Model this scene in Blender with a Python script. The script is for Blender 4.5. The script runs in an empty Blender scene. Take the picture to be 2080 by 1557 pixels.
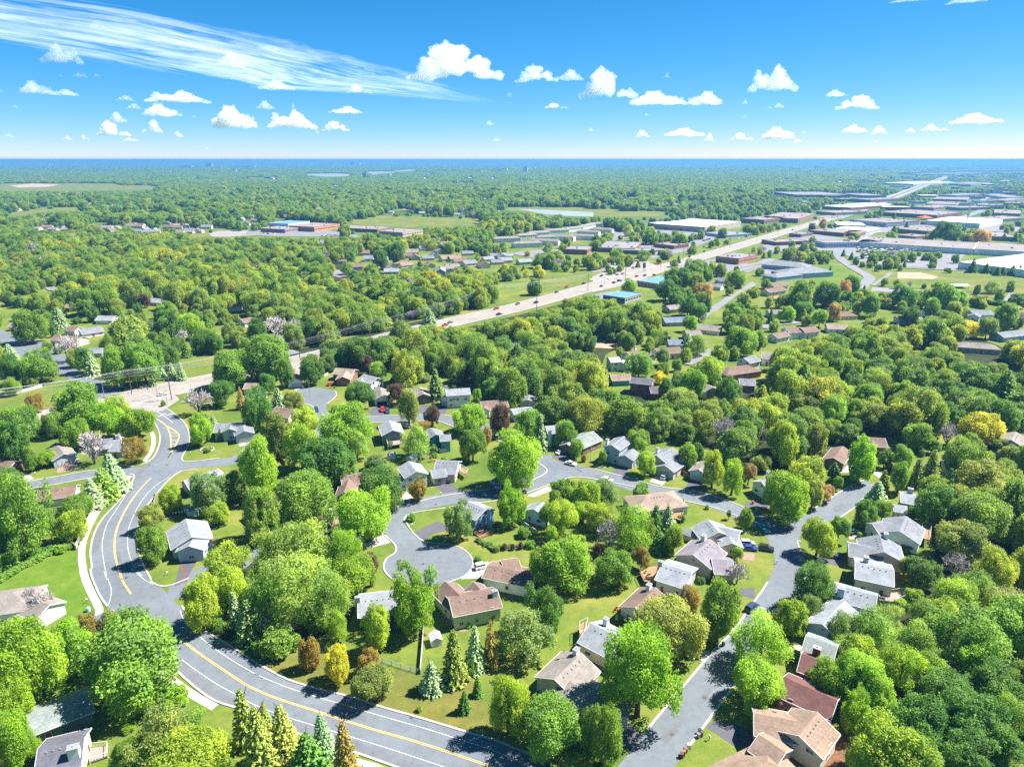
import bpy, math, random
import numpy as np
from mathutils import Vector

rnd = random.Random(7)
# ------------------------------------------------------------------ camera model
RX, RY, FOC, PITCH, CAMH = 2080.0, 1557.0, 1387.0, math.radians(18.15), 115.0
SP, CP = math.sin(PITCH), math.cos(PITCH)


def G(px, py, z=0.0):
    """point of the world at height z seen at photo pixel (px, py)"""
    a = (px - RX / 2) / FOC
    b = (RY / 2 - py) / FOC
    dz = -SP + b * CP
    t = (z - CAMH) / dz
    return Vector((a * t, (CP + b * SP) * t, z))


def proj(x, y, z):
    d = y * CP - (z - CAMH) * SP
    u = y * SP + (z - CAMH) * CP
    return RX / 2 + FOC * x / d, RY / 2 - FOC * u / d, d


REG = dict(A=(0, 1157, 3.8931), B=(500, 1157, 3.8931), C=(1000, 1157, 3.8931), D=(1547, 1157, 3.8931),
           E=(0, 780, 3.8931), F=(500, 780, 3.8931), G=(1000, 780, 3.8931), H=(1547, 780, 3.8931),
           I=(0, 320, 3.1144), J=(500, 320, 3.1144), K=(1000, 320, 3.1144), L=(1547, 320, 3.1144),
           M=(1500, 320, 3.586), N=(1240, 440, 5.2), X=(0, 0, 1.0), S=(0, 0, 2.0), U=(1040, 0, 2.0))


def T(r, x, y):
    o = REG[r]
    return o[0] + x / o[2], o[1] + y / o[2]


def px_list(r, s):
    """'x,y x,y r:x,y' -> photo pixels"""
    out = []
    for w in s.split():
        q = r
        if ':' in w:
            q, w = w.split(':')
        x, y = w.split(',')
        out.append(T(q, float(x), float(y)))
    return out


# ------------------------------------------------------------------ scene, objects
scene = bpy.context.scene
COL = scene.collection


def link(o, parent=None):
    COL.objects.link(o)
    if parent is not None:
        o.parent = parent
    return o


def tag(o, label=None, cat=None, group=None, kind=None):
    if label:
        o['label'] = label
    if cat:
        o['category'] = cat
    if group:
        o['group'] = group
    if kind:
        o['kind'] = kind
    return o


def empty(name, loc, rz=0.0, label=None, cat=None, group=None):
    o = bpy.data.objects.new(name, None)
    o.location = loc
    o.rotation_euler = (0, 0, rz)
    o.empty_display_size = 0.5
    link(o)
    return tag(o, label, cat, group)


class MB:
    """collects polygons with material slots, builds one mesh"""

    def __init__(s):
        s.v, s.f, s.m = [], [], []

    def face(s, pts, m=0):
        i = len(s.v)
        s.v += [tuple(p) for p in pts]
        s.f.append(tuple(range(i, i + len(pts))))
        s.m.append(m)

    def hexa(s, b, t, m=0):
        """b, t: four bottom and four top points, counter-clockwise from above"""
        i = len(s.v)
        s.v += [tuple(p) for p in b] + [tuple(p) for p in t]
        for f in ((3, 2, 1, 0), (4, 5, 6, 7), (0, 1, 5, 4), (1, 2, 6, 5), (2, 3, 7, 6), (3, 0, 4, 7)):
            s.f.append(tuple(i + k for k in f))
            s.m.append(m)

    def box(s, c, d, m=0, rz=0.0, top=1.0):
        """c: centre of the bottom, d: size"""
        cx, cy, cz = c
        hx, hy = d[0] / 2, d[1] / 2
        ca, sa = math.cos(rz), math.sin(rz)

        def q(x, y, z):
            return (cx + x * ca - y * sa, cy + x * sa + y * ca, z)
        b = [q(-hx, -hy, cz), q(hx, -hy, cz), q(hx, hy, cz), q(-hx, hy, cz)]
        t = [q(-hx * top, -hy * top, cz + d[2]), q(hx * top, -hy * top, cz + d[2]), q(hx * top, hy * top, cz + d[2]), q(-hx * top, hy * top, cz + d[2])]
        s.hexa(b, t, m)

    def tube(s, p, q, r0, r1=None, n=6, m=0, cap=True):
        p, q = Vector(p), Vector(q)
        r1 = r0 if r1 is None else r1
        d = (q - p)
        if d.length < 1e-6:
            return
        d.normalize()
        a = d.orthogonal().normalized()
        b = d.cross(a)
        i = len(s.v)
        for c, r in ((p, r0), (q, r1)):
            for k in range(n):
                t = 2 * math.pi * k / n
                s.v.append(tuple(c + (a * math.cos(t) + b * math.sin(t)) * r))
        for k in range(n):
            k2 = (k + 1) % n
            s.f.append((i + k, i + k2, i + n + k2, i + n + k))
            s.m.append(m)
        if cap:
            s.f.append(tuple(i + n + k for k in range(n)))
            s.m.append(m)
            s.f.append(tuple(i + n - 1 - k for k in range(n)))
            s.m.append(m)

    def mesh(s, name, mats, smooth=False):
        me = bpy.data.meshes.new(name)
        me.from_pydata(s.v, [], s.f)
        for mt in (mats if isinstance(mats, (list, tuple)) else [mats]):
            me.materials.append(mt)
        if len(me.materials) > 1:
            me.polygons.foreach_set('material_index', s.m)
        if smooth:
            me.polygons.foreach_set('use_smooth', [True] * len(me.polygons))
        me.update()
        return me

    def build(s, name, mats, parent=None, loc=None, smooth=False):
        o = bpy.data.objects.new(name, s.mesh(name, mats, smooth))
        if loc is not None:
            o.location = loc
        return link(o, parent)


def put(name, me, parent=None, loc=(0, 0, 0), rot=(0, 0, 0), scale=(1, 1, 1)):
    o = bpy.data.objects.new(name, me)
    o.location, o.rotation_euler, o.scale = loc, rot, scale
    return link(o, parent)


def copy_tree(o, parent=None):
    c = o.copy()
    COL.objects.link(c)
    if parent is not None:
        c.parent = parent
    for ch in list(o.children):
        copy_tree(ch, c)
    return c


# ------------------------------------------------------------------ materials
_M = {}


def nd(nt, t, **kw):
    n = nt.nodes.new(t)
    for k, v in kw.items():
        setattr(n, k, v)
    return n


def base_mat(name):
    m = bpy.data.materials.new(name)
    m.use_nodes = True
    nt = m.node_tree
    b = nt.nodes['Principled BSDF']
    b.inputs['Roughness'].default_value = 0.8
    b.inputs['Specular IOR Level'].default_value = 0.25
    return m, nt, b


def noise(nt, scale, detail=3.0, coord='Object', rough=0.55, vec=None):
    n = nd(nt, 'ShaderNodeTexNoise')
    n.inputs['Scale'].default_value = scale
    n.inputs['Detail'].default_value = detail
    n.inputs['Roughness'].default_value = rough
    if vec is None:
        tc = nd(nt, 'ShaderNodeTexCoord')
        vec = tc.outputs[coord]
    nt.links.new(vec, n.inputs['Vector'])
    return n.outputs['Fac']


def ramp(nt, fac, stops):
    r = nd(nt, 'ShaderNodeValToRGB')
    cr = r.color_ramp
    while len(cr.elements) < len(stops):
        cr.elements.new(0.5)
    for e, (p, c) in zip(cr.elements, stops):
        e.position = p
        e.color = (*c, 1) if len(c) == 3 else c
    nt.links.new(fac, r.inputs['Fac'])
    return r.outputs['Color']


def mixc(nt, fac, a, b, mode='MIX'):
    n = nd(nt, 'ShaderNodeMix', data_type='RGBA', blend_type=mode)
    for sock, v in ((n.inputs[0], fac), (n.inputs[6], a), (n.inputs[7], b)):
        if isinstance(v, (int, float)):
            sock.default_value = v
        elif isinstance(v, tuple):
            sock.default_value = (*v, 1) if len(v) == 3 else v
        else:
            nt.links.new(v, sock)
    return n.outputs[2]


def math_n(nt, op, a, b=0.0, clamp=False):
    n = nd(nt, 'ShaderNodeMath', operation=op, use_clamp=clamp)
    for i, v in enumerate((a, b)):
        if isinstance(v, (int, float)):
            n.inputs[i].default_value = v
        else:
            nt.links.new(v, n.inputs[i])
    return n.outputs[0]


def sc(c, k):
    return tuple(min(1.0, x * k) for x in c)


def surf(name, c, var=0.18, scale=1.2, rough=0.8, spec=0.25, fine=0.0, fscale=12.0, metal=0.0, bump=0.0):
    """a colour broken up by two scales of noise"""
    if name in _M:
        return _M[name]
    c = sc(c, 0.64)
    if name in _M:
        return _M[name]
    m, nt, b = base_mat(name)
    n1 = noise(nt, scale, 5)
    col = ramp(nt, n1, [(0.3, sc(c, 1 - var)), (0.5, c), (0.7, sc(c, 1 + var))])
    if fine:
        n2 = noise(nt, fscale, 2)
        col = mixc(nt, 1.0, col, ramp(nt, n2, [(0.3, (1 - fine,) * 3), (0.7, (1 + fine,) * 3)]), 'MULTIPLY')
    nt.links.new(col, b.inputs['Base Color'])
    b.inputs['Roughness'].default_value = rough
    b.inputs['Specular IOR Level'].default_value = spec
    b.inputs['Metallic'].default_value = metal
    if bump:
        bp = nd(nt, 'ShaderNodeBump')
        bp.inputs['Strength'].default_value = bump
        nt.links.new(noise(nt, fscale, 3), bp.inputs['Height'])
        nt.links.new(bp.outputs['Normal'], b.inputs['Normal'])
    _M[name] = m
    return m


def shingle(name, c):
    """roof shingles: courses along the slope, tabs of slightly different tone, weather patches"""
    c = sc(c, 0.62)
    if name in _M:
        return _M[name]
    m, nt, b = base_mat(name)
    tc = nd(nt, 'ShaderNodeTexCoord')
    sep = nd(nt, 'ShaderNodeSeparateXYZ')
    nt.links.new(tc.outputs['Object'], sep.inputs[0])
    v = nd(nt, 'ShaderNodeTexVoronoi', feature='F1')
    v.inputs['Scale'].default_value = 2.4
    nt.links.new(tc.outputs['Object'], v.inputs['Vector'])
    t1 = ramp(nt, v.outputs['Color'], [(0.0, (0.80,) * 3), (1.0, (1.17,) * 3)])
    z = math_n(nt, 'FRACT', math_n(nt, 'MULTIPLY', sep.outputs['Z'], 3.6))
    t2 = ramp(nt, z, [(0.0, (0.86,) * 3), (0.25, (1.03,) * 3), (1.0, (1.0,) * 3)])
    n1 = noise(nt, 0.28, 4)
    t3 = ramp(nt, n1, [(0.3, sc(c, 0.8)), (0.5, c), (0.72, sc(c, 1.16))])
    col = mixc(nt, 1.0, mixc(nt, 1.0, t3, t1, 'MULTIPLY'), t2, 'MULTIPLY')
    nt.links.new(col, b.inputs['Base Color'])
    b.inputs['Roughness'].default_value = 0.9
    b.inputs['Specular IOR Level'].default_value = 0.15
    _M[name] = m
    return m


def siding(name, c):
    c = sc(c, 0.85)
    if name in _M:
        return _M[name]
    m, nt, b = base_mat(name)
    tc = nd(nt, 'ShaderNodeTexCoord')
    sep = nd(nt, 'ShaderNodeSeparateXYZ')
    nt.links.new(tc.outputs['Object'], sep.inputs[0])
    z = math_n(nt, 'FRACT', math_n(nt, 'MULTIPLY', sep.outputs['Z'], 5.0))
    t2 = ramp(nt, z, [(0.0, (0.8,) * 3), (0.2, (1.02,) * 3), (1.0, (0.98,) * 3)])
    n1 = noise(nt, 0.5, 4)
    col = mixc(nt, 1.0, ramp(nt, n1, [(0.3, sc(c, 0.86)), (0.7, sc(c, 1.08))]), t2, 'MULTIPLY')
    nt.links.new(col, b.inputs['Base Color'])
    b.inputs['Roughness'].default_value = 0.7
    _M[name] = m
    return m


def asphalt(name, c, tint=(1, 1, 1)):
    c = sc(c, 0.54)
    if name in _M:
        return _M[name]
    m, nt, b = base_mat(name)
    n1 = noise(nt, 0.05, 5)
    n2 = noise(nt, 0.45, 6, rough=0.7)
    n3 = noise(nt, 3.0, 2)
    col = ramp(nt, n1, [(0.3, sc(c, 0.86)), (0.7, sc(c, 1.1))])
    col = mixc(nt, 1.0, col, ramp(nt, n2, [(0.28, (0.82,) * 3), (0.5, (1.0,) * 3), (0.75, (1.13,) * 3)]), 'MULTIPLY')
    col = mixc(nt, 1.0, col, ramp(nt, n3, [(0.3, (0.94,) * 3), (0.7, (1.05,) * 3)]), 'MULTIPLY')
    # sealed cracks
    v = nd(nt, 'ShaderNodeTexVoronoi', feature='DISTANCE_TO_EDGE')
    v.inputs['Scale'].default_value = 0.055
    tc = nd(nt, 'ShaderNodeTexCoord')
    wv = nd(nt, 'ShaderNodeVectorMath', operation='ADD')
    nn = nd(nt, 'ShaderNodeTexNoise')
    nn.inputs['Scale'].default_value = 0.25
    sm = nd(nt, 'ShaderNodeVectorMath', operation='SCALE')
    sm.inputs['Scale'].default_value = 5.0
    nt.links.new(tc.outputs['Object'], nn.inputs['Vector'])
    nt.links.new(nn.outputs['Color'], sm.inputs[0])
    nt.links.new(tc.outputs['Object'], wv.inputs[0])
    nt.links.new(sm.outputs[0], wv.inputs[1])
    nt.links.new(wv.outputs[0], v.inputs['Vector'])
    cr = ramp(nt, v.outputs['Distance'], [(0.0, (0.86,) * 3), (0.010, (1.0,) * 3)])
    col = mixc(nt, 1.0, col, cr, 'MULTIPLY')
    nt.links.new(col, b.inputs['Base Color'])
    b.inputs['Roughness'].default_value = 0.85
    b.inputs['Specular IOR Level'].default_value = 0.3
    _M[name] = m
    return m


def grass_mat(name, c, dry=0.25):
    """mown lawn: fresh and dry patches, no light in it"""
    c = sc(c, 0.60)
    if name in _M:
        return _M[name]
    m, nt, b = base_mat(name)
    n1 = noise(nt, 0.035, 5, rough=0.6)
    n2 = noise(nt, 0.35, 5, rough=0.65)
    n3 = noise(nt, 2.6, 3, rough=0.7)
    col = ramp(nt, n1, [(0.32, (c[0] * .72, c[1] * .9, c[2] * .8)), (0.5, c), (0.66, (c[0] * (1 + dry * 1.6), c[1] * (1 + dry * .35), c[2] * (1 + dry * .9)))])
    col = mixc(nt, 1.0, col, ramp(nt, n2, [(0.3, (0.78, 0.84, 0.78)), (0.7, (1.2, 1.13, 1.12))]), 'MULTIPLY')
    col = mixc(nt, 1.0, col, ramp(nt, n3, [(0.3, (0.76, 0.8, 0.76)), (0.7, (1.2, 1.17, 1.2))]), 'MULTIPLY')
    nt.links.new(col, b.inputs['Base Color'])
    b.inputs['Roughness'].default_value = 0.95
    b.inputs['Specular IOR Level'].default_value = 0.1
    _M[name] = m
    return m


def tinted(name, rough=0.35, spec=0.5, coat=0.0):
    """colour comes from the object's own colour (cars, clouds of pallets ...)"""
    if name in _M:
        return _M[name]
    m, nt, b = base_mat(name)
    oi = nd(nt, 'ShaderNodeObjectInfo')
    n1 = noise(nt, 1.5, 3)
    col = mixc(nt, 1.0, oi.outputs['Color'], ramp(nt, n1, [(0.3, (0.9,) * 3), (0.7, (1.08,) * 3)]), 'MULTIPLY')
    nt.links.new(col, b.inputs['Base Color'])
    b.inputs['Roughness'].default_value = rough
    b.inputs['Specular IOR Level'].default_value = spec
    b.inputs['Coat Weight'].default_value = coat
    _M[name] = m
    return m


def leaf_mat(name, kind='leaf'):
    if name in _M:
        return _M[name]
    m, nt, b = base_mat(name)
    oi = nd(nt, 'ShaderNodeObjectInfo')
    # palette of natural crowns, picked by the instance's own random number
    pal = ramp(nt, oi.outputs['Random'], [(0.0, (0.121, 0.243, 0.050)), (0.16, (0.227, 0.367, 0.066)), (0.34, (0.288, 0.405, 0.050)), (0.5, (0.167, 0.302, 0.061)),
                                          (0.62, (0.409, 0.470, 0.050)), (0.76, (0.242, 0.353, 0.094)), (0.9, (0.379, 0.426, 0.066)), (1.0, (0.136, 0.264, 0.077))])
    nl = noise(nt, 0.011, 3, vec=oi.outputs['Location'])
    pal = mixc(nt, 1.0, pal, ramp(nt, nl, [(0.3, (0.68, 0.80, 0.95)), (0.5, (1.0, 1.0, 1.0)), (0.68, (1.45, 1.22, 0.85))]), 'MULTIPLY')
    col = mixc(nt, oi.outputs['Alpha'], pal, oi.outputs['Color'])
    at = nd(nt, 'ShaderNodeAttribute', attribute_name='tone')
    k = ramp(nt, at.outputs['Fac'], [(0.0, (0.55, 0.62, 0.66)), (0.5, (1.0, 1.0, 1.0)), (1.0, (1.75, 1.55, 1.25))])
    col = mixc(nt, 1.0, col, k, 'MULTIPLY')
    nt.links.new(col, b.inputs['Base Color'])
    b.inputs['Roughness'].default_value = 0.55
    b.inputs['Specular IOR Level'].default_value = 0.35
    tr = nd(nt, 'ShaderNodeBsdfTranslucent')
    tcol = mixc(nt, 1.0, col, (1.25, 1.2, 0.55), 'MULTIPLY')
    nt.links.new(tcol, tr.inputs['Color'])
    mx = nd(nt, 'ShaderNodeMixShader')
    mx.inputs[0].default_value = 0.55 if kind == 'leaf' else 0.3
    nt.links.new(b.outputs[0], mx.inputs[1])
    nt.links.new(tr.outputs[0], mx.inputs[2])
    out = nt.nodes['Material Output']
    nt.links.new(mx.outputs[0], out.inputs['Surface'])
    _M[name] = m
    return m


# ------------------------------------------------------------------ curves on the ground
def smooth(pts, step=4.0, closed=False):
    """Catmull-Rom through ground points, resampled"""
    P = [Vector((p[0], p[1])) for p in pts]
    n = len(P)
    if n < 3:
        return P
    out = []
    rng = range(n) if closed else range(n - 1)
    for i in rng:
        if closed:
            a, b, c, d = P[(i - 1) % n], P[i], P[(i + 1) % n], P[(i + 2) % n]
        else:
            a, b, c, d = P[max(i - 1, 0)], P[i], P[i + 1], P[min(i + 2, n - 1)]
        k = max(2, min(14, int((c - b).length / step) + 1))
        # centripetal parametrisation
        t0 = 0.0
        t1 = t0 + max(1e-4, (b - a).length) ** .5
        t2 = t1 + max(1e-4, (c - b).length) ** .5
        t3 = t2 + max(1e-4, (d - c).length) ** .5
        for j in range(k):
            t = t1 + (t2 - t1) * j / k
            A1 = (a * (t1 - t) + b * (t - t0)) / (t1 - t0)
            A2 = (b * (t2 - t) + c * (t - t1)) / (t2 - t1)
            A3 = (c * (t3 - t) + d * (t - t2)) / (t3 - t2)
            B1 = (A1 * (t2 - t) + A2 * (t - t0)) / (t2 - t0)
            B2 = (A2 * (t3 - t) + A3 * (t - t1)) / (t3 - t1)
            out.append((B1 * (t2 - t) + B2 * (t - t1)) / (t2 - t1))
    if not closed:
        out.append(P[-1])
    return out


def ground(pxs, step=4.0, z=0.0):
    return smooth([G(x, y, z) for x, y in pxs], step)


def resample(P, n):
    L = [0.0]
    for i in range(1, len(P)):
        L.append(L[-1] + (P[i] - P[i - 1]).length)
    out, j = [], 0
    for k in range(n):
        s = L[-1] * k / (n - 1)
        while j < len(P) - 2 and L[j + 1] < s:
            j += 1
        t = (s - L[j]) / max(1e-6, L[j + 1] - L[j])
        out.append(P[j].lerp(P[j + 1], min(1, max(0, t))))
    return out


def normals(P):
    out = []
    for i in range(len(P)):
        d = P[min(i + 1, len(P) - 1)] - P[max(i - 1, 0)]
        d = d.normalized() if d.length > 1e-6 else Vector((1, 0))
        out.append(Vector((-d.y, d.x)))
    return out


def offset(P, d):
    return [p + n * d for p, n in zip(P, normals(P))]


def strip(name, L, R, z, mat, kind='structure'):
    mb = MB()
    for p in L:
        mb.v.append((p.x, p.y, z))
    for p in R:
        mb.v.append((p.x, p.y, z))
    n = len(L)
    for i in range(n - 1):
        mb.f.append((i, n + i, n + i + 1, i + 1) if ((R[i] - L[i]).cross(L[i + 1] - L[i]) > 0) else (i, i + 1, n + i + 1, n + i))
        mb.m.append(0)
    o = mb.build(name, mat)
    return tag(o, kind=kind)


def ribbon(name, P, w, z, mat, kind='structure'):
    return strip(name, offset(P, w / 2), offset(P, -w / 2), z, mat, kind)


def kerb(name, P, mat, w=0.5, h=0.14, z=0.0, kind='structure'):
    L, R = offset(P, w / 2), offset(P, -w / 2)
    mb = MB()
    n = len(P)
    for Q, zz in ((L, z), (L, z + h), (R, z + h), (R, z)):
        for p in Q:
            mb.v.append((p.x, p.y, zz))
    for k in range(3):
        for i in range(n - 1):
            a = k * n + i
            mb.f.append((a, a + 1, a + n + 1, a + n))
            mb.m.append(0)
    return tag(mb.build(name, mat), kind=kind)


def polygon(name, pxs, z, mat, kind='structure', smoothed=False, step=4.0):
    P = [G(x, y) for x, y in pxs]
    P = smooth(P, step, True) if smoothed else [Vector((p.x, p.y)) for p in P]
    A = sum(P[i - 1].cross(P[i]) for i in range(len(P)))
    if A < 0:
        P = P[::-1]
    mb = MB()
    mb.face([(p.x, p.y, z) for p in P])
    import bmesh
    me = mb.mesh(name, mat)
    bm = bmesh.new()
    bm.from_mesh(me)
    bmesh.ops.triangulate(bm, faces=bm.faces[:])
    bm.to_mesh(me)
    bm.free()
    o = bpy.data.objects.new(name, me)
    link(o)
    return tag(o, kind=kind)


# ------------------------------------------------------------------ picture-plane map used only to keep trees off what the photo shows open
Q = 4
MAP = np.zeros((int(RY) // Q + 1, int(RX) // Q + 1), dtype=np.uint8)
_yy, _xx = np.mgrid[0:MAP.shape[0], 0:MAP.shape[1]]
_xx = _xx * Q + Q / 2
_yy = _yy * Q + Q / 2


def paint(pxs, val):
    xs = [p[0] for p in pxs]
    ys = [p[1] for p in pxs]
    x0, x1 = int(max(0, min(xs)) // Q), int(min(RX, max(xs)) // Q) + 1
    y0, y1 = int(max(0, min(ys)) // Q), int(min(RY, max(ys)) // Q) + 1
    if x1 <= x0 or y1 <= y0:
        return
    X, Y = _xx[y0:y1, x0:x1], _yy[y0:y1, x0:x1]
    ins = np.zeros(X.shape, bool)
    n = len(pxs)
    for i in range(n):
        ax, ay = pxs[i - 1]
        bx, by = pxs[i]
        if ay == by:
            continue
        c = ((ay > Y) != (by > Y)) & (X < (bx - ax) * (Y - ay) / (by - ay) + ax)
        ins ^= c
    sub = MAP[y0:y1, x0:x1]
    sub[ins] = val


def paint_world(P3, val=3):
    """convex hull of projected world points"""
    q = []
    for p in P3:
        x, y, d = proj(p[0], p[1], p[2])
        if d > 1:
            q.append((x, y))
    if len(q) < 3:
        return
    q = sorted(set(q))

    def half(pts):
        h = []
        for p in pts:
            while len(h) > 1 and (h[-1][0] - h[-2][0]) * (p[1] - h[-2][1]) - (h[-1][1] - h[-2][1]) * (p[0] - h[-2][0]) <= 0:
                h.pop()
            h.append(p)
        return h[:-1]
    paint(half(q) + half(q[::-1]), val)


def paint_strip(P, w, val=3):
    L, R = offset(P, w / 2), offset(P, -w / 2)
    for i in range(len(P) - 1):
        paint_world([(q.x, q.y, 0) for q in (L[i], L[i + 1], R[i], R[i + 1])], val)


def map_at(px, py):
    i, j = int(py // Q), int(px // Q)
    if 0 <= i < MAP.shape[0] and 0 <= j < MAP.shape[1]:
        return int(MAP[i, j])
    return -1


# ------------------------------------------------------------------ labels: look + the nearest thing one can find
LANDMARKS = []   # (phrase, x, y) in the picture
AUTO = []        # (object, look, x, y)


def landmark(phrase, pt):
    x, y, d = proj(*pt)
    LANDMARKS.append((phrase, x, y))


def auto(o, look, pt, key=None):
    x, y, d = proj(*pt)
    AUTO.append((o, look, x, y, key))


ORD = ['', 'second ', 'third ', 'fourth ', 'fifth ', 'sixth ', 'seventh ', 'eighth ', 'ninth ', 'tenth ', 'eleventh ', 'twelfth ']


def finish_labels():
    used = {}
    for o, look, x, y, key in AUTO:
        best = sorted(key if isinstance(key, list) else LANDMARKS, key=lambda l: (l[1] - x) ** 2 + (2.2 * (l[2] - y)) ** 2)[0]
        dx, dy = x - best[1], y - best[2]
        if abs(dx) > 1.3 * abs(dy):
            rel = 'left of' if dx < 0 else 'right of'
        else:
            rel = 'beyond' if dy < 0 else 'this side of'
        used.setdefault((look, rel, best[0]), []).append((math.hypot(dx, 2.2 * dy), o))
    for (look, rel, lm), rows in used.items():
        rows.sort(key=lambda r: r[0])
        for k, (d, o) in enumerate(rows):
            if len(rows) == 1:
                o['label'] = f'{look} {rel} {lm}'
            elif k == 0:
                o['label'] = f'{look} first {rel} {lm}'
            else:
                o['label'] = f'{look} {ORD[k].strip() if k < len(ORD) else "number " + str(k + 1)} {rel} {lm}'
# ------------------------------------------------------------------ camera, light, sky
cam_d = bpy.data.cameras.new('camera')
cam_d.sensor_width = 36.0
cam_d.lens = 36.0 * FOC / RX
cam_d.clip_start, cam_d.clip_end = 1.0, 400000.0
cam = bpy.data.objects.new('camera', cam_d)
cam.location = (0, 0, CAMH)
cam.rotation_euler = (math.pi / 2 - PITCH, 0, 0)
link(cam)
scene.camera = cam

SUN_EL, SUN_AZ = math.radians(53), math.radians(17)      # azimuth counted from +x towards +y
sun_dir = Vector((math.cos(SUN_EL) * math.cos(SUN_AZ), math.cos(SUN_EL) * math.sin(SUN_AZ), math.sin(SUN_EL)))
sun_d = bpy.data.lights.new('sun', 'SUN')
sun_d.energy, sun_d.angle, sun_d.color = 4.0, math.radians(0.53), (1.0, 0.955, 0.87)
sun = bpy.data.objects.new('sun', sun_d)
sun.rotation_euler = sun_dir.to_track_quat('Z', 'Y').to_euler()
sun.location = sun_dir * 500
link(sun)

world = bpy.data.worlds.new('World')
scene.world = world
world.use_nodes = True
wn = world.node_tree
bg = wn.nodes['Background']
sky = nd(wn, 'ShaderNodeTexSky', sky_type='NISHITA', sun_disc=False)
sky.sun_elevation, sky.sun_rotation = SUN_EL, math.pi / 2 - SUN_AZ
sky.altitude, sky.air_density, sky.dust_density, sky.ozone_density = 100.0, 0.5, 0.0, 6.0
# grade of the clear northern summer sky: deeper azure overhead, pale at the horizon
sp_ = nd(wn, 'ShaderNodeSeparateColor')
cb_ = nd(wn, 'ShaderNodeCombineColor')
wn.links.new(sky.outputs[0], sp_.inputs[0])
for k, (pw, mul) in enumerate(((1.9, 1.30), (0.85, 0.88), (0.85, 1.12))):
    v = math_n(wn, 'POWER', math_n(wn, 'MULTIPLY', sp_.outputs[k], 1 / 6.0), pw)
    wn.links.new(math_n(wn, 'MULTIPLY', v, mul / 0.32), cb_.inputs[k])
wn.links.new(cb_.outputs[0], bg.inputs['Color'])
bg.inputs['Strength'].default_value = 0.08
scene.view_settings.view_transform = 'Standard'
scene.view_settings.look = 'None'
scene.view_settings.exposure = 2.0
scene.view_settings.gamma = 1.0
cy = scene.cycles
cy.max_bounces, cy.diffuse_bounces, cy.glossy_bounces, cy.transmission_bounces = 12, 6, 2, 6
cy.sample_clamp_indirect = 4.0
cy.transparent_max_bounces = 8
cy.volume_bounces = 8
cy.use_denoising = False
cy.caustics_reflective = cy.caustics_refractive = False

# ------------------------------------------------------------------ materials of the setting
m_lawn = grass_mat('lawn_grass', (0.150, 0.215, 0.034), 0.32)
m_lawn2 = grass_mat('fresh_lawn', (0.150, 0.250, 0.030), 0.2)
m_field = grass_mat('field_grass', (0.190, 0.235, 0.050), 0.35)
m_floor = surf('shade_toned_woodland_floor', (0.045, 0.060, 0.022), 0.4, 0.08, 0.95, 0.1, 0.35, 0.9)  # undergrowth brown-green with the shade between trees mixed into the colour
m_road = asphalt('grey_asphalt', (0.222, 0.252, 0.292))
m_road2 = asphalt('shoulder_asphalt', (0.215, 0.225, 0.260))
m_drive = asphalt('black_asphalt', (0.150, 0.150, 0.185))
m_hwy = asphalt('pale_concrete_road', (0.44, 0.395, 0.375))
m_conc = surf('concrete', (0.60, 0.56, 0.50), 0.12, 0.5, 0.85, 0.2, 0.08, 4.0)
m_kerb = surf('kerb_concrete', (0.54, 0.52, 0.49), 0.16, 0.3, 0.85, 0.2, 0.1, 2.0)
m_lot = asphalt('parking_asphalt', (0.31, 0.31, 0.33))
m_paver = surf('red_pavers', (0.36, 0.25, 0.20), 0.2, 1.5, 0.85, 0.2, 0.15, 6.0)
m_white = surf('white_road_paint', (0.78, 0.78, 0.76), 0.1, 1.0, 0.6)
m_yellow = surf('yellow_road_paint', (0.95, 0.66, 0.20), 0.12, 1.0, 0.6)
m_sand = surf('bare_sand', (0.50, 0.38, 0.27), 0.15, 0.05, 0.95, 0.1, 0.1, 0.8)
m_mulch = surf('bark_mulch', (0.23, 0.12, 0.07), 0.3, 1.2, 0.95, 0.1, 0.3, 7.0)

# ground: near lawn that turns into the far country's woods, fields and clearings
gm, nt, b = base_mat('ground_cover')
tc = nd(nt, 'ShaderNodeTexCoord')
n_far = noise(nt, 0.012, 6, rough=0.65)
n_big = noise(nt, 0.0011, 5, rough=0.6)
n_l1 = noise(nt, 0.035, 5, rough=0.6)
n_l2 = noise(nt, 0.35, 5, rough=0.65)
n_l3 = noise(nt, 2.6, 3, rough=0.7)
lawn = ramp(nt, n_l1, [(0.32, (0.068, 0.112, 0.019)), (0.5, (0.108, 0.148, 0.025)), (0.66, (0.165, 0.172, 0.040))])
lawn = mixc(nt, 1.0, lawn, ramp(nt, n_l2, [(0.3, (0.78, 0.84, 0.78)), (0.7, (1.2, 1.13, 1.12))]), 'MULTIPLY')
lawn = mixc(nt, 1.0, lawn, ramp(nt, n_l3, [(0.3, (0.76, 0.8, 0.76)), (0.7, (1.2, 1.17, 1.2))]), 'MULTIPLY')
wood = ramp(nt, n_far, [(0.3, (0.035, 0.070, 0.022)), (0.5, (0.060, 0.110, 0.030)), (0.72, (0.10, 0.15, 0.042))])
wood = mixc(nt, ramp(nt, n_big, [(0.60, (0, 0, 0)), (0.66, (1, 1, 1))]), wood, (0.10, 0.12, 0.04))
sep = nd(nt, 'ShaderNodeSeparateXYZ')
nt.links.new(tc.outputs['Object'], sep.inputs[0])
f = math_n(nt, 'MULTIPLY', math_n(nt, 'SUBTRACT', sep.outputs['Y'], 900.0), 1 / 700.0, True)
nt.links.new(mixc(nt, f, lawn, wood), b.inputs['Base Color'])
b.inputs['Roughness'].default_value = 0.95
b.inputs['Specular IOR Level'].default_value = 0.1
mb = MB()
FAR = 60000.0
mb.face([(-FAR, -300, 0), (FAR, -300, 0), (FAR, FAR, 0), (-FAR, FAR, 0)])
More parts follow.
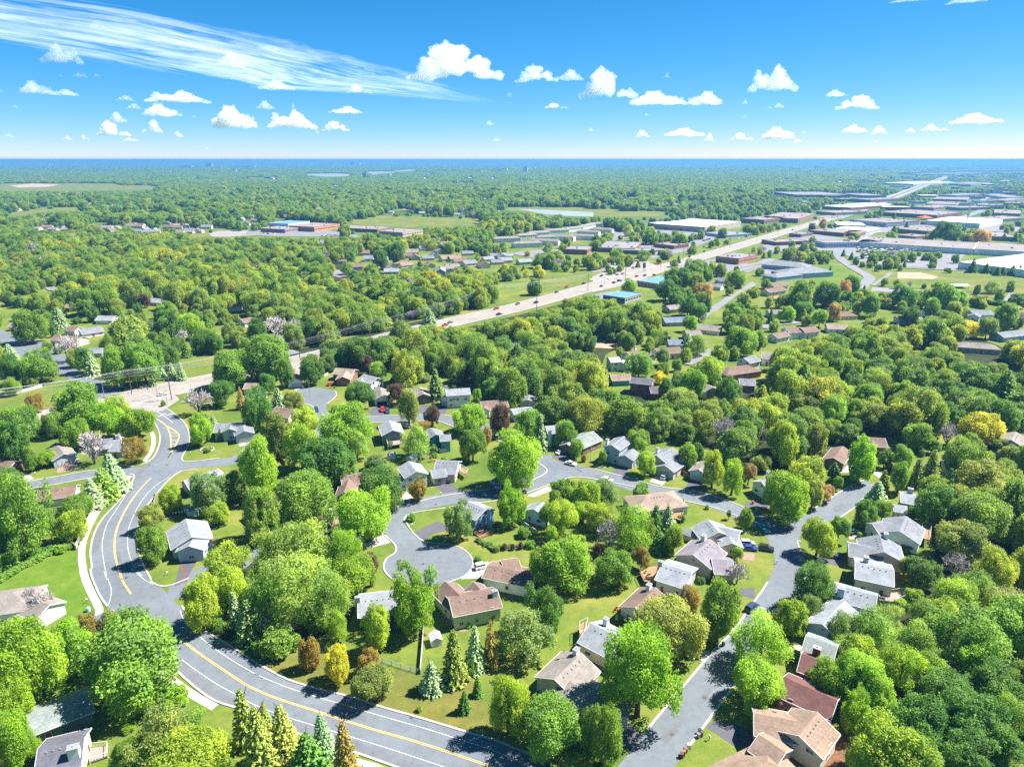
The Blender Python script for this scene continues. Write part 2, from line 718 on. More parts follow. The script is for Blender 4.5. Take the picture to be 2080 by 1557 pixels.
tag(mb.build('ground', gm), kind='structure')


# ------------------------------------------------------------------ roads
def PG(r, s, step=4.0):
    return ground(px_list(r, s), step)


Z1, Z2, Z3, Z4, Z5 = 0.02, 0.045, 0.07, 0.095, 0.12

main_L = PG('E', '1145,215 1235,335 1262,420 1242,520 1190,600 1120,660 1058,735 1000,845 900,965 820,1050 762,1145 728,1250 716,1350 728,1450 A:718,0 A:755,125 A:805,225 A:850,290 A:930,400 A:1100,580 A:1390,785 A:1520,905 A:1700,1030 B:0,1110 B:430,1300 B:905,1455 B:1250,1580 B:1500,1680')
main_R = PG('E', '1290,178 1385,240 1455,305 1490,380 1490,480 1442,600 1480,650 1435,688 1350,742 1262,832 1165,950 1112,1040 1088,1130 1082,1230 1092,1330 1135,1440 1195,1555 A:1245,110 A:1330,190 A:1420,285 A:1500,380 A:1650,500 A:1850,620 A:2000,720 B:140,770 B:330,870 B:600,950 B:850,1012 B:1050,1080 B:1300,1150 B:1600,1240 B:1800,1300 C:0,1340 C:200,1420 C:400,1500 C:600,1590 C:800,1680')
main_L, main_R = resample(main_L, 160), resample(main_R, 160)
strip('collector_road', main_L, main_R, Z2, m_road)
mainC = [(a + b_) / 2 for a, b_ in zip(main_L, main_R)]

# residential street from the lower edge up and round to the cul-de-sac loop
resC = PG('C', '1120,1680 1228,1540 1333,1400 1543,1130 1686,950 1880,710 2020,560 D:70,300 D:150,180 D:205,60 H:228,1460 H:225,1390 H:200,1310 H:150,1220')
ribbon('residential_street', resC, 8.8, Z2, m_road)
LOOP = dict(
    upper=PG('H', '190,1110 120,1215 60,1300 45,1420'),
    nb=PG('G', '310,690 450,640 700,690 1000,765 1300,850 1600,890 1850,970 2075,1070 H:60,1115 H:150,1150'),
    br=PG('H', '40,1180 150,1150 330,1105 480,1040 620,950 760,860 900,790'),
    west=PG('F', '1190,1040 1230,985 1400,940 1700,890 1950,860 G:100,835 G:250,770 G:350,690 G:400,620 G:380,560'),
)
ribbon('loop_street', LOOP['nb'], 8.8, Z2 - 0.005, m_road)
ribbon('branch_street', LOOP['br'], 8.8, Z2 + 0.005, m_road)
ribbon('connecting_street', LOOP['west'], 8.8, Z2 + 0.01, m_road)
polygon('street_corner', px_list('H', '-40,1130 60,1060 200,1110 360,1090 330,1150 290,1230 310,1320 130,1400 130,1330 60,1230'), Z2 + 0.018, m_road, smoothed=True)
polygon('street_corner', px_list('G', '365,575 470,590 560,620 700,670 640,720 600,745 520,770 440,800 260,870 240,800 330,770 420,720 430,680 400,640'), Z2 + 0.022, m_road, smoothed=True)
# cul-de-sac in the middle
polygon('cul_de_sac', px_list('F', '1125,975 1240,960 1300,1000 1255,1060 1250,1100 1330,1190 1420,1250 1560,1265 1680,1285 1770,1350 1790,1420 1760,1480 1680,1530 1560,1570 1400,1590 1250,1575 1150,1530 1095,1470 1090,1420 1120,1370 1175,1330 1185,1290 1150,1240 1080,1180 1060,1120 1090,1050'), Z2 + 0.026, m_road, smoothed=True)
# upper cul-de-sac by the brown houses, with its stem
polygon('cul_de_sac', px_list('F', '380,55 440,35 540,28 640,38 710,60 715,90 680,120 640,150 620,190 560,230 540,220 540,190 500,165 440,150 400,100'), Z2 + 0.01, m_road, smoothed=True)
upC = PG('F', '560,170 580,230 640,290 590,370 520,400')
ribbon('side_street', upC, 8.0, Z2 - 0.01, m_road)
backC = PG('F', '590,380 800,300 1080,275 1250,270 1400,265 1560,270 1700,320 1850,345 2000,350 G:60,400 G:200,470')
ribbon('back_street', backC, 8.2, Z2 - 0.006, m_road)
# west and east side streets of the collector
wC = PG('E', '1100,690 980,690 700,715 450,760 200,805 0,850 -200,890')
ribbon('side_street', wC, 7.6, Z2 - 0.008, m_road)
eC = PG('E', '1440,645 1560,630 1700,620 1860,600 F:60,500')
ribbon('side_street', eC, 7.8, Z2 - 0.012, m_road)
swC = PG('A', '1250,270 1100,300 900,370 760,440 600,520 400,640')
ribbon('side_street', swC, 8.5, Z2 - 0.014, m_road)
neC = PG('A', '1330,180 1440,150 1560,60 1650,0 E:1750,1500 F:60,1300')
ribbon('side_street', neC, 8.0, Z2 - 0.016, m_road)
# north-west street beyond the highway
nwC = PG('X', '262,822 225,800 150,760 110,745 50,715 10,685 -60,650')
ribbon('side_street', nwC, 10.0, Z2 + 0.03, m_road)

# highway
hwC = PG('X', '-200,930 0,873 130,838 280,803 430,772 600,735 770,691 900,658 1050,624 1250,569 1420,523 1600,469 1700,440', 12)
ribbon('highway', hwC, 23.0, Z3, m_hwy)
hw2 = PG('X', '1690,443 1760,420 1830,394 1890,371 1925,358', 60)
strip('highway', offset(hw2, 21), offset(hw2, 4), 0.3, m_hwy)
strip('highway', offset(hw2, -4), offset(hw2, -21), 0.3, m_hwy)
strip('highway_median', offset(hw2, 4), offset(hw2, -4), 0.25, m_field)
strip('highway_verge', offset(hwC, 24), offset(hwC, 12.4), 0.012, m_field)
strip('highway_verge', offset(hwC, -12.4), offset(hwC, -20), 0.012, m_field)
polygon('highway_junction', px_list('X', '215,815 262,790 300,778 345,790 365,812 330,835 300,838 262,832'), Z3 + 0.03, m_hwy)
polygon('highway_junction', px_list('K', '620,700 760,655 960,640 1060,700 1090,720 900,790 740,830 640,850 560,850 640,800'), Z3 + 0.035, m_hwy)
# lane lines of the highway
for k, (d, w, dash) in enumerate(((11.0, 0.35, 0), (-11.0, 0.35, 0), (5.6, 0.3, 1), (-5.6, 0.3, 1))):
    Pm = resample(offset(hwC, d), 400)
    if not dash:
        tag(ribbon('edge_line', Pm, w, Z3 + 0.06, m_white), kind='structure')
    else:
        mb = MB()
        nn_ = normals(Pm)
        for i in range(0, len(Pm) - 2, 3):
            a, c = Pm[i], Pm[i + 1]
            n_ = nn_[i] * w / 2
            mb.face([(*(a - n_), Z3 + 0.06), (*(c - n_), Z3 + 0.06), (*(c + n_), Z3 + 0.06), (*(a + n_), Z3 + 0.06)])
        tag(mb.build('lane_line', m_white), kind='structure')
for d in (0.35, -0.35):
    ribbon('centre_line', offset(hwC, d), 0.25, Z3 + 0.06, m_yellow)
# crosswalks and stop lines at the intersection
mb = MB()
for s in ('1010,180 1140,135', '1130,60 1265,120', '1000,190 1130,147', '850,105 1120,65'):
    a, c = [G(*p) for p in px_list('E', s)]
    d = (c - a).normalized()
    n_ = Vector((-d.y, d.x, 0)) * 0.3
    mb.face([(*(q.xy), Z3 + 0.075) for q in (a - n_, c - n_, c + n_, a + n_)])
tag(mb.build('crosswalk_line', m_white), kind='structure')

# markings of the collector road
yel = [PG('E', '1195,740 1100,840 1010,965 950,1080 915,1180 905,1290 920,1400 965,1545 A:945,40 A:985,115 A:1037,192'),
       PG('A', '1445,560 1560,650 1720,760 1900,880 B:0,910 B:200,1000 B:500,1100 B:700,1165 B:1000,1260 B:1300,1345 B:1600,1440 B:1940,1557 B:2200,1640')]
for P in yel:
    for d in (0.18, -0.18):
        ribbon('centre_line', offset(P, d), 0.15, Z4, m_yellow)
isl = [PG('E', '1170,225 1240,275 1310,325 1345,400 1352,480 1352,545 1328,582'), PG('E', '1310,325 1370,360 1415,400 1400,460 1365,525 1328,582')]
for P in isl:
    ribbon('centre_line', P, 0.45, Z4, m_yellow)
mb = MB()
for s in ('1345,380 1405,390', '1350,410 1412,408', '1352,440 1400,450', '1353,470 1390,478', '1353,500 1376,505'):
    a, c = [G(*p) for p in px_list('E', s)]
    d = (c - a).normalized()
    n_ = Vector((-d.y, d.x, 0)) * 0.15
    mb.face([(*(q.xy), Z4) for q in (a - n_, c - n_, c + n_, a + n_)])
tag(mb.build('hatching_line', m_yellow), kind='structure')
for s in ('1055,725 1040,790 985,890 915,1000 855,1090 820,1190 808,1290 820,1400 850,1555 A:820,0 A:850,70 A:880,150 A:875,220 A:855,285',):
    ribbon('edge_line', PG('E', s), 0.16, Z4, m_white)
ribbon('edge_line', PG('E', '1350,730 1270,775 1180,850 1110,940 1055,1040 1022,1130 1008,1230 1018,1330 1060,1440 1130,1520 A:1060,0 A:1120,60 A:1180,100 A:1240,122'), 0.16, Z4, m_white)
ribbon('edge_line', PG('A', '1425,320 1460,410 1560,510 1700,625 1900,755 2075,855 B:60,820 B:300,920 B:560,1005 B:800,1075 B:1100,1165 B:1400,1250 B:1700,1345 C:0,1425 C:200,1510 C:320,1557 C:450,1610'), 0.16, Z4, m_white)
ribbon('edge_line', PG('A', '1430,705 1560,800 1700,895 1900,1005 B:0,1035 B:250,1140 B:520,1225 B:860,1330 B:1150,1420 B:1560,1557 B:1800,1640'), 0.16, Z4, m_white)
ribbon('lane_line', PG('E', '1240,215 1300,255 1370,305'), 0.22, Z4, m_white)
mb = MB()
for s in ('1250,258 1290,240', '1315,248 1350,238'):
    a, c = [G(*p) for p in px_list('E', s)]
    d = (c - a).normalized()
    n_ = Vector((-d.y, d.x, 0)) * 0.3
    mb.face([(*(q.xy), Z4) for q in (a - n_, c - n_, c + n_, a + n_)])
    e = c
    mb.face([(*(q.xy), Z4 + 0.01) for q in (e - n_ * 2.6, e + d * 1.6, e + n_ * 2.6)])
tag(mb.build('turn_arrow', m_white), kind='structure')
for P_ in (main_L,):
    a_, b_ = offset(P_, 2.2), offset(P_, -2.2)
    inn = a_ if (a_[40] - mainC[40]).length < (b_[40] - mainC[40]).length else b_
    strip('road_shoulder', P_[14:78], inn[14:78], Z2 + .03, m_road2)
    strip('road_shoulder', P_[98:], inn[98:], Z2 + .03, m_road2)
mb = MB()
for r, x, y in (('A', 1105, 282), ('B', 1310, 1165), ('F', 1500, 1100 - 150), ('F', 1400, 1420), ('C', 1420, 1300), ('G', 700, 690), ('H', 230, 1330), ('E', 1180, 640), ('G', 1500, 880), ('E', 1320, 640), ('A', 1000, 60), ('C', 1680, 1010)):
    p = G(*T(r, x, y))
    mb.face([(p.x + .42 * math.cos(k * .524), p.y + .42 * math.sin(k * .524), Z5) for k in range(12)])
tag(mb.build('manhole_covers', surf('cast_iron', (.10, .09, .09), .2, 3, .6, .4)), kind='structure')
# saw-cut repairs in the asphalt
for r, s_ in (('A', '880,300 960,350 1080,310 1110,345 1040,420 905,420'), ('F', '1300,1400 1500,1390 1510,1470 1320,1490'), ('C', '1330,1330 1440,1240 1480,1270 1375,1370'), ('G', '820,715 960,740 950,765 810,740'), ('B', '820,1120 960,1160 940,1200 800,1150'), ('E', '900,1330 950,1320 960,1400 915,1410'), ('C', '1640,1010 1700,930 1740,955 1680,1040'), ('H', '560,980 640,930 660,960 590,1010')):
    polygon('road_patch', px_list(r, s_), Z3 - .004, asphalt('patched_asphalt', (0.20, 0.21, 0.235)) if r != 'A' else m_hwy)
# kerbs
for s in (('E', '1165,225 1240,335 1265,420 1245,520 1190,600 1110,640 1030,650 940,640'), ('E', '1020,712 1060,716 1055,750 1000,850 900,967 820,1052 760,1147 726,1250 714,1350 726,1455 A:716,0 A:753,125 A:803,225 A:850,290'),
          ('A', '1385,785 1520,908 1700,1035 B:0,1115 B:430,1303 B:905,1458 B:1250,1582'), ('E', '1290,178 1387,240 1457,305 1493,380 1493,480 1440,580 1450,610 1530,612 1640,598 1740,585'),
          ('E', '1540,678 1435,688 1350,744 1265,834 1170,952 1116,1042 1091,1130 1085,1230 1095,1330 1140,1443 1195,1552 A:1180,80 A:1240,120 A:1310,130 A:1400,104 A:1495,65'),
          ('A', '1437,285 1503,380 1653,500 1853,620 2003,720 B:140,768 B:330,868 B:600,948 B:850,1010 B:1050,1078 B:1300,1148 B:1600,1238 B:1800,1298 C:0,1338 C:200,1418 C:400,1498 C:600,1588'),
          ('F', '1255,1075 1330,1185 1420,1250 1560,1263 1680,1285 1770,1350 1795,1425 1765,1485 1690,1535 1570,1575'),
          ('F', '1075,1180 1150,1240 1185,1290 1175,1335 1120,1370 1090,1420 1095,1475 1150,1535 1250,1580'),
          ('F', '1250,1080 1255,1055 1310,1020 1540,985 1740,950 1950,925 G:120,900'),
          ('F', '1130,985 1210,970 1500,895 1700,862 1900,835 G:100,810'),
          ('G', '280,770 360,740 425,700 430,675 400,645 370,630'),
          ('G', '270,860 440,800 590,745 640,735 740,740 960,780 1200,830'),
          ('G', '1430,905 1600,940 1800,990 1950,1050'),
          ('F', '400,100 440,150 500,165 540,190 555,230'), ('F', '640,155 690,115 715,85 705,55')):
    kerb('kerb', PG(*s), m_kerb, z=Z2)
for C_, a, w in ((resC, None, 8.8),):
    kerb('kerb', offset(C_, w / 2)[4:-10], m_kerb, z=Z2)
    kerb('kerb', offset(C_, -w / 2)[4:-6], m_kerb, z=Z2)
kerb('kerb', offset(LOOP['nb'], 4.4)[8:-6], m_kerb, z=Z2)
for d in (4.4, -4.4):
    kerb('kerb', offset(LOOP['br'], d)[9:], m_kerb, z=Z2)
    kerb('kerb', offset(backC, d * 4.1 / 4.4), m_kerb, z=Z2)
    kerb('kerb', offset(wC, d * 3.8 / 4.4)[5:], m_kerb, z=Z2)
    kerb('kerb', offset(hwC, d * 11.8 / 4.4)[10:], m_kerb, z=Z3)
kerb('kerb', PG('H', '310,1250 285,1235 295,1290 330,1340 380,1370'), m_kerb, z=Z2)

# sidewalks with the grass strip
for s, w in ((('E', '1030,722 960,800 880,880 800,965 740,1060 690,1160 655,1260 645,1370 660,1480 A:660,20 A:690,110 A:740,215 A:785,310 A:780,400'), 1.9),
             (('A', '1240,800 1350,860 1500,970 1700,1085'), 1.9), (('B', '420,1330 500,1375 900,1530 1000,1557 1200,1640'), 2.0),
             (('E', '1195,370 1215,430 1200,520 1140,610'), 1.7), (('X', '360,800 440,782 520,765'), 2.2)):
    ribbon('sidewalk', PG(*s), w, Z1, m_conc)

zd_ = Z1 + 0.004
# driveways and pavings: (region, points, material)
for r, s, mt, nm in (
    ('C', '1000,1385 1030,1190 1210,1300 1085,1425', m_drive, 'driveway'), ('C', '1580,680 1640,610 1740,655 1680,730', m_conc, 'driveway'),
    ('C', '1690,1240 1760,1175 2130,1290 2060,1400 1900,1385', m_drive, 'driveway'), ('F', '1330,1165 1450,1110 1520,1080 1640,1150 1480,1180 1400,1240', m_drive, 'driveway'),
    ('F', '880,1240 1000,1195 1080,1190 1145,1250 900,1312', m_conc, 'driveway'), ('F', '1215,900 1270,850 1350,925 1240,960', m_conc, 'driveway'),
    ('F', '1490,800 1600,770 1720,870 1590,885', m_drive, 'driveway'), ('F', '1780,1440 1900,1420 1900,1530 1700,1540', m_conc, 'driveway'),
    ('G', '480,570 600,510 690,560 560,615', m_drive, 'driveway'), ('G', '930,705 990,645 1100,655 1040,730', m_drive, 'driveway'),
    ('G', '1245,770 1300,710 1420,725 1345,800', m_conc, 'driveway'), ('G', '1515,825 1565,760 1690,775 1640,835', m_drive, 'driveway'),
    ('G', '270,885 430,810 500,830 330,890', m_conc, 'driveway'), ('H', '560,640 800,650 960,700 930,740 860,690 600,700', m_conc, 'driveway'),
    ('H', '370,1370 660,1330 640,1440 480,1410', m_drive, 'driveway'), ('H', '680,1200 870,1160 880,1210 700,1225', m_conc, 'driveway'),
    ('E', '455,640 560,600 630,580 615,670 450,705', m_paver, 'driveway'), ('E', '880,580 960,560 1000,540 950,600', m_drive, 'driveway'),
    ('E', '1430,1390 1560,1390 1500,1500 1480,1557 1380,1600', m_drive, 'driveway'), ('E', '130,715 200,690 270,745 200,775', m_conc, 'driveway'),
    ('E', '1880,440 2000,440 2010,480 1890,490', m_conc, 'driveway'), ('F', '960,210 1030,175 1140,180 1130,245 1000,250', m_drive, 'driveway'),
    ('F', '1370,170 1440,165 1450,250 1360,245', m_drive, 'driveway'), ('F', '1500,175 1600,170 1570,245 1480,240', m_drive, 'driveway'),
    ('J', '290,1430 345,1420 380,1465 310,1475', m_conc, 'driveway'), ('F', '570,1050 640,1010 760,1080 680,1120', m_paver, 'driveway'),
    ('H', '-60,960 0,900 60,960 20,1000', m_drive, 'driveway'), ('G', '1990,950 2075,910 2075,1000', m_drive, 'driveway'),
    ('C', '1390,1010 1440,970 1470,985 1420,1060', m_conc, 'driveway'), ('G', '1960,1330 2075,1340 2075,1400 1970,1380', m_paver, 'driveway'),
    ('C', '1950,150 2075,140 2075,230 1960,200', m_drive, 'driveway'), ('D', '250,600 330,590 290,660', m_conc, 'footpath'),
    ('A', '560,420 620,430 590,470 545,455', m_conc, 'driveway'), ('A', '850,285 960,330 1080,310 1130,360 1040,440 900,440', m_hwy, 'concrete_apron'),
    ('E', '350,250 540,245 500,370 370,360', m_lot, 'parking_lot'),
    ('D', '560,1330 720,1330 700,1560 480,1600', m_mulch, 'mulch_bed'), ('B', '1545,335 1700,450 1760,480 1700,490 1560,400', m_paver, 'footpath'),
    ('E', '1410,1400 1430,1400 1490,1530 1470,1540', m_mulch, 'mulch_bed'),
    ('X', '20,690 60,680 170,745 150,765', m_road, 'driveway'),
    ('K', '1480,880 1290,1020 1330,1030 1530,860', m_lot, 'street'),
    ('N', '1040,960 1260,840 1500,680 1540,720 1360,810 1100,1010', m_lot, 'street'),
    ('N', '1360,560 1640,440 1700,470 1450,590', m_lot, 'street'),
):
    zd_ = zd_ + 0.0004
    polygon(nm, px_list(r, s), zd_, mt)

# open grass, fields, lots: shape in the photo, paint value for the tree map
OPEN = (
    ('B', '0,690 140,772 330,872 600,952 850,1014 1050,1082 1300,1152 1600,1242 1800,1300 2000,1370 2075,1250 1900,1080 1780,860 1400,840 1060,740 860,680 560,640 300,580', grass_mat('dry_lawn', (0.205, 0.205, 0.050), 0.22), 'lawn'),
    ('E', '0,1500 200,1420 580,1310 640,1310 660,1480 A:760,215 A:740,400 A:420,330 A:180,130 A:0,180', m_lawn2, 'lawn'),
    ('E', '0,100 400,60 440,200 330,250 0,250', m_field, 'field'),
    ('I', '1140,1250 1500,1210 1520,1260 1340,1360 1140,1400', m_field, 'field'),
    ('I', '300,1420 350,1370 440,1420 330,1470 0,1560 0,1500 270,1450', m_field, 'field'),
    ('J', '640,395 850,365 1150,375 1450,385 1500,405 1440,430 1020,440 760,435 680,420', m_field, 'field'),
    ('I', '0,165 300,160 700,165 980,180 960,205 500,210 60,215 0,210', m_field, 'field'),
    ('I', '240,320 540,312 520,335 300,345 160,365 0,372 60,350', m_field, 'field'),
    ('I', '1200,480 1340,470 1360,500 1200,515', m_field, 'field'),
    ('K', '0,310 300,305 640,320 1100,345 1100,375 700,375 640,365 300,345 120,340', m_field, 'marsh'),
    ('K', '160,325 330,330 640,345 640,375 480,370 330,360', surf('pale_water', (0.33, 0.38, 0.35), 0.1, 0.02, 0.5, 0.3), 'pond'),
    ('J', '380,104 560,100 700,108 720,116 540,121 400,117', surf('pale_water', (0.40, 0.44, 0.46)), 'river'),
    ('J', '760,92 1100,72 1120,76 800,108', surf('pale_water', (0.40, 0.44, 0.46)), 'river'),
    ('J', '0,122 180,118 330,122 200,130 0,132', m_field, 'field'),
    ('I', '60,178 200,164 380,172 300,186 120,190', m_sand, 'field'),
    ('K', '340,740 520,725 700,700 720,720 500,800 330,850', m_field, 'field'),
    ('K', '470,1190 640,1140 860,1190 760,1210 600,1200', m_sand, 'field'),
    ('L', '620,695 870,715 1660,755 1660,870 1560,920 1320,850 1010,830 690,810 720,770', m_field, 'sports_field'),
    ('L', '330,690 480,690 620,760 640,790 560,830 330,820 340,740', m_lawn2, 'lawn'),
    ('L', '860,725 1010,730 1120,755 1080,770 860,765', m_sand, 'ball_infield'),
    ('L', '700,822 1000,838 990,860 690,845', surf('sports_court', (0.30, 0.28, 0.36), 0.1, 0.05), 'sports_court'),
    ('L', '480,590 600,545 640,560 600,600 760,640 1060,610 1290,610 1250,660 1230,720 1060,700 860,690 690,680 600,650', m_lot, 'parking_lot'),
    ('I', '1320,480 1380,465 1660,460 1660,490 1400,505 1340,500', m_hwy, 'parking_lot'),
    ('J', '0,470 100,455 440,450 700,490 720,505 460,500 280,500 0,490', m_lot, 'parking_lot'),
    ('J', '530,745 550,705 620,720 650,745 590,760', m_lot, 'cul_de_sac'),
    ('K', '860,545 1010,530 1200,560 1330,480 1480,490 1200,600 1010,640 960,600', m_lot, 'parking_lot'),
    ('K', '760,440 880,450 1300,470 1340,500 900,500 800,520 740,540', m_lot, 'parking_lot'),
    ('K', '190,590 460,580 480,600 280,640 120,610', m_lot, 'parking_lot'),
    ('K', '580,880 720,850 900,850 720,890 640,910', m_lot, 'parking_lot'),
    ('K', '610,700 740,690 740,710 640,730', m_lot, 'parking_lot'),
    ('K', '1150,690 1420,640 1660,680 1660,700 1500,740 1360,690 1200,710', m_lot, 'parking_lot'),
    ('L', '150,520 300,480 560,520 470,590 330,590 0,600 0,560', m_lot, 'parking_lot'),
    ('L', '560,420 900,395 1100,430 860,480 650,470', m_lot, 'parking_lot'),
    ('L', '500,350 640,300 700,310 540,380 330,380', m_lot, 'parking_lot'),
    ('L', '1390,400 1520,430 1660,430 1660,470 1480,470 1380,460', m_lot, 'parking_lot'),
    ('L', '0,650 60,640 100,700 60,740 0,740', m_lot, 'parking_lot'),
)
for k, (r, s, mt, nm) in enumerate(OPEN):
    polygon(nm, px_list(r, s), 0.014 + k * 0.012 * (1 if 'lawn' not in nm else 0), mt)

# brown-green woodland floor under the dense stands, darkened to paint the shade of gaps
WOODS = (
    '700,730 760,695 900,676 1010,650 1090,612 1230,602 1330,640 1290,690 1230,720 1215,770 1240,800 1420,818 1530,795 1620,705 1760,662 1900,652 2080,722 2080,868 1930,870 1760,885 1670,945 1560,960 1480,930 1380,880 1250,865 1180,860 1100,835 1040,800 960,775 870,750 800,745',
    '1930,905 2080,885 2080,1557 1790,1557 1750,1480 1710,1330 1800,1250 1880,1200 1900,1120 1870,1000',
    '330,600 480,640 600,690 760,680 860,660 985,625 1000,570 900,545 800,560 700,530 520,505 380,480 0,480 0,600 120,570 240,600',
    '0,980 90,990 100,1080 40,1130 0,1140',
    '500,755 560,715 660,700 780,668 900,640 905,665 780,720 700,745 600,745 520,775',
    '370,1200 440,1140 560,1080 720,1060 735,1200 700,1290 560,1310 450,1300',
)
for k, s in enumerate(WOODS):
    polygon('shade_toned_woodland_floor', px_list('X', s), 0.004 + k * 0.0022, m_floor)

zs_ = 0.5
# other country roads of the commercial district
for s, w in ((('L', '520,560 480,600 510,650 600,710 680,760 640,810 610,850'), 11), (('L', '820,730 780,760 700,810'), 4), (('L', '1450,150 1420,185'), 20),
             (('L', '1480,235 1400,270 1420,310 1370,345 1200,400'), 16), (('L', '700,470 620,520 520,560'), 14), (('M', '0,800 200,760 250,740'), 10),
             (('L', '1660,745 1300,718 870,700 600,690'), 5), (('L', '1600,860 1560,930'), 9), (('L', '1100,1050 1180,1070 1220,1110'), 9),
             (('L', '0,1080 60,1060 160,1050 230,1040'), 8), (('K', '740,540 760,480 800,440'), 9), (('K', '1220,1310 1300,1270 1400,1220'), 8),
             (('X', '470,680 540,700 600,720'), 8), (('X', '70,565 110,590'), 8)):
    zs_ = zs_ + 0.004
    ribbon('street', PG(*s), w, zs_, m_lot)
# ------------------------------------------------------------------ houses
ROOF = dict(lg=(0.345, 0.375, 0.42), gr=(0.27, 0.29, 0.335), dg=(0.17, 0.17, 0.21), pg=(0.30, 0.275, 0.32), br=(0.27, 0.185, 0.155), rb=(0.20, 0.10, 0.092),
            tn=(0.40, 0.31, 0.25), tg=(0.33, 0.295, 0.27), ot=(0.36, 0.26, 0.20), gg=(0.30, 0.345, 0.34), bl=(0.22, 0.27, 0.36), wt=(0.48, 0.52, 0.55))
WALL = dict(w=(0.88, 0.88, 0.86), c=(0.80, 0.72, 0.56), t=(0.66, 0.57, 0.44), sg=(0.56, 0.63, 0.42), bl=(0.20, 0.38, 0.62), te=(0.07, 0.40, 0.52), sl=(0.17, 0.23, 0.32),
            bk=(0.36, 0.12, 0.09), pc=(0.74, 0.86, 0.88), gy=(0.52, 0.50, 0.49), bg=(0.38, 0.50, 0.64), dk=(0.12, 0.12, 0.13), bn=(0.24, 0.15, 0.10), lb=(0.56, 0.72, 0.86), dt=(0.18, 0.23, 0.23))


def rmat(k):
    return shingle('shingles_' + k, ROOF[k])


def wmat(k):
    return siding('siding_' + k, WALL[k])


m_trim = surf('white_trim', (0.78, 0.78, 0.77), 0.06, 2.0, 0.55)
m_glass = surf('window_glass', (0.035, 0.045, 0.055), 0.3, 0.6, 0.12, 0.6)
m_garage = surf('garage_door_paint', (0.74, 0.74, 0.73), 0.06, 2.0, 0.5)
m_dark = surf('dark_opening', (0.02, 0.02, 0.022), 0.2, 1.0)
m_brickc = surf('red_brick', (0.28, 0.09, 0.065), 0.2, 2.0, 0.9, 0.1, 0.2, 9.0)
m_metal = surf('grey_metal', (0.35, 0.36, 0.38), 0.12, 2.0, 0.45, 0.5)
m_wood = surf('deck_wood', (0.42, 0.25, 0.14), 0.2, 1.2, 0.85, 0.2, 0.15, 8.0)
m_greywood = surf('weathered_wood', (0.38, 0.33, 0.29), 0.18, 1.0, 0.9, 0.1, 0.15, 6.0)
m_doorp = surf('door_paint', (0.30, 0.08, 0.06), 0.1, 2.0, 0.5)


def frame_mesh(w, h):
    mb = MB()
    t = 0.15
    for c, d in (((0, 0.03, 0), (w, 0.08, t)), ((0, 0.03, h - t), (w, 0.08, t)), ((-w / 2 + t / 2, 0.03, t), (t, 0.08, h - 2 * t)), ((w / 2 - t / 2, 0.03, t), (t, 0.08, h - 2 * t)), ((0, 0.03, t), (0.06, 0.06, h - 2 * t))):
        mb.box(c, d)
    return mb.mesh('window', m_trim)


def pane_mesh(w, h):
    mb = MB()
    mb.box((0, 0.012, 0.1), (w - 0.2, 0.03, h - 0.2))
    return mb.mesh('pane', m_glass)


_WM = {}


def window(parent, loc, rz, w=1.3, h=1.15):
    k = (w, h)
    if k not in _WM:
        _WM[k] = (frame_mesh(w, h), pane_mesh(w, h))
    f = put('window', _WM[k][0], parent, loc, (0, 0, rz))
    put('pane', _WM[k][1], f)
    return f


_GM = {}


def garage(parent, loc, rz, w=4.9, dark=False):
    k = (w, dark)
    if k not in _GM:
        mb = MB()
        for i in range(4):
            mb.box((0, 0.035, 0.03 + i * 0.54), (w, 0.07 - 0.0, 0.51), 0)
        mb.box((-w / 2 - 0.08, 0.05, 0), (0.16, 0.1, 2.3), 1)
        mb.box((w / 2 + 0.08, 0.05, 0), (0.16, 0.1, 2.3), 1)
        mb.box((0, 0.05, 2.3), (w + 0.32, 0.1, 0.16), 1)
        _GM[k] = mb.mesh('garage_door', [m_dark if dark else m_garage, m_trim])  # dark variant: near-black door panels painted for the shade inside an open garage
    return put('garage_door', _GM[k], parent, loc, (0, 0, rz))


_mb = MB()
_mb.box((0, 0.03, 0), (0.95, 0.06, 2.05), 0)
_mb.box((-0.55, 0.04, 0), (0.14, 0.09, 2.15), 1)
_mb.box((0.55, 0.04, 0), (0.14, 0.09, 2.15), 1)
_mb.box((0, 0.04, 2.15), (1.24, 0.09, 0.14), 1)
ME_DOOR = _mb.mesh('door', [m_doorp, m_trim])
_mb = MB()
_mb.box((0, 0, -0.1), (0.3, 0.26, 0.26), 0, 0, 0.8)
ME_VENT = _mb.mesh('roof_vent', m_metal)


def block_geo(p1, p2, zr, W, pitch, hip, over=0.45):
    """corner data of a gable or hip block"""
    u = (p2 - p1)
    L = u.length
    u = u / L
    n = Vector((-u.y, u.x))
    ze = max(1.9, zr - W / 2 * pitch)
    return u, n, L, ze


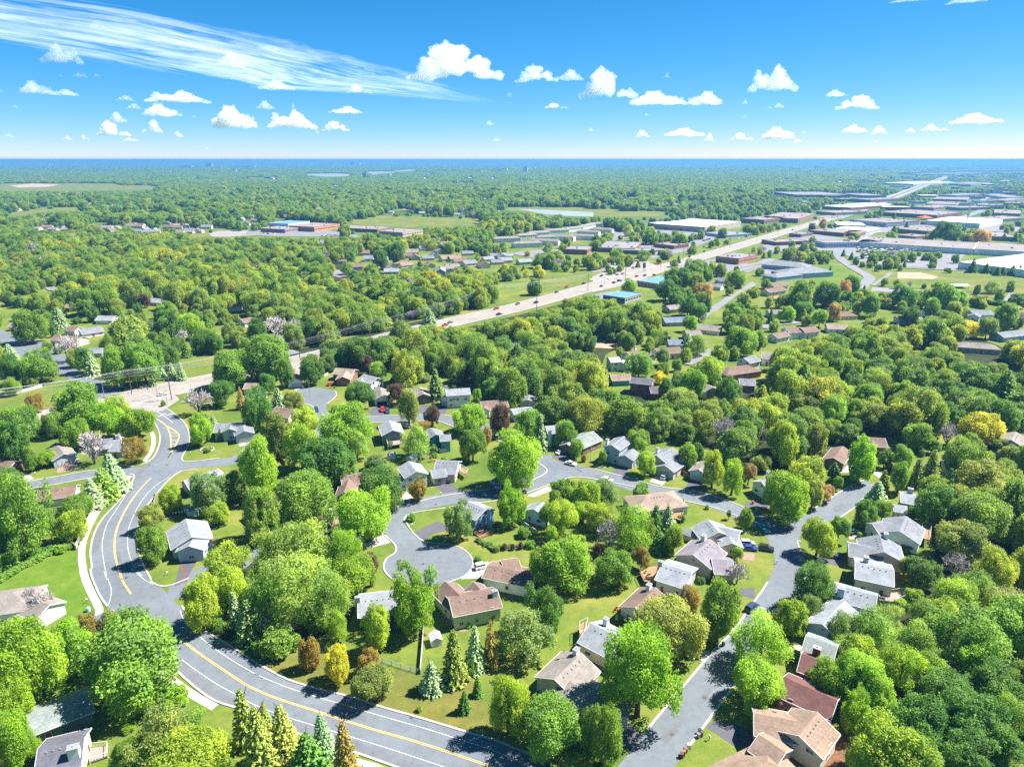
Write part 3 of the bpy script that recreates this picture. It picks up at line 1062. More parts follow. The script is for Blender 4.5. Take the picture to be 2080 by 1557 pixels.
def house(spec):
    """spec: dict(r=region, b=[(x1,y1,x2,y2,zr,W[,flags])...] ridge ends in the photo, roof, wall, label, nick ...)"""
    r = spec['r']
    blocks = []
    for bl in spec['b']:
        x1, y1, x2, y2, zr, W = bl[:6]
        fl = bl[6] if len(bl) > 6 else ''
        p1 = G(*T(r, x1, y1), zr).xy
        p2 = G(*T(r, x2, y2), zr).xy
        if (p2 - p1).length < 4.0:
            p2 = p1 + (p2 - p1).normalized() * 4.0
        pitch = 0.62 if 's' in fl else (0.3 if 'f' in fl else 0.44)
        blocks.append((p1, p2, zr, W, pitch, fl))
    C0 = (blocks[0][0] + blocks[0][1]) / 2
    root = empty('house', (C0.x, C0.y, 0), 0, spec.get('label'), 'house', spec.get('group'))
    rm, wm = rmat(spec['roof']), wmat(spec['wall'])
    walls = []
    tree_pts = []
    for bi, (p1, p2, zr, W, pitch, fl) in enumerate(blocks):
        hip = 'h' in fl
        u, n, L, ze = block_geo(p1, p2, zr, W, pitch, hip)
        if hip:
            # ridge given; the hips run out from its ends
            e1, e2 = p1 - u * (W / 2 - 0.3), p2 + u * (W / 2 - 0.3)
        else:
            e1, e2 = p1 + u * 0.4, p2 - u * 0.4
        hw = W / 2 - 0.45
        P = lambda q, s, z: (q.x + n.x * s - C0.x, q.y + n.y * s - C0.y, z)
        k = 0.012 * bi
        # walls
        mb = MB()
        zw = ze + 0.45 * pitch - 0.08
        a, b_, c, d = (P(e1, -hw, 0), P(e2, -hw, 0), P(e2, hw, 0), P(e1, hw, 0))
        A, B_, C_, D_ = (P(e1, -hw, zw), P(e2, -hw, zw), P(e2, hw, zw), P(e1, hw, zw))
        if hip:
            for f in ((a, b_, B_, A), (b_, c, C_, B_), (c, d, D_, C_), (d, a, A, D_)):
                mb.face(f)
        else:
            r1, r2 = P(e1, 0, zr - 0.12), P(e2, 0, zr - 0.12)
            mb.face((a, b_, B_, A))
            mb.face((c, d, D_, C_))
            mb.face((b_, c, C_, r2, B_))
            mb.face((d, a, A, r1, D_))
        wm_b = wm if not ('k' in fl) else wmat('bk')
        mb.build('wall', wm_b, root)
        # roof
        rb = MB()
        t = 0.2
        o = 0.0
        sW = W / 2
        if hip:
            q1, q2 = p1 - u * sW, p2 + u * sW
            R1, R2 = P(p1, 0, zr + k), P(p2, 0, zr + k)
            E = [P(q1, -sW, ze + k), P(q2, -sW, ze + k), P(q2, sW, ze + k), P(q1, sW, ze + k)]
            rb.face((E[0], E[1], R2, R1))
            rb.face((E[1], E[2], R2))
            rb.face((E[2], E[3], R1, R2))
            rb.face((E[3], E[0], R1))
            El = [(x, y, z - t) for x, y, z in E]
            rb.face(El[::-1])
            tb = MB()
            for i in range(4):
                j = (i + 1) % 4
                tb.face((El[i], El[j], E[j], E[i]))
            tb.build('trim', m_trim, root)
        else:
            q1, q2 = p1 - u * 0.05, p2 + u * 0.05
            up = lambda p, dz: (p[0], p[1], p[2] + dz)
            for s in (-1, 1):
                e_a, e_b = P(q1, s * sW, ze + k), P(q2, s * sW, ze + k)
                r_a, r_b = P(q1, 0, zr + k), P(q2, 0, zr + k)
                if s < 0:
                    top = (e_a, e_b, r_b, r_a)
                else:
                    top = (e_b, e_a, r_a, r_b)
                rb.hexa([up(p, -t) for p in top], top)
            # white barge boards and gutters
            tb = MB()
            for q, sg in ((q1, -1), (q2, 1)):
                for s in (-1, 1):
                    e = Vector(P(q, s * sW, ze + k))
                    rr = Vector(P(q, 0, zr + k))
                    w3 = Vector((u.x, u.y, 0)) * 0.1 * sg
                    b4 = [e - Vector((0, 0, 0.27)), e - Vector((0, 0, 0.27)) + w3, rr - Vector((0, 0, 0.27)) + w3, rr - Vector((0, 0, 0.27))]
                    t4 = [v + Vector((0, 0, 0.30)) for v in b4]
                    tb.hexa(b4, t4)
            for s in (-1, 1):
                e_a, e_b = Vector(P(q1, s * sW, ze + k)), Vector(P(q2, s * sW, ze + k))
                w3 = Vector((n.x, n.y, 0)) * 0.12 * s
                b4 = [e_a - Vector((0, 0, 0.2)), e_b - Vector((0, 0, 0.2)), e_b - Vector((0, 0, 0.2)) + w3, e_a - Vector((0, 0, 0.2)) + w3]
                tb.hexa(b4, [v + Vector((0, 0, 0.19)) for v in b4])
            tb.build('trim', m_trim, root)
        ro = rb.build('roof', rm, root)
        # walls for windows: (start, direction, length, outward normal, height)
        hv = Vector((0, -1))
        for q, dr, ln, nrm, gable in ((e1 - n * hw, u, (e2 - e1).length, -n, 0), (e2 + n * hw, -u, (e2 - e1).length, n, 0), (e2 - n * hw, n, 2 * hw, u, 1), (e1 + n * hw, -n, 2 * hw, -u, 1)):
            walls.append([q, dr, ln, nrm, zw, (zr if gable and not hip else zw), bi, []])
        for q in (p1, p2):
            for s in (-sW, 0, sW):
                v = q + n * s + (u * sW * (-1 if q is p1 else 1) if hip and s else Vector((0, 0)))
                tree_pts.append((v.x, v.y, zr if s == 0 else ze))
                if s:
                    tree_pts.append((v.x, v.y, 0.5))
        # vents along the ridge of the main block
        if bi == 0 and spec.get('vents', 1) and L > 7 and spec.get('near', 1):
            vs = spec.get('vside', -1)
            if (n * vs).dot(Vector((-C0.x, -C0.y))) < 0:
                vs = -vs
            for i in range(5):
                q = p1.lerp(p2, 0.2 + 0.15 * i) + n * vs * 1.1
                put('roof_vent', ME_VENT, root, (q.x - C0.x, q.y - C0.y, zr - 1.1 * pitch + 0.1), (0, 0, math.atan2(u.y, u.x)))
    if spec.get('near', 1):
        paint_world(tree_pts, 3) if len(blocks) == 1 else [paint_world(tree_pts[i * 10:(i + 1) * 10], 3) for i in range(len(blocks))]
    else:
        paint_world(tree_pts[:10], 3)

    def blocked(pt, bi):
        """is the point inside another block"""
        for j, (p1, p2, zr, W, pitch, fl) in enumerate(blocks):
            if j == bi:
                continue
            u = (p2 - p1)
            L = u.length
            u = u / L
            n = Vector((-u.y, u.x))
            v = pt - p1
            if -0.3 < v.dot(u) < L + 0.3 and abs(v.dot(n)) < W / 2 - 0.2:
                return True
        return False

    def hit(px, py):
        """wall seen at a photo pixel"""
        A = Vector((0, 0, CAMH))
        B = G(px, py, 0.0)
        best = None
        for w in walls:
            q, dr, ln, nrm, zw, zt, bi, used = w
            den = (B - A).xy.dot(nrm)
            if den >= -1e-6:
                continue
            t = (q - A.xy).dot(nrm) / den
            X = A + (B - A) * t
            s = (X.xy - q).dot(dr)
            over = max(0, -s, s - ln) + max(0, -X.z, X.z - zt)
            if best is None or over < best[0]:
                best = (over, w, s, X.z)
        return best

    def on_wall(w, s, z):
        q, dr, ln, nrm = w[:4]
        p = q + dr * s
        return (p.x - C0.x, p.y - C0.y, z), math.atan2(nrm.y, nrm.x) - math.pi / 2

    for g in spec.get('g', []):
        h = hit(*T(r, g[0], g[1]))
        if h is None:
            continue
        w = h[1]
        wd = min(g[2] if len(g) > 2 else 4.9, w[2] - 0.6)
        s = min(max(h[2], wd / 2 + 0.25), w[2] - wd / 2 - 0.25)
        loc, rz = on_wall(w, s, 0)
        garage(root, loc, rz, round(wd, 1), len(g) > 3)
        w[7].append((s - wd / 2 - 0.3, s + wd / 2 + 0.3))
    nwin = 0
    for wi, w in enumerate(walls):
        q, dr, ln, nrm, zw, zt, bi, used = w
        mid = q + dr * ln / 2
        if nrm.dot(-mid.normalized()) < -0.35 and not spec.get('allwin'):
            continue
        step = spec.get('wstep', 3.3)
        cnt = int((ln - 1.2) // step)
        if cnt < 1:
            cnt = 1 if ln > 3 else 0
        rows = [1.0] if zw < 4.2 else [0.9, 3.5]
        if zw < 2.4:
            rows = [0.75]
        for rr in rows:
            for i in range(cnt):
                s = ln * (i + 0.5) / cnt + (rnd.random() - 0.5) * 0.7
                if any(a < s + 0.7 and s - 0.7 < b_ for a, b_ in used) and rr < 2.5:
                    continue
                if blocked(q + dr * s + nrm * 0.25, bi) or nwin > 26:
                    continue
                if rnd.random() < spec.get('skip', 0.2):
                    continue
                loc, rz = on_wall(w, s, rr + 0.02)
                if rr < 2 and not spec.get('_door') and rnd.random() < 0.3 and spec.get('near', 1):
                    put('door', ME_DOOR, root, (loc[0], loc[1], 0.05), (0, 0, rz))
                    spec['_door'] = 1
                    continue
                window(root, loc, rz, *rnd.choice(((1.3, 1.15), (1.7, 1.15), (1.1, 1.3)) if zw > 2.4 else ((1.1, 0.9),)))
                nwin += 1
        if zt > zw + 1.9 and w[6] == 0 and rnd.random() < 0.5 and spec.get('near', 1):
            loc, rz = on_wall(w, ln / 2, zw - 0.1)
            if not blocked(mid + nrm * 0.25, bi):
                window(root, loc, rz, 1.1, 0.9)
    for ch in spec.get('ch', []):
        zt = blocks[0][2] + 0.9
        p = G(*T(r, ch[0], ch[1]), zt).xy
        col = ch[2] if len(ch) > 2 else spec['wall']
        mb = MB()
        w_, d_ = (ch[3], ch[4]) if len(ch) > 4 else (1.3, 0.95)
        u = (blocks[0][1] - blocks[0][0])
        rz = math.atan2(u.y, u.x)
        mb.box((p.x - C0.x, p.y - C0.y, 0.0), (w_, d_, zt), 0, rz)
        mb.box((p.x - C0.x, p.y - C0.y, zt), (w_ + 0.25, d_ + 0.25, 0.14), 1, rz)
        mb.tube((p.x - C0.x, p.y - C0.y, zt + 0.14), (p.x - C0.x, p.y - C0.y, zt + 0.32), 0.13, 0.13, 8, 1)
        mb.build('chimney', [m_brickc if col == 'bk' else wmat(col), m_metal], root)
    for dk in spec.get('deck', []):
        deck(root, C0, r, dk)
    for sk in spec.get('sky', []):
        pass
    z0 = blocks[0][2]
    if spec.get('nick'):
        landmark(spec['nick'], (C0.x, C0.y, z0 - 1))
    return root


def deck(root, C0, r, s):
    """raised timber deck with railing, a part of its house: (points, height, white?)"""
    pts, z, white = s
    P = [G(*p, z) for p in px_list(r, pts)]
    P = [Vector((p.x - C0.x, p.y - C0.y)) for p in P]
    A = sum(P[i - 1].cross(P[i]) for i in range(len(P)))
    if A < 0:
        P = P[::-1]
    mb = MB()
    mb.face([(p.x, p.y, z) for p in P])
    for i in range(len(P)):
        a, b_ = P[i - 1], P[i]
        mb.face([(a.x, a.y, z - 0.25), (b_.x, b_.y, z - 0.25), (b_.x, b_.y, z), (a.x, a.y, z)])
        mb.tube((b_.x, b_.y, 0), (b_.x, b_.y, z + 1.0), 0.08, 0.08, 5, 1)
        mb.tube((a.x, a.y, z + 1.0), (b_.x, b_.y, z + 1.0), 0.06, 0.06, 4, 1)
        k = max(1, int((b_ - a).length / 0.5))
        for j in range(k):
            q = a.lerp(b_, j / k)
            mb.tube((q.x, q.y, z), (q.x, q.y, z + 1.0), 0.03, 0.03, 3, 1, False)
    mb.build('deck', [m_greywood if white == 2 else m_wood, m_trim if white else m_wood], root)


NEAR = [
    dict(r='A', b=[(-120, 205, 95, 175, 6.6, 12, 'h'), (140, 190, 390, 275, 5.4, 8.5, '')], roof='tg', wall='w', g=[(350, 370, 4.9)], label='tan hip roofed house with white garage beside the wide lawn', nick='the hip roofed house by the wide lawn'),
    dict(r='A', b=[(215, 1165, 715, 975, 4.6, 9.2, 'f')], roof='gg', wall='dt', skip=0.35, label='long slate green house with low grey green roof dappled by tree shade', nick='the long slate green house', vents=0),
    dict(r='A', b=[(300, 1415, 665, 1325, 6.0, 10, '')], roof='dg', wall='t', ch=[(575, 1400, 'w', 1.9, 1.4)], deck=[('700,1400 850,1385 850,1470 710,1520', 0.5, 2)], label='house with dark charcoal shingles, big white chimney and tan patio', nick='the dark shingled house with the patio'),
    dict(r='B', b=[(885, 222, 1190, 190, 6.0, 10.5, '')], roof='lg', wall='dk', ch=[(880, 215, 'gy', 1.2, 0.9)], label='pale roofed house with dark walls half hidden behind trees', nick='the dark walled house near the round maple'),
    dict(r='B', b=[(1605, 232, 1985, 160, 6.4, 9.5, ''), (1572, 88, 1705, 215, 5.9, 8, 's'), (1795, 92, 1850, 150, 5.2, 6, 's')], roof='br', wall='sg', ch=[(1965, 165, 'pc', 1.3, 1.0)], label='sage green house with brown gabled roofs behind the small shed', nick='the sage green house'),
    dict(r='X', b=[(990, 1147, 1086, 1166, 4.9, 9.0, 'f'), (1020, 1143, 1054, 1138, 4.6, 6, 'f')], roof='br', wall='w', skip=0.4, label='long low white house with brown roof beside the round cul-de-sac', nick='the long white house'),
    dict(r='C', b=[(1130, 292, 1290, 140, 5.8, 9.5, '')], roof='br', wall='w', skip=0.6, ch=[(1240, 115, 'w', 1.5, 1.1)], label='white gabled house with rosy brown roof and red garden chairs', nick='the white house with the rosy roof'),
    dict(r='C', b=[(775, 418, 1100, 580, 6.0, 11, '')], roof='lg', wall='t', ch=[(900, 385, 'w', 1.2, 1.1)], deck=[('690,430 755,400 740,490 690,520', 2.4, 1)], label='house with blue grey roof, white chimney and white back deck', nick='the blue grey roof with the white chimney'),
    dict(r='C', b=[(492, 862, 700, 655, 6.2, 11, ''), (655, 905, 945, 965, 5.9, 8.5, 'h')], roof='tg', wall='gy', skip=0.75, ch=[(665, 625, 'w', 1.5, 1.0)], label='grey tan gabled house with vents and a dish on its ridge', nick='the grey tan gabled house'),
    dict(r='D', b=[(298, 1308, 440, 1125, 6.6, 10, ''), (-60, 1130, 330, 1205, 5.9, 8.5, ''), (-20, 1300, 190, 1440, 5.4, 7.5, '')], roof='ot', wall='t', label='large house with layered orange tan roofs beside the bark mulch bed', nick='the orange tan roofed house'),
    dict(r='X', b=[(1500, 1575, 1560, 1545, 5.0, 12, 'h')], roof='ot', wall='t', label='low orange tan hip roof at the corner of the dark driveway', nick='the low orange hip roof'),
    dict(r='D', b=[(318, 662, 555, 745, 6.2, 8.5, ''), (175, 845, 600, 1030, 6.2, 9, '')], roof='rb', wall='bk', label='dark red house with two long maroon roofs stepping downhill', nick='the maroon roofed house'),
    dict(r='D', b=[(352, 520, 598, 605, 6.4, 9, '')], roof='gg', wall='lb', ch=[(440, 615, 'bk', 1.6, 1.2)], label='grey green roofed house with red brick chimney', nick='the house with the red brick chimney'),
    dict(r='D', b=[(575, 110, 915, 205, 6.4, 9, ''), (655, 245, 480, 425, 6.0, 8, '')], roof='lg', wall='bg', ch=[(632, 145, 'bg', 1.7, 1.3)], label='blue grey cross gabled house with a tall square chimney', nick='the house with the tall blue chimney'),
    dict(r='H', b=[(742, 1405, 1045, 1468, 6.0, 12, 'f')], roof='lg', wall='t', deck=[('D:920,195 D:1150,160 D:1140,220 D:1060,255 D:930,235', 0.7, 2)], label='tan house with wide pale low roof and round patio deck', nick='the wide pale roof with the patio deck'),
    dict(r='H', b=[(967, 1322, 935, 1190, 6.2, 12, ''), (690, 1255, 955, 1300, 5.4, 9, '')], roof='gr', wall='t', ch=[(985, 1180, 'w', 1.5, 1.1), (830, 1365, 'gy', 1.5, 1.1)], g=[(665, 1410, 2.6)], label='grey roofed tan house with a dark car on its driveway', nick='the grey roofed tan house'),
    dict(r='H', b=[(1090, 1158, 1140, 1042, 6.4, 12, ''), (880, 1105, 1080, 1090, 5.4, 8, '')], roof='gr', wall='pc', skip=0.4, deck=[('1270,1110 1340,1120 1330,1230 1265,1215', 2.6, 1)], label='pale mint house with grey roof and white deck stairs', nick='the pale mint house'),
    dict(r='H', b=[(1100, 862, 1260, 890, 6.2, 9, 'f'), (1040, 945, 1110, 955, 4.6, 6, '')], roof='lg', wall='t', ch=[(1180, 825, 'lg' if False else 'gy', 1.6, 1.2)], label='tan house with pale lilac roof between conifers and round trees', nick='the pale lilac roof'),
    dict(r='H', b=[(760, 412, 975, 425, 6.2, 10, ''), (640, 490, 570, 580, 5.2, 8, '')], roof='br', wall='bn', skip=0.4, label='long brown house behind the neat oval tree', nick='the long brown house'),
    dict(r='H', b=[(1975, 440, 2010, 375, 7.0, 11, '')], roof='tg', wall='gy', label='grey gabled house with big window beside the golden tree', nick='the grey house by the golden tree'),
    dict(r='H', b=[(0, 770, 190, 730, 6.2, 10, '')], roof='lg', wall='pc', ch=[(55, 690, 'w', 1.3, 1.0)], label='pale house with light roof and white chimney behind a green tree', nick='the pale house at the bend'),
    dict(r='G', b=[(943, 478, 1040, 410, 8.2, 7.5, ''), (1050, 560, 1112, 510, 5.2, 7, '')], roof='gr', wall='bg', g=[(1045, 615, 4.9)], ch=[(910, 435, 'w', 1.3, 1.0)], wstep=2.6, skip=0.1, label='two storey blue grey house with white trim and white garage', nick='the two storey blue grey house'),
    dict(r='G', b=[(640, 435, 795, 370, 5.8, 11, ''), (590, 470, 690, 400, 4.6, 7, '')], roof='gg', wall='bn', g=[(590, 495, 4.6, 1)], label='low brown house with grey roof and dark open garage', nick='the low brown house with the dark garage'),
    dict(r='G', b=[(1300, 560, 1425, 500, 6.8, 9.5, ''), (1365, 640, 1475, 565, 5.2, 8, '')], roof='gr', wall='gy', g=[(1370, 685, 4.9)], ch=[(1308, 505, 'w', 1.2, 1.0)], label='grey house with stepped roofs and a white car in its drive', nick='the grey stepped roof house'),
    dict(r='G', b=[(1632, 672, 1705, 600, 5.0, 7.5, '')], roof='tg', wall='lb', g=[(1625, 735, 4.9)], label='pale blue garage house partly behind two bright trees', nick='the pale blue garage house'),
    dict(r='G', b=[(1215, 880, 1370, 862, 6.0, 12, 'h')], roof='tn', wall='pc', deck=[('1450,990 1520,1000 1490,1075 1420,1050', 1.6, 0)], label='pinkish tan hip roofed house with red deck below the street', nick='the pinkish hip roof'),
    dict(r='G', b=[(1790, 1168, 1705, 1068, 6.0, 11, ''), (1790, 1125, 1960, 1165, 5.6, 9, ''), (1895, 1255, 1870, 1190, 4.6, 7, '')], roof='lg', wall='t', label='pale grey roofed house with many vents beside two blue cars', nick='the pale roof by the blue cars'),
    dict(r='G', b=[(1590, 1345, 1722, 1225, 6.2, 11.5, ''), (1735, 1385, 1900, 1390, 5.0, 9, '')], roof='pg', wall='t', skip=0.8, ch=[(1675, 1195, 'w', 1.6, 1.2)], label='large purple grey shingled house with tan gable wall', nick='the purple grey roof'),
    dict(r='G', b=[(1345, 1418, 1580, 1490, 5.6, 12, 'f')], roof='lg', wall='gy', ch=[(1332, 1400, 'gy', 1.2, 1.0)], deck=[('1165,1485 1245,1440 1330,1430 1290,1560 1200,1557', 1.5, 0)], label='light blue grey roofed house with orange timber deck', nick='the pale roof with the orange deck'),
    dict(r='F', b=[(1893, 988, 1755, 925, 6.4, 9.5, '')], roof='lg', wall='bl', ch=[(1925, 985, 'bl', 1.4, 1.0)], deck=[('1790,1170 1870,1115 1960,1165 1860,1215', 0.5, 0)], label='bright blue house with pale roof and busy timber patio', nick='the bright blue house'),
    dict(r='F', b=[(1505, 600, 1680, 610, 6.2, 12, ''), (1460, 680, 1570, 665, 4.8, 7.5, '')], roof='gr', wall='t', g=[(1548, 755, 4.9)], deck=[('1700,650 1755,690 1740,715 1690,690', 2.2, 1)], label='grey roofed house with white garage door above a dark driveway', nick='the grey roof with the white garage door'),
    dict(r='F', b=[(1345, 688, 1285, 608, 7.2, 9, ''), (1270, 745, 1235, 700, 4.8, 7, '')], roof='lg', wall='pc', skip=0.0, wstep=2.4, label='narrow pale cyan two storey house by the small sheds', nick='the pale cyan two storey house'),
    dict(r='F', b=[(745, 722, 965, 690, 5.8, 10, ''), (808, 752, 775, 850, 5.2, 7, 's')], roof='br', wall='bn', label='brown roofed house with a steep front gable between trees', nick='the brown roof with the steep gable'),
    dict(r='F', b=[(1160, 363, 1130, 285, 6.6, 9.5, '')], roof='lg', wall='sl', skip=0.1, deck=[('1110,440 1230,420 1235,470 1120,490', 1.8, 2)], label='slate blue gabled house with pale roof and small back deck', nick='the slate blue gabled house'),
    dict(r='F', b=[(1500, 395, 1460, 345, 6.4, 8.5, ''), (1615, 395, 1530, 400, 6.6, 7, '')], roof='gr', wall='te', skip=0.0, wstep=2.4, label='teal two storey house with many windows beside a white gate', nick='the teal house'),
    dict(r='F', b=[(1575, 40, 1765, 28, 8.4, 9, ''), (1592, 92, 1645, 58, 5.8, 8.5, '')], roof='lg', wall='w', g=[(1575, 150, 4.9)], skip=0.05, ch=[(1580, 15, 'w', 1.2, 1.0)], wstep=2.6, label='white two storey house with pale roof at the woodland edge', nick='the white two storey house'),
    dict(r='F', b=[(1850, 135, 2060, 118, 6.4, 10, ''), (1880, 185, 1900, 140, 5.4, 6, '')], roof='br', wall='w', label='white house with long brown roof beside a purple tree', nick='the long brown roofed white house'),
    dict(r='F', b=[(1075, 92, 1060, 25, 5.2, 8, '')], roof='tg', wall='w', g=[(1075, 168, 4.9, 1)], label='white garage with tan roof and dark open door', nick='the tan roofed garage'),
    dict(r='F', b=[(1270, 30, 1400, 42, 6.0, 9, ''), (1400, 75, 1370, 20, 5.6, 7, '')], roof='tg', wall='bn', label='brown timber house with tan roof behind an olive tree', nick='the brown timber house'),
    dict(r='F', b=[(235, 178, 385, 195, 5.0, 11, '')], roof='br', wall='c', label='red brown roofed cream house below the upper cul-de-sac', nick='the red brown roofed cream house'),
    dict(r='E', b=[(1705, 312, 1940, 300, 6.2, 10, ''), (1812, 352, 1830, 310, 5.8, 6.5, ''), (1930, 368, 1915, 310, 5.6, 8, '')], roof='gr', wall='bg', g=[(1940, 430, 4.9)], skip=0.05, wstep=2.4, label='blue grey house with twin front gables and stone ringed flower bed', nick='the twin gabled blue grey house'),
    dict(r='X', b=[(500, 797, 540, 795, 5.0, 9, '')], roof='lg', wall='pc', label='pale roofed house among trees by the blue spruce', nick='the pale roof by the blue spruce'),
    dict(r='E', b=[(755, 440, 960, 415, 5.2, 11, ''), (890, 470, 1000, 470, 4.6, 8, '')], roof='gr', wall='gy', ch=[(930, 405, 'w', 1.7, 1.4)], label='grey roofed house with a broad white chimney by the bare tree', nick='the grey roof by the bare tree'),
    dict(r='E', b=[(503, 548, 440, 462, 5.2, 8.5, '')], roof='tg', wall='bg', g=[(510, 600, 4.9)], label='pale blue garage house with brown roof above a red paver drive', nick='the house with the red paver drive'),
    dict(r='E', b=[(0, 600, 120, 608, 5.2, 10, '')], roof='br', wall='bn', label='low brown house half hidden by the columnar trees', nick='the low brown house by the pale drive'),
    dict(r='E', b=[(300, 838, 605, 795, 5.0, 9.5, '')], roof='br', wall='w', label='white house with long rosy brown roof beside the pines', nick='the white house beside the pines'),
    dict(r='E', b=[(1455, 762, 1620, 712, 5.2, 10, ''), (1600, 720, 1720, 665, 5.0, 8, '')], roof='lg', wall='gy', label='long pale grey roofed house beside the road bend', nick='the long pale roof by the bend'),
    dict(r='E', b=[(1468, 1065, 1512, 1205, 6.4, 12, ''), (1545, 1185, 1492, 1278, 5.6, 8, '')], roof='lg', wall='bg', g=[(1490, 1355, 4.9)], label='blue grey house with pale roof, white garage and red umbrella', nick='the blue grey house with the red umbrella'),
    dict(r='J', b=[(570, 1328, 690, 1338, 5.8, 10, ''), (610, 1385, 640, 1340, 5.2, 8, 'k')], roof='tn', wall='bk', label='brick house with tan roof beside a red car', nick='the brick house with the red car'),
    dict(r='J', b=[(745, 1368, 830, 1392, 6.6, 9.5, ''), (722, 1415, 740, 1385, 5.4, 6, '')], roof='lg', wall='w', label='white house with light roof beside the purple tree', nick='the white house by the woods'),
    dict(r='J', b=[(305, 1395, 315, 1330, 5.4, 8, '')], roof='tn', wall='w', g=[(325, 1425, 4.9)], label='tan roofed house with a pale drive and parked car', nick='the tan roof at the upper circle'),
    dict(r='J', b=[(-5, 1425, 80, 1425, 5.0, 9, '')], roof='ot', wall='t', label='orange roofed house among trees near the intersection', nick='the orange roof near the intersection'),
    dict(r='J', b=[(1780, 1530, 1790, 1500, 5.0, 8, 'f')], roof='gr', wall='gy', label='small grey roof at the woodland edge behind the purple maple', nick='the small grey roof'),
    dict(r='G', b=[(420, 330, 540, 320, 6.4, 9, '')], roof='lg', wall='bl', ch=[(455, 365, 'lb', 1.3, 1.0)], label='blue walled house with pale roof beside the silver spruce', nick='the blue house by the silver spruce'),
    dict(r='G', b=[(330, 985, 400, 930, 5.8, 9, '')], roof='lg', wall='lb', label='light blue house beside the big yellow green trees', nick='the light blue house'),
    dict(r='D', b=[(465, 365, 600, 420, 5.4, 7, 'f')], roof='gr', wall='bg', label='low grey annex under the woodland edge trees', nick=None) if False else None,
    dict(r='F', b=[(690, 1160, 850, 1215, 5.0, 10, '')], roof='gr', wall='gy', label='grey roofed house hidden by a big light tree beside the black car', nick='the half hidden grey roof'),
    dict(r='F', b=[(90, 930, 180, 1010, 5.0, 9, '')], roof='br', wall='c', label='brown roofed house between the wooden fence and dark trees', nick='the brown roof by the wooden fence'),
    dict(r='F', b=[(345, 725, 420, 745, 4.0, 6, '')], roof='lg', wall='gy', label='small pale roof under the dark green trees', nick='the small pale roof'),
    dict(r='H', b=[(1440, 610, 1560, 625, 5.5, 9, 'f')], roof='gr', wall='gy', label='grey flat pitched roof under trees near the conifer row', nick='the grey roof near the conifer row'),
    dict(r='G', b=[(150, 200, 310, 180, 5.0, 8, 'f')], roof='lg', wall='w', label='low pale roofed house at the foot of the woods', nick='the low pale roof at the woods'),
    # middle distance
    dict(r='K', b=[(735, 1262, 800, 1258, 7.4, 9, ''), (815, 1290, 850, 1270, 5.6, 8, '')], roof='wt', wall='pc', label='pale mint two storey house with white roof in the woods', nick='the pale mint house in the woods'),
    dict(r='K', b=[(850, 1230, 930, 1212, 6.4, 10, ''), (930, 1215, 1010, 1240, 6.2, 10, '')], roof='br', wall='c', ch=[(905, 1195, 'w')], label='broad brown roofed house above the pale mint house', nick='the broad brown roof'),
    dict(r='K', b=[(1030, 1205, 1180, 1195, 6.2, 11, '')], roof='br', wall='c', label='long brown roofed house with steep front gables', nick='the long brown roof by the spruce'),
    dict(r='K', b=[(1110, 1150, 1200, 1150, 6.4, 10, '')], roof='bl', wall='gy', ch=[(1122, 1130, 'bk')], label='blue grey roofed house beside the tall blue spruce', nick='the blue grey roof by the tall spruce'),
    dict(r='K', b=[(745, 1370, 870, 1365, 5.2, 10, '')], roof='ot', wall='te', label='teal house with orange tan roof below the pale mint house', nick='the teal house in the woods'),
    dict(r='K', b=[(880, 1385, 1020, 1400, 8.0, 9, ''), (995, 1450, 1060, 1450, 5.4, 9, '')], roof='dg', wall='bk', skip=0, label='red brick house with dark roof in the woods', nick='the red brick house'),
    dict(r='K', b=[(1500, 1325, 1610, 1310, 6.2, 12, 'h')], roof='br', wall='bk', label='brown hip roofed brick house', nick='the brown hip roof'),
    dict(r='K', b=[(1560, 1395, 1660, 1400, 6.0, 10, '')], roof='gr', wall='bk', label='dark grey roofed brick house at the wood edge', nick='the dark grey roof at the wood edge'),
    dict(r='K', b=[(1590, 1265, 1660, 1250, 7.0, 10, '')], roof='gr', wall='w', label='white house with grey gables above the brown hip roof', nick='the white house with grey gables'),
    dict(r='K', b=[(1355, 1430, 1400, 1455, 6.2, 9, '')], roof='tg', wall='c', deck=[('1360,1480 1400,1475 1400,1500 1365,1505', 2.2, 0)], label='cream house with red deck between two dark trees', nick='the cream house with the red deck'),
    dict(r='K', b=[(1080, 1010, 1230, 1005, 5.5, 12, '')], roof='bl', wall='bg', label='blue grey roofed house above the green trees', nick='the blue grey roof'),
    dict(r='K', b=[(1100, 935, 1180, 925, 5.6, 11, '')], roof='tg', wall='t', label='tan roofed house with carport', nick='the tan roof with the carport'),
    dict(r='K', b=[(1310, 1050, 1450, 1065, 5.6, 12, '')], roof='tg', wall='c', label='tan grey roofed house by the side street', nick='the tan grey roof by the side street'),
    dict(r='K', b=[(1220, 1095, 1310, 1090, 5.6, 10, '')], roof='tg', wall='c', label='tan roof among round trees', nick='the tan roof among round trees'),
    dict(r='K', b=[(1360, 790, 1460, 800, 5.4, 11, '')], roof='pg', wall='w', label='lilac roofed white house near the bare tree', nick='the lilac roof'),
    dict(r='K', b=[(1430, 755, 1490, 770, 5.4, 9, '')], roof='gr', wall='w', label='grey roofed white house beside the lawn', nick='the grey roofed white house'),
    dict(r='L', b=[(20, 830, 130, 815, 6.2, 11, ''), (60, 800, 150, 790, 6.0, 9, '')], roof='br', wall='c', deck=[('70,880 110,870 110,890 75,895', 2.0, 0)], label='mauve brown stepped roofs with orange deck', nick='the mauve stepped roofs'),
    dict(r='L', b=[(395, 825, 480, 815, 6.0, 10, '')], roof='gr', wall='c', label='grey roofed house below the bright lawn', nick='the grey roof below the lawn'),
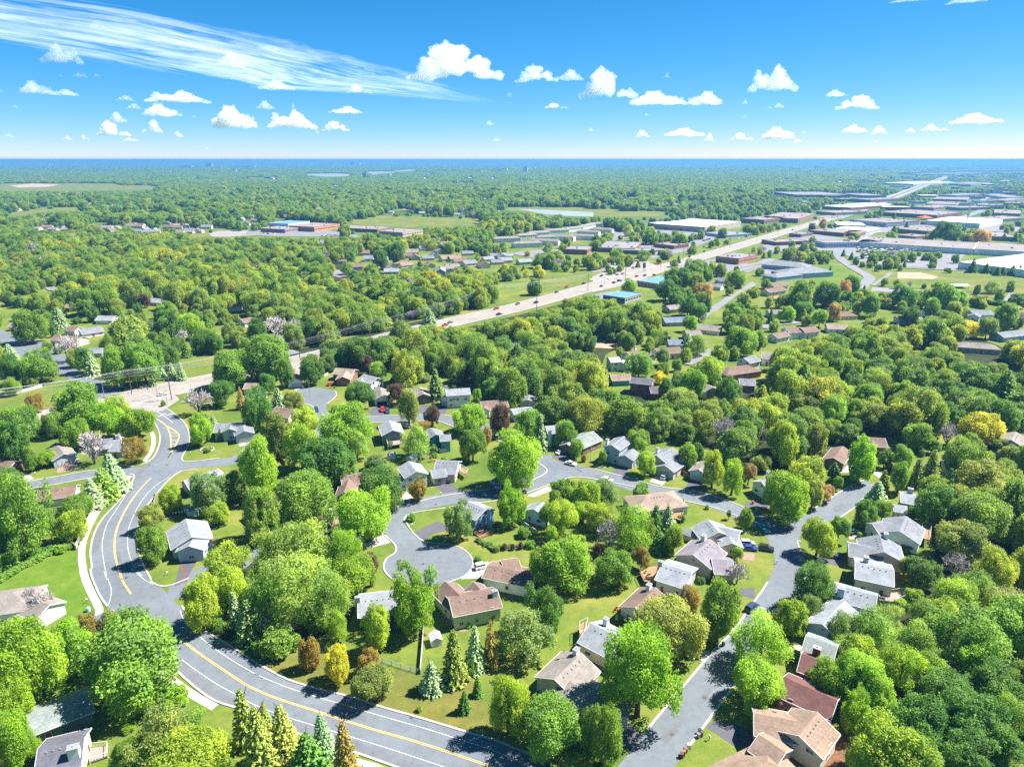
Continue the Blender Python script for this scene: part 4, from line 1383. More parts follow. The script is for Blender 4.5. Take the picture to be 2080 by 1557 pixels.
    dict(r='L', b=[(40, 960, 130, 960, 5.6, 11, '')], roof='tg', wall='c', label='tan roofed cream house beside a tall dark spruce', nick='the tan roof by the dark spruce'),
    dict(r='L', b=[(400, 975, 540, 970, 5.6, 12, 'h')], roof='br', wall='c', label='brown hip roofed house with a brown tree in front', nick='the brown hip roofed house'),
    dict(r='L', b=[(150, 1075, 240, 1070, 7.0, 11, ''), (245, 1075, 335, 1065, 7.0, 11, ''), (70, 1115, 150, 1100, 5.5, 9, '')], roof='br', wall='w', label='large white house with twin rosy brown roofs', nick='the twin rosy roofs'),
    dict(r='L', b=[(410, 1050, 540, 1055, 5.6, 11, '')], roof='tn', wall='w', label='pinkish roofed white house beyond the woods', nick='the pinkish roof'),
    dict(r='L', b=[(850, 1000, 1010, 1005, 5.4, 10, '')], roof='tn', wall='c', label='cream house behind the round dark tree', nick='the cream house behind the round tree'),
    dict(r='L', b=[(1320, 965, 1445, 965, 6.4, 11, ''), (1345, 990, 1365, 965, 5.4, 8, '')], roof='gr', wall='pc', label='pale house with grey roofs by the park trees', nick='the pale house by the park'),
    dict(r='L', b=[(1490, 1105, 1660, 1085, 5.6, 11, '')], roof='gr', wall='bg', label='grey house with white door near the golden bush', nick='the grey house near the golden bush'),
    dict(r='L', b=[(1290, 1165, 1440, 1175, 5.6, 11, 'h')], roof='tg', wall='t', label='brown grey hip roof at the wood edge', nick='the brown grey hip roof'),
    dict(r='L', b=[(0, 1230, 70, 1235, 6.4, 11, '')], roof='tg', wall='w', label='white house with tan grey gables at the wood edge', nick='the tan grey gables'),
    dict(r='L', b=[(1020, 965, 1060, 955, 5.4, 8, ''), ], roof='gr', wall='w', label='small white house by the dark hedge', nick='the small white house by the hedge'),
    dict(r='I', b=[(425, 925, 480, 930, 5.0, 9, '')], roof='ot', wall='bk', label='orange roofed brick house behind the blue spruces', nick='the orange roofed brick house'),
    dict(r='I', b=[(620, 1000, 730, 1000, 5.2, 11, '')], roof='lg', wall='w', label='white house with pale roof behind the willow', nick='the white house behind the willow'),
    dict(r='I', b=[(945, 885, 1050, 895, 5.2, 11, '')], roof='lg', wall='w', label='pale roofed house next to the purple tree', nick='the pale roof by the purple tree'),
    dict(r='I', b=[(840, 880, 890, 880, 5.2, 10, '')], roof='gr', wall='gy', label='grey roof left of the purple tree', nick='the grey roof by the purple tree'),
    dict(r='I', b=[(500, 1085, 640, 1065, 5.4, 12, '')], roof='gr', wall='w', label='white house with grey roof on the upper drive', nick='the white house on the upper drive'),
    dict(r='I', b=[(890, 1045, 970, 1045, 5.2, 10, '')], roof='br', wall='bn', label='brown roofed house right of the willow', nick='the brown roof right of the willow'),
    dict(r='I', b=[(350, 1120, 520, 1130, 6.0, 11, '')], roof='br', wall='c', label='brown roofed cream house behind the bare trees', nick='the brown roof behind the bare trees'),
    dict(r='I', b=[(430, 1065, 500, 1070, 5.4, 9, '')], roof='br', wall='w', label='small brown roof between the spruces and the white house', nick='the small brown roof'),
    dict(r='I', b=[(1520, 1020, 1600, 1005, 5.6, 10, '')], roof='br', wall='w', label='brown roofed white house by the flowering meadow', nick='the brown roof by the meadow'),
    dict(r='I', b=[(1440, 925, 1530, 920, 5.6, 10, '')], roof='br', wall='w', label='mauve roofed house above the flowering meadow', nick='the mauve roof above the meadow'),
    dict(r='I', b=[(570, 1205, 655, 1200, 5.0, 10, '')], roof='gr', wall='gy', label='grey roof peeking over the big roadside trees', nick='the grey roof over the roadside trees'),
    dict(r='I', b=[(70, 1045, 110, 1045, 5.0, 9, '')], roof='ot', wall='w', label='white house with orange roof at the far left drive', nick='the orange roof at the far drive'),
]
for sp in NEAR:
    if sp:
        house(sp)

# far houses: small gabled houses among the trees, one shared set of meshes per roof colour
FARH = []


def far_proto(rk, wk):
    mb = MB()
    L, W, ze, zr = 15.0, 10.0, 2.9, 5.6
    x, y = L / 2 - .4, W / 2 - .4
    mb.face([(-x, -y, 0), (x, -y, 0), (x, -y, ze), (-x, -y, ze)])
    mb.face([(x, y, 0), (-x, y, 0), (-x, y, ze), (x, y, ze)])
    mb.face([(x, -y, 0), (x, y, 0), (x, y, ze), (x, 0, zr - .1), (x, -y, ze)])
    mb.face([(-x, y, 0), (-x, -y, 0), (-x, -y, ze), (-x, 0, zr - .1), (-x, y, ze)])
    wall = mb.mesh('wall', wmat(wk))
    rb = MB()
    for s in (-1, 1):
        t = [(-L / 2, s * W / 2, ze - .15), (L / 2, s * W / 2, ze - .15), (L / 2, 0, zr), (-L / 2, 0, zr)]
        if s > 0:
            t = [t[1], t[0], t[3], t[2]]
        rb.hexa([(a, b_, c - .2) for a, b_, c in t], t)
    rb.box((L * .25, 1.2, 4), (1.1, .9, 2.5))
    return wall, rb.mesh('roof', rmat(rk))


_FP = {}


def far_house(px, py, rk, wk, ang, s, look, group):
    k = (rk, wk)
    if k not in _FP:
        _FP[k] = far_proto(rk, wk)
    p = G(px, py, 2.5)
    o = empty('house', (p.x, p.y, 0), ang, None, 'house', group)
    o.scale = (s, s, s)
    a = put('wall', _FP[k][0], o)
    put('roof', _FP[k][1], o)
    window(o, (-3, -4.6, 1.0), math.pi, 1.7, 1.15)
    window(o, (2.5, -4.6, 1.0), math.pi, 1.7, 1.15)
    c, s_ = math.cos(ang), math.sin(ang)
    paint_world([(p.x + (x * c - y * s_) * s, p.y + (x * s_ + y * c) * s, z * s) for x in (-7.5, 7.5) for y in (-5, 5) for z in (1.2, 5.6)], 3)
    auto(o, look, (p.x, p.y, 3))
    return o


RN = dict(br='brown roofed', tg='tan roofed', gr='grey roofed', lg='pale roofed', ot='orange roofed', pg='lilac roofed', tn='pinkish roofed', wt='white roofed')
for r, s, a0, grp in (
    ('J', '590,655,br 700,690,br 740,605,br 790,640,gr 850,650,lg 905,695,pg 920,720,lg 980,670,ot 1010,680,ot 1030,620,br 1070,630,br 1130,575,tg 1150,635,gr 1160,680,ot 1190,620,gr 1220,590,tg 1270,640,ot 1320,640,ot 1270,700,tg 1300,690,tg 1350,655,br 1400,605,gr 1410,670,gr 1230,720,lg 1500,680,br 1530,640,lg 1580,620,gr 1620,630,gr 1650,620,lg 1050,600,tg', 0.35, 'houses of the quarter beyond the highway'),
    ('I', '870,465,gr 930,470,gr 985,468,tg 1070,440,br 1125,442,br 1175,436,tg 1140,472,tg 1200,470,tg 1255,466,tg 830,432,tg 880,436,br 680,445,tg 420,455,tg 340,455,pg 230,450,tg 300,440,br 400,445,pg 560,410,tg 640,440,br 700,460,br 740,445,tg 840,420,br 890,425,br 1060,420,br 1110,430,tg 1170,430,br 1240,430,br 1310,440,gr 1400,435,lg 1440,375,tg 1530,390,lg 1560,420,br 1620,400,br 920,455,gr 980,460,lg 1200,460,gr 1250,465,lg 770,335,br 900,305,br 960,340,tg 600,300,tn 680,290,lg 560,295,lg 430,270,tg 280,300,lg 1190,355,pg 1340,380,tn 110,330,ot 30,345,lg 720,345,br 1040,335,br', 0.1, 'houses in the far left woods'),
    ('J', '910,345,lg 960,310,lg 1010,335,tn 1110,350,lg 1290,350,lg 1330,360,lg 1370,355,pg 1470,370,tn 1130,240,lg 1190,240,ot 1310,155,ot 1360,160,lg 1420,155,ot 1400,200,lg 1440,195,lg 1500,265,pg 1540,260,pg 1600,175,lg 1620,190,lg 60,385,tg 190,365,ot 20,375,lg 1580,345,tn', 0.2, 'houses on the far wooded slope'),
    ('K', '40,175,lg 90,190,lg 200,200,lg 350,255,lg 440,265,lg 590,225,pg 640,285,ot 690,285,ot 760,265,lg 830,270,lg 740,295,lg 880,245,lg 1010,300,ot 1200,265,lg 1250,270,lg 1320,268,lg 1150,300,tn 1130,205,ot 1310,215,ot 1400,215,ot 560,240,lg 30,660,gr 80,650,lg 200,660,lg', 0.2, 'far houses left of the highway'),
):
    for w in s.split():
        x, y, rk = w.split(',')
        X, Y = T(r, float(x), float(y))
        far_house(X, Y, rk, rnd.choice(['w', 'c', 't', 'c', 'gy']), a0 + rnd.choice((0, 0, math.pi / 2)) + rnd.uniform(-.3, .3), rnd.uniform(0.95, 1.25), f'{RN[rk]} house', grp)
# ------------------------------------------------------------------ flat roofed buildings of the highway district
m_rooft = surf('gravel_roof_tan', (0.33, 0.29, 0.27), 0.15, 0.06, 0.95, 0.1, 0.1, 0.6)
m_roofg = surf('gravel_roof_grey', (0.30, 0.30, 0.32), 0.15, 0.06, 0.95, 0.1, 0.1, 0.6)
m_roofw = surf('white_membrane', (1.25, 1.26, 1.28), 0.05, 0.05, 0.7, 0.2)
m_roofb = surf('blue_metal_roof', (0.16, 0.36, 0.56), 0.1, 0.1, 0.5, 0.4)
m_skyl = surf('skylight_plastic', (0.30, 0.36, 0.40), 0.1, 1.0, 0.3, 0.5)
m_unit = surf('rooftop_metal', (0.55, 0.56, 0.57), 0.1, 1.0, 0.5, 0.4)
FR_ = dict(tan=m_rooft, grey=m_roofg, white=m_roofw, blue=m_roofb)
FW_ = dict(tan=surf('tan_block_wall', (0.70, 0.58, 0.48), 0.1, 0.2), brown=surf('brown_block_wall', (0.41, 0.26, 0.20), 0.12, 0.2), brick=surf('brick_wall', (0.48, 0.22, 0.17), 0.14, 0.3), grey=surf('grey_block_wall', (0.54, 0.54, 0.54), 0.1, 0.2),
           blue=surf('pale_blue_panel', (0.75, 0.92, 1.1), 0.06, 0.2), white=surf('white_panel', (1.15, 1.2, 1.25), 0.06, 0.2), orange=surf('orange_brick', (0.69, 0.33, 0.20), 0.12, 0.3), mauve=surf('mauve_block', (0.45, 0.32, 0.33), 0.1, 0.2))


def flat(r, pts, h, rk, wk, label, units=4, feat='strip', skyl=0, group=None):
    a, b_, c = [G(*p, h) for p in px_list(r, pts)]
    u = (b_ - a)
    L = u.length
    u = u.normalized()
    n = Vector((-u.y, u.x, 0))
    D = (c - b_).dot(n)
    if D < 0:
        n, D = -n, -D
    D = max(D, 8.0)
    C0 = (a + b_) / 2 + n * D / 2
    rz = math.atan2(u.y, u.x)
    o = empty('building', (C0.x, C0.y, 0), rz, label, 'building', group)
    mb = MB()
    mb.box((0, 0, 0), (L, D, h - .25))
    mb.build('wall', FW_[wk], o)
    mb = MB()
    mb.box((0, 0, h - .25), (L + .3, D + .3, .25))
    mb.build('roof', FR_[rk], o)
    mb = MB()
    for s in (-1, 1):
        mb.box((0, s * (D / 2 + .02), h), (L + .3, .3, .5))
        mb.box((s * (L / 2 + .02), 0, h), (.3, D - .3, .5))
    mb.build('parapet', FW_[wk] if rk != 'white' else m_trim, o)
    rr = random.Random(int(L * 10))
    for k in range(units):
        mb = MB()
        s = rr.uniform(1.6, 3.2)
        mb.box((0, 0, 0), (s, s * .8, s * .55))
        mb.box((0, 0, s * .55), (s * .5, s * .5, .2))
        x, y = rr.uniform(-.44, .44) * L, rr.uniform(-.35, .38) * D
        mb.build('rooftop_unit', m_unit, o, (x, y, h))
    if skyl:
        ny = max(2, int(D / 16))
        nx = max(3, int(L / 18))
        for i in range(nx):
            for j in range(ny):
                mb = MB()
                mb.box((0, 0, 0), (2.2, 1.4, .25))
                mb.build('skylight', m_skyl, o, ((i + .5) / nx * L - L / 2, (j + .5) / ny * D - D / 2, h))
    side = -1 if Vector((-n.x, -n.y)).dot(Vector((-C0.x, -C0.y))) > 0 else 1
    if feat == 'strip':
        mb = MB()
        k = max(2, int(L / 4))
        for i in range(k):
            mb.box(((i + .5) / k * L - L / 2, side * (D / 2 + .04), h * .42), (L / k * .7, .1, min(1.5, h * .3)))
        mb.build('window_band', m_glass, o)
        mb = MB()
        k = max(2, int(D / 4))
        for sd in (-1, 1):
            for i in range(k):
                mb.box((sd * (L / 2 + .04), (i + .5) / k * D - D / 2, h * .42), (.1, D / k * .6, min(1.5, h * .3)))
        mb.build('window_band', m_glass, o)
    elif feat == 'dock':
        for i in range(max(2, int(L / 16))):
            mb = MB()
            mb.box((0, 0, 0), (3.4, .14, 3.2))
            mb.build('dock_door', m_dark if i % 2 else m_garage, o, (-L / 2 + 8 + i * 15, side * (D / 2 + .06), .2))
    elif feat == 'panel':
        mb = MB()
        k = int(L / 7)
        for i in range(k + 1):
            mb.box((i / k * L - L / 2, side * (D / 2 + .06), 0), (.5, .12, h - .4))
        mb.box((0, side * (D / 2 + .05), h - 1.2), (L, .1, .8))
        mb.build('wall_rib', FW_['blue'], o)
    paint_world([tuple(C0 + u * (s * L / 2) + n * (t * D / 2) - Vector((0, 0, C0.z)) + Vector((0, 0, z))) for s in (-1, 1) for t in (-1, 1) for z in (1.0, h)], 3)
    return o, C0


def fb(r, pts, h, rk, wk, label, nick=None, **kw):
    o, c = flat(r, pts, h, rk, wk, label, **kw)
    if nick:
        landmark(nick, (c.x, c.y, h / 2))


fb('L', '1250,662 1800,728 1880,585', 7.5, 'white', 'white', 'big white flat roofed warehouse with rows of small skylights', 'the big white warehouse', units=0, skyl=1, feat='panel')
fb('L', '600,535 1340,580 1250,532', 7, 'tan', 'white', 'very long white walled hall with tan roof behind the stone yard', 'the very long white hall', units=9, feat='panel')
fb('L', '1345,578 1900,612 1840,560', 7, 'tan', 'white', 'tan roofed wing joining the long hall behind the white warehouse', None, units=4, feat='')
fb('L', '0,378 232,388 318,353', 8, 'tan', 'brown', 'large brown block hall with tan roof beside the highway', 'the large brown hall by the highway', units=6, feat='dock')
fb('L', '385,306 565,316 642,286', 7.5, 'white', 'brown', 'brown building with bright white roof left of the highway', 'the brown building with the white roof', units=3)
fb('L', '220,236 560,236 620,218', 8, 'grey', 'mauve', 'long mauve office hall beyond the white roof', 'the long mauve hall', units=6)
fb('L', '345,340 470,350 520,330', 6, 'tan', 'tan', 'tan roofed block below the white roofed building', None, units=3)
fb('L', '575,262 690,268 720,250', 8, 'grey', 'mauve', 'dark mauve office block beside the highway verge', None, units=3)
fb('L', '640,240 790,240 820,226', 7, 'grey', 'mauve', 'mauve shed with glazed front far along the highway', None, units=3)
fb('L', '560,392 790,412 855,388', 8, 'tan', 'grey', 'grey ribbed hall with tan roof right of the highway', 'the grey ribbed hall', units=6, feat='panel')
fb('L', '300,460 520,478 600,460', 5.5, 'tan', 'brick', 'long low brick parade with tan roof', 'the long brick parade', units=5)
fb('L', '520,474 620,480 655,462', 5.5, 'tan', 'brick', 'short brick wing at the end of the brick parade', None, units=2)
fb('L', '330,525 405,540 525,492', 7, 'tan', 'blue', 'blue and white office building with many windows', 'the blue and white office', units=6)
fb('L', '0,520 95,536 180,510', 5, 'tan', 'brick', 'brick restaurant with low brown roof', 'the brick restaurant', units=2)
fb('L', '175,480 250,486 290,472', 5, 'grey', 'mauve', 'dark little shop with grey roof by the highway', None, units=2)
fb('L', '430,455 660,470 780,450', 5, 'white', 'white', 'low white roofed building behind the brick parade', 'the low white roofed building', units=4)
fb('L', '480,425 660,430 690,412', 5.5, 'white', 'white', 'white building with wavy canopy by the highway', None, units=2)
fb('L', '750,345 1110,365 1165,340', 7.5, 'tan', 'brown', 'long brown hall with many rooftop units', 'the long brown hall', units=8)
fb('L', '1040,398 1380,418 1405,385', 8, 'white', 'white', 'wide white store with pale blue gable trim', 'the wide white store', units=3, feat='panel')
fb('L', '870,452 1100,470 1115,440', 6.5, 'tan', 'mauve', 'brown office with strip windows and balconies', 'the strip window office', units=8)
fb('L', '865,490 975,500 990,485', 5, 'tan', 'tan', 'small tan shed at the end of the long hall', None, units=2)
fb('L', '770,160 960,165 965,148', 8, 'white', 'blue', 'pale blue warehouse left of the far highway', 'the pale blue warehouse', units=2, feat='panel')
fb('L', '870,100 1060,104 1080,92', 8, 'grey', 'tan', 'far tan shopping hall left of the highway end', None, units=4)
fb('L', '1020,82 1140,84 1150,72', 8, 'grey', 'mauve', 'far mauve building near the highway end', None, units=2)
fb('L', '940,310 1090,318 1110,298', 6.5, 'tan', 'tan', 'tan hall second row right of the highway', None, units=4)
fb('L', '1040,292 1230,298 1250,280', 6.5, 'tan', 'tan', 'long tan hall third row right of the highway', None, units=4)
fb('L', '1080,262 1300,268 1310,252', 7, 'grey', 'mauve', 'mauve hall fourth row right of the highway', None, units=4)
fb('L', '1110,235 1230,240 1250,222', 7, 'grey', 'grey', 'grey hall fifth row right of the highway', None, units=3)
fb('L', '1150,310 1260,318 1280,300', 6.5, 'tan', 'tan', 'square tan block beside the long tan hall', None, units=3)
fb('L', '1330,380 1500,392 1530,368', 6, 'tan', 'tan', 'low tan building beyond the orange roofed stand', None, units=4)
fb('L', '1470,350 1640,356 1700,335', 6.5, 'tan', 'tan', 'tan roofed hall at the curved road', None, units=4)
fb('L', '1440,268 1540,272 1570,255', 6.5, 'tan', 'tan', 'tan shed near the white silo', None, units=2)
fb('L', '1530,250 1680,252 1720,232', 7, 'grey', 'white', 'long grey roofed shed right of the white silo', None, units=3)
fb('L', '1620,300 1700,305 1720,285', 7, 'tan', 'orange', 'brick red hall at the far right', None, units=2)
fb('L', '1470,500 1620,505 1660,475', 6, 'tan', 'mauve', 'mauve building behind two dark spruces', None, units=3)
fb('L', '1360,52 1510,54 1515,42', 12, 'grey', 'blue', 'far blue mirrored office block at the horizon', None, units=2)
fb('L', '1180,165 1320,168 1340,155', 7, 'grey', 'grey', 'grey store beside the far highway', None, units=3)
fb('K', '1025,418 1345,440 1505,402', 9, 'white', 'tan', 'big tan factory with white roof and dark dock doors', 'the big tan factory', units=8, feat='dock')
fb('K', '985,412 1030,418 1075,398', 6, 'white', 'grey', 'low white roofed annex beside the tan factory', None, units=1)
fb('K', '1345,475 1480,492 1505,465', 4.5, 'grey', 'blue', 'pale blue car showroom by the highway', 'the pale blue showroom', units=2)
fb('K', '670,570 900,578 950,535', 5.5, 'grey', 'brick', 'brick shopping parade with pale grey roof', 'the brick shopping parade', units=7)
fb('K', '760,585 1000,590 1010,575', 5, 'grey', 'brown', 'low front wing of the brick shopping parade', None, units=4)
fb('K', '1030,545 1150,558 1170,538', 5, 'tan', 'brick', 'red brick restaurant with striped awning', 'the red brick restaurant', units=2)
fb('K', '460,580 600,585 620,562', 6, 'grey', 'brick', 'dark brick offices with flat grey roof', 'the dark brick offices', units=3)
fb('K', '1415,625 1560,640 1620,610', 7, 'grey', 'orange', 'orange brick clinic with grey roof and green windows', 'the orange brick clinic', units=6)
fb('K', '700,870 840,890 900,855', 4.5, 'blue', 'grey', 'low building with slate blue roof by the woods', 'the slate blue roof', units=0)
fb('K', '915,780 1050,800 1095,755', 4.5, 'blue', 'tan', 'car wash with turquoise roof edge beside the junction', 'the turquoise roofed car wash', units=1)
fb('K', '1570,385 1720,395 1760,372', 8, 'tan', 'brown', 'brown hall behind the row of spruces', None, units=4)
fb('J', '145,415 265,420 280,398', 10, 'blue', 'blue', 'school hall with bright blue roof', 'the blue roofed school', units=0)
fb('J', '90,448 245,455 260,435', 6, 'grey', 'mauve', 'long low wing of the blue roofed school', None, units=4)
fb('J', '265,432 430,440 436,412', 8, 'tan', 'orange', 'orange and tan classroom block beside the blue roof', 'the orange classroom block', units=4)
fb('J', '580,445 830,455 835,435', 5.5, 'tan', 'brown', 'long brown school wing below the playing field', 'the long brown school wing', units=6)
fb('J', '840,465 990,475 1000,450', 6.5, 'tan', 'tan', 'tan school gymnasium at the field corner', 'the tan gymnasium', units=4)
# church like complex of grey hipped roofs
house(dict(r='L', b=[(100, 650, 230, 660, 9, 26, 'hf'), (180, 700, 340, 690, 9, 26, 'hf'), (90, 730, 180, 720, 7, 18, 'hf')], roof='gr', wall='bg', vents=0, label='care home with wide grey hip roofs by the lawn', nick='the care home with grey hip roofs'))

# the many small pale blocks along the far highway
rq = random.Random(31)
placed = []
tries = 0
while len(placed) < 46 and tries < 900:
    tries += 1
    y = rq.uniform(66, 340)
    x = rq.uniform(700 + (340 - y) * .9, 1660) if rq.random() < .72 else rq.uniform(560, 1250) - y * .6
    X, Y = T('L', x, y)
    p_ = G(X, Y)
    if p_.y > 12000 or min((q - p_.xy).length for q in hw2) < 75 or any((q - p_.xy).length < 90 for q in placed) or map_at(X, Y) == 3:
        continue
    placed.append(p_.xy)
    w_, d_, h_ = rq.uniform(24, 62), rq.uniform(18, 36), rq.uniform(5, 9)
    rk, wk = rq.choice(['tan', 'white', 'grey', 'tan']), rq.choice(['tan', 'white', 'mauve', 'brick', 'grey', 'white'])
    o = empty('building', (p_.x, p_.y, 0), rq.uniform(-.25, .25), None, 'building', 'small blocks along the far highway')
    mb = MB()
    mb.box((0, 0, 0), (w_, d_, h_))
    mb.build('wall', FW_[wk], o)
    mb = MB()
    mb.box((0, 0, h_), (w_ + .6, d_ + .6, .5))
    mb.box((w_ * .2, 0, h_ + .5), (3, 3, 1.6))
    mb.box((-w_ * .25, d_ * .1, h_ + .5), (4, 2.5, 1.3))
    mb.build('roof', FR_[rk], o)
    mb = MB()
    for k_ in range(int(w_ / 6)):
        mb.box((-w_ / 2 + 3 + k_ * 6, -d_ / 2 - .06, 1.0), (3.4, .12, 2.2))
    mb.build('window_band', m_glass, o)
    paint_world([(p_.x + sx * w_ / 2, p_.y + sy * d_ / 2, z_) for sx in (-1, 1) for sy in (-1, 1) for z_ in (1.5, h_)], 3)
    auto(o, f'{rk} roofed {wk} block', (p_.x, p_.y, h_ / 2))

# townhouse rows
for i, (x, y, x2, y2) in enumerate(((25, 500, 150, 495), (170, 480, 260, 475), (240, 465, 340, 460), (355, 450, 460, 445), (470, 440, 550, 432), (560, 425, 630, 415), (620, 410, 670, 408), (150, 530, 290, 525), (270, 510, 400, 515), (400, 485, 500, 490), (500, 480, 630, 485), (560, 455, 660, 460), (640, 440, 745, 445), (300, 490, 380, 488))):
    house(dict(r='K', b=[(x, y, x2, y2, 8.5, 11, 'h')], roof='tg', wall='w', vents=0, near=1, wstep=3.0, skip=0.1, label=None, nick=None, group='townhouse rows in the pale quarter'))
    o = [q for q in scene.objects if q.name.startswith('house') and 'label' not in q.keys() and 'category' in q.keys() and q.get('group') == 'townhouse rows in the pale quarter'][-1]
    auto(o, 'tan grey roofed townhouse row', tuple(o.location))

# tower, silo, far landmarks
def lattice(px, py, top, label):
    p = G(px, py)
    h = 55.0
    o = empty('radio_mast', p, 0, label, 'mast')
    mb = MB()
    mb.tube((0, 0, 0), (0, 0, h * .72), .85, .55, 10)
    mb.tube((0, 0, h * .72), (0, 0, h), .5, .3, 8)
    mb.build('pole', m_unit, o)
    for z in (.66, .8, .93):
        mb = MB()
        for k in range(9):
            a = 6.28 * k / 9
            mb.box((1.7 * math.cos(a), 1.7 * math.sin(a), h * z), (.5, .25, 2.4), 0, a)
            mb.tube((0, 0, h * z + 1), (1.7 * math.cos(a), 1.7 * math.sin(a), h * z + 1), .09, .09, 4)
        mb.build('antenna_ring', m_trim, o)


lattice(*T('L', 1275, 522), 0, 'tall pale cell mast with antenna rings in the district')
p = G(*T('L', 1495, 238))
mb = MB()
for k in range(4):
    mb.tube((p.x + (k - 1.5) * 7, p.y, 0), (p.x + (k - 1.5) * 7, p.y, 24), 3.6, 3.6, 14)
mb.box((p.x, p.y, 24), (29, 6, 4))
tag(mb.build('silo', m_trim), 'white cluster of silos at the curved far road', 'silo')
for (r, x, y, w, h, d) in (('M', 610, 12, 70, 60, 40), ('M', 780, 10, 60, 35, 40), ('J', 670, 22, 70, 60, 60), ('J', 715, 22, 40, 45, 40), ('J', 545, 26, 40, 30, 40), ('I', 310, 38, 40, 30, 30), ('I', 1325, 48, 90, 70, 60), ('I', 1180, 52, 220, 25, 60), ('I', 1560, 50, 300, 20, 60), ('L', 345, 60, 50, 30, 30), ('J', 1260, 78, 30, 18, 30), ('J', 750, 115, 26, 30, 20), ('J', 1310, 78, 20, 20, 20), ('K', 60, 72, 120, 24, 40), ('K', 210, 82, 40, 50, 30), ('L', 1250, 30, 200, 18, 60), ('L', 1100, 66, 200, 12, 40), ('L', 980, 70, 120, 12, 40), ('L', 1580, 100, 160, 12, 60)):
    X, Y = T(r, x, y)
    p = G(X, max(Y + 4, 336))
    o = empty('building', (p.x, p.y, 0), rnd.uniform(-.3, .3), None, 'building', 'far buildings near the horizon')
    mb = MB()
    mb.box((0, 0, 0), (w, d, h))
    mb.build('wall', FW_[rnd.choice(['white', 'white', 'grey', 'blue', 'tan'])], o)
    mb = MB()
    mb.box((0, 0, h), (w + 1, d + 1, 1.2))
    mb.box((w * .2, 0, h + 1.2), (w * .25, d * .4, 4))
    mb.build('roof', m_roofg, o)
    auto(o, 'far ' + ('tall ' if h > w * .6 else 'low ') + 'horizon building', (p.x, p.y, h / 2))

for ph_, r_, x_, y_ in (('the far bare sand field', 'I', 200, 180), ('the pale marsh water', 'K', 400, 352), ('the school playing field', 'J', 1000, 400), ('the far blue office block', 'L', 1435, 48), ('the far end of the highway', 'X', 1925, 358), ('the far left meadow', 'I', 350, 335), ('the far river water', 'J', 560, 110), ('the skyline towers', 'J', 690, 30)):
    landmark(ph_, G(*T(r_, x_, y_)))
# distant pale sheds and houses glinting between the trees
for k in range(62):
    X = rnd.uniform(0, 2080)
    Y = rnd.choice((rnd.uniform(338, 372), rnd.uniform(345, 420)))
    if X < 1000 and 360 < Y < 392 and X < 320:
        continue
    p = G(X, Y)
    s = max(1.0, p.y / 2600)
    far_house(X, Y, rnd.choice(['lg', 'tg', 'wt', 'br', 'gr']), rnd.choice(['w', 'w', 'c', 't']), rnd.uniform(-.5, .5), min(2.2, s), 'tiny pale far house', 'tiny houses in the far forest')

# ------------------------------------------------------------------ pallets of stone in the yard, cars in the lots
mb = MB()
mb.box((0, 0, 0), (2.6, 2.2, .25), 0)
mb.box((0, 0, .25), (2.4, 2.0, 1.5), 1, 0, .96)
mb.box((0, 0, 1.75), (2.45, 2.05, .12), 2)
ME_PALLET = mb.mesh('stone_pallet', [m_wood, tinted('pallet_goods', .8, .2), m_trim])
PC = [(.7, .7, .68, 1), (.5, .33, .28, 1), (.62, .5, .42, 1), (.35, .35, .38, 1), (.75, .74, .7, 1), (.45, .2, .15, 1), (.2, .4, .38, 1)]
PN = ['white', 'brick red', 'sand', 'grey', 'cream', 'red', 'green']
for k in range(96):
    y = rnd.uniform(568, 628)
    x = rnd.uniform(600, 1040) if y < 600 else rnd.uniform(640, 900)
    if y > 600 and rnd.random() < .4:
        continue
    p = G(*T('L', x, y))
    s = rnd.uniform(.9, 1.9)
    o = put('stone_pallet', ME_PALLET, None, p, (0, 0, rnd.choice((0.1, 1.67))), (s, s, s * rnd.uniform(.7, 1.2)))
    i = rnd.randrange(len(PC))
    o.color = PC[i]
    tag(o, None, 'pallet', 'pallets of goods in the stone yard')
    o['label'] = f'{PN[i]} pallet stack in the crowded stone yard'
# ------------------------------------------------------------------ crowns, made of thousands of leaf-sized faces
def np_mesh(name, V, tone, mat, n=4):
    """V: (faces, n, 3)"""
    F = V.shape[0]
    me = bpy.data.meshes.new(name)
    me.vertices.add(F * n)
    me.vertices.foreach_set('co', V.reshape(-1).astype(np.float32))
    me.loops.add(F * n)
    me.loops.foreach_set('vertex_index', np.arange(F * n, dtype=np.int32))
    me.polygons.add(F)
    me.polygons.foreach_set('loop_start', np.arange(0, F * n, n, dtype=np.int32))
    me.polygons.foreach_set('loop_total', np.full(F, n, dtype=np.int32))
    at = me.attributes.new('tone', 'FLOAT', 'FACE')
    at.data.foreach_set('value', np.clip(tone, 0, 1).astype(np.float32))
    me.materials.append(mat)
    me.update()
    me.validate()
    return me


def unit(a):
    return a / np.maximum(1e-6, np.linalg.norm(a, axis=1, keepdims=True))


def quads(pos, nrm, size, rs, stretch=1.5):
    """leaf sprays: bent diamonds facing roughly nrm"""
    t = unit(np.cross(nrm, unit(rs.normal(size=pos.shape))))
    b_ = np.cross(nrm, t)
    s = size[:, None]
    a0 = pos - t * s * stretch * .5
    a2 = pos + t * s * stretch * .5
    k = nrm * s * 0.18
    a1 = pos + b_ * s * .5 - k
    a3 = pos - b_ * s * .5 - k
    return np.stack([a0, a1, a2, a3], 1)


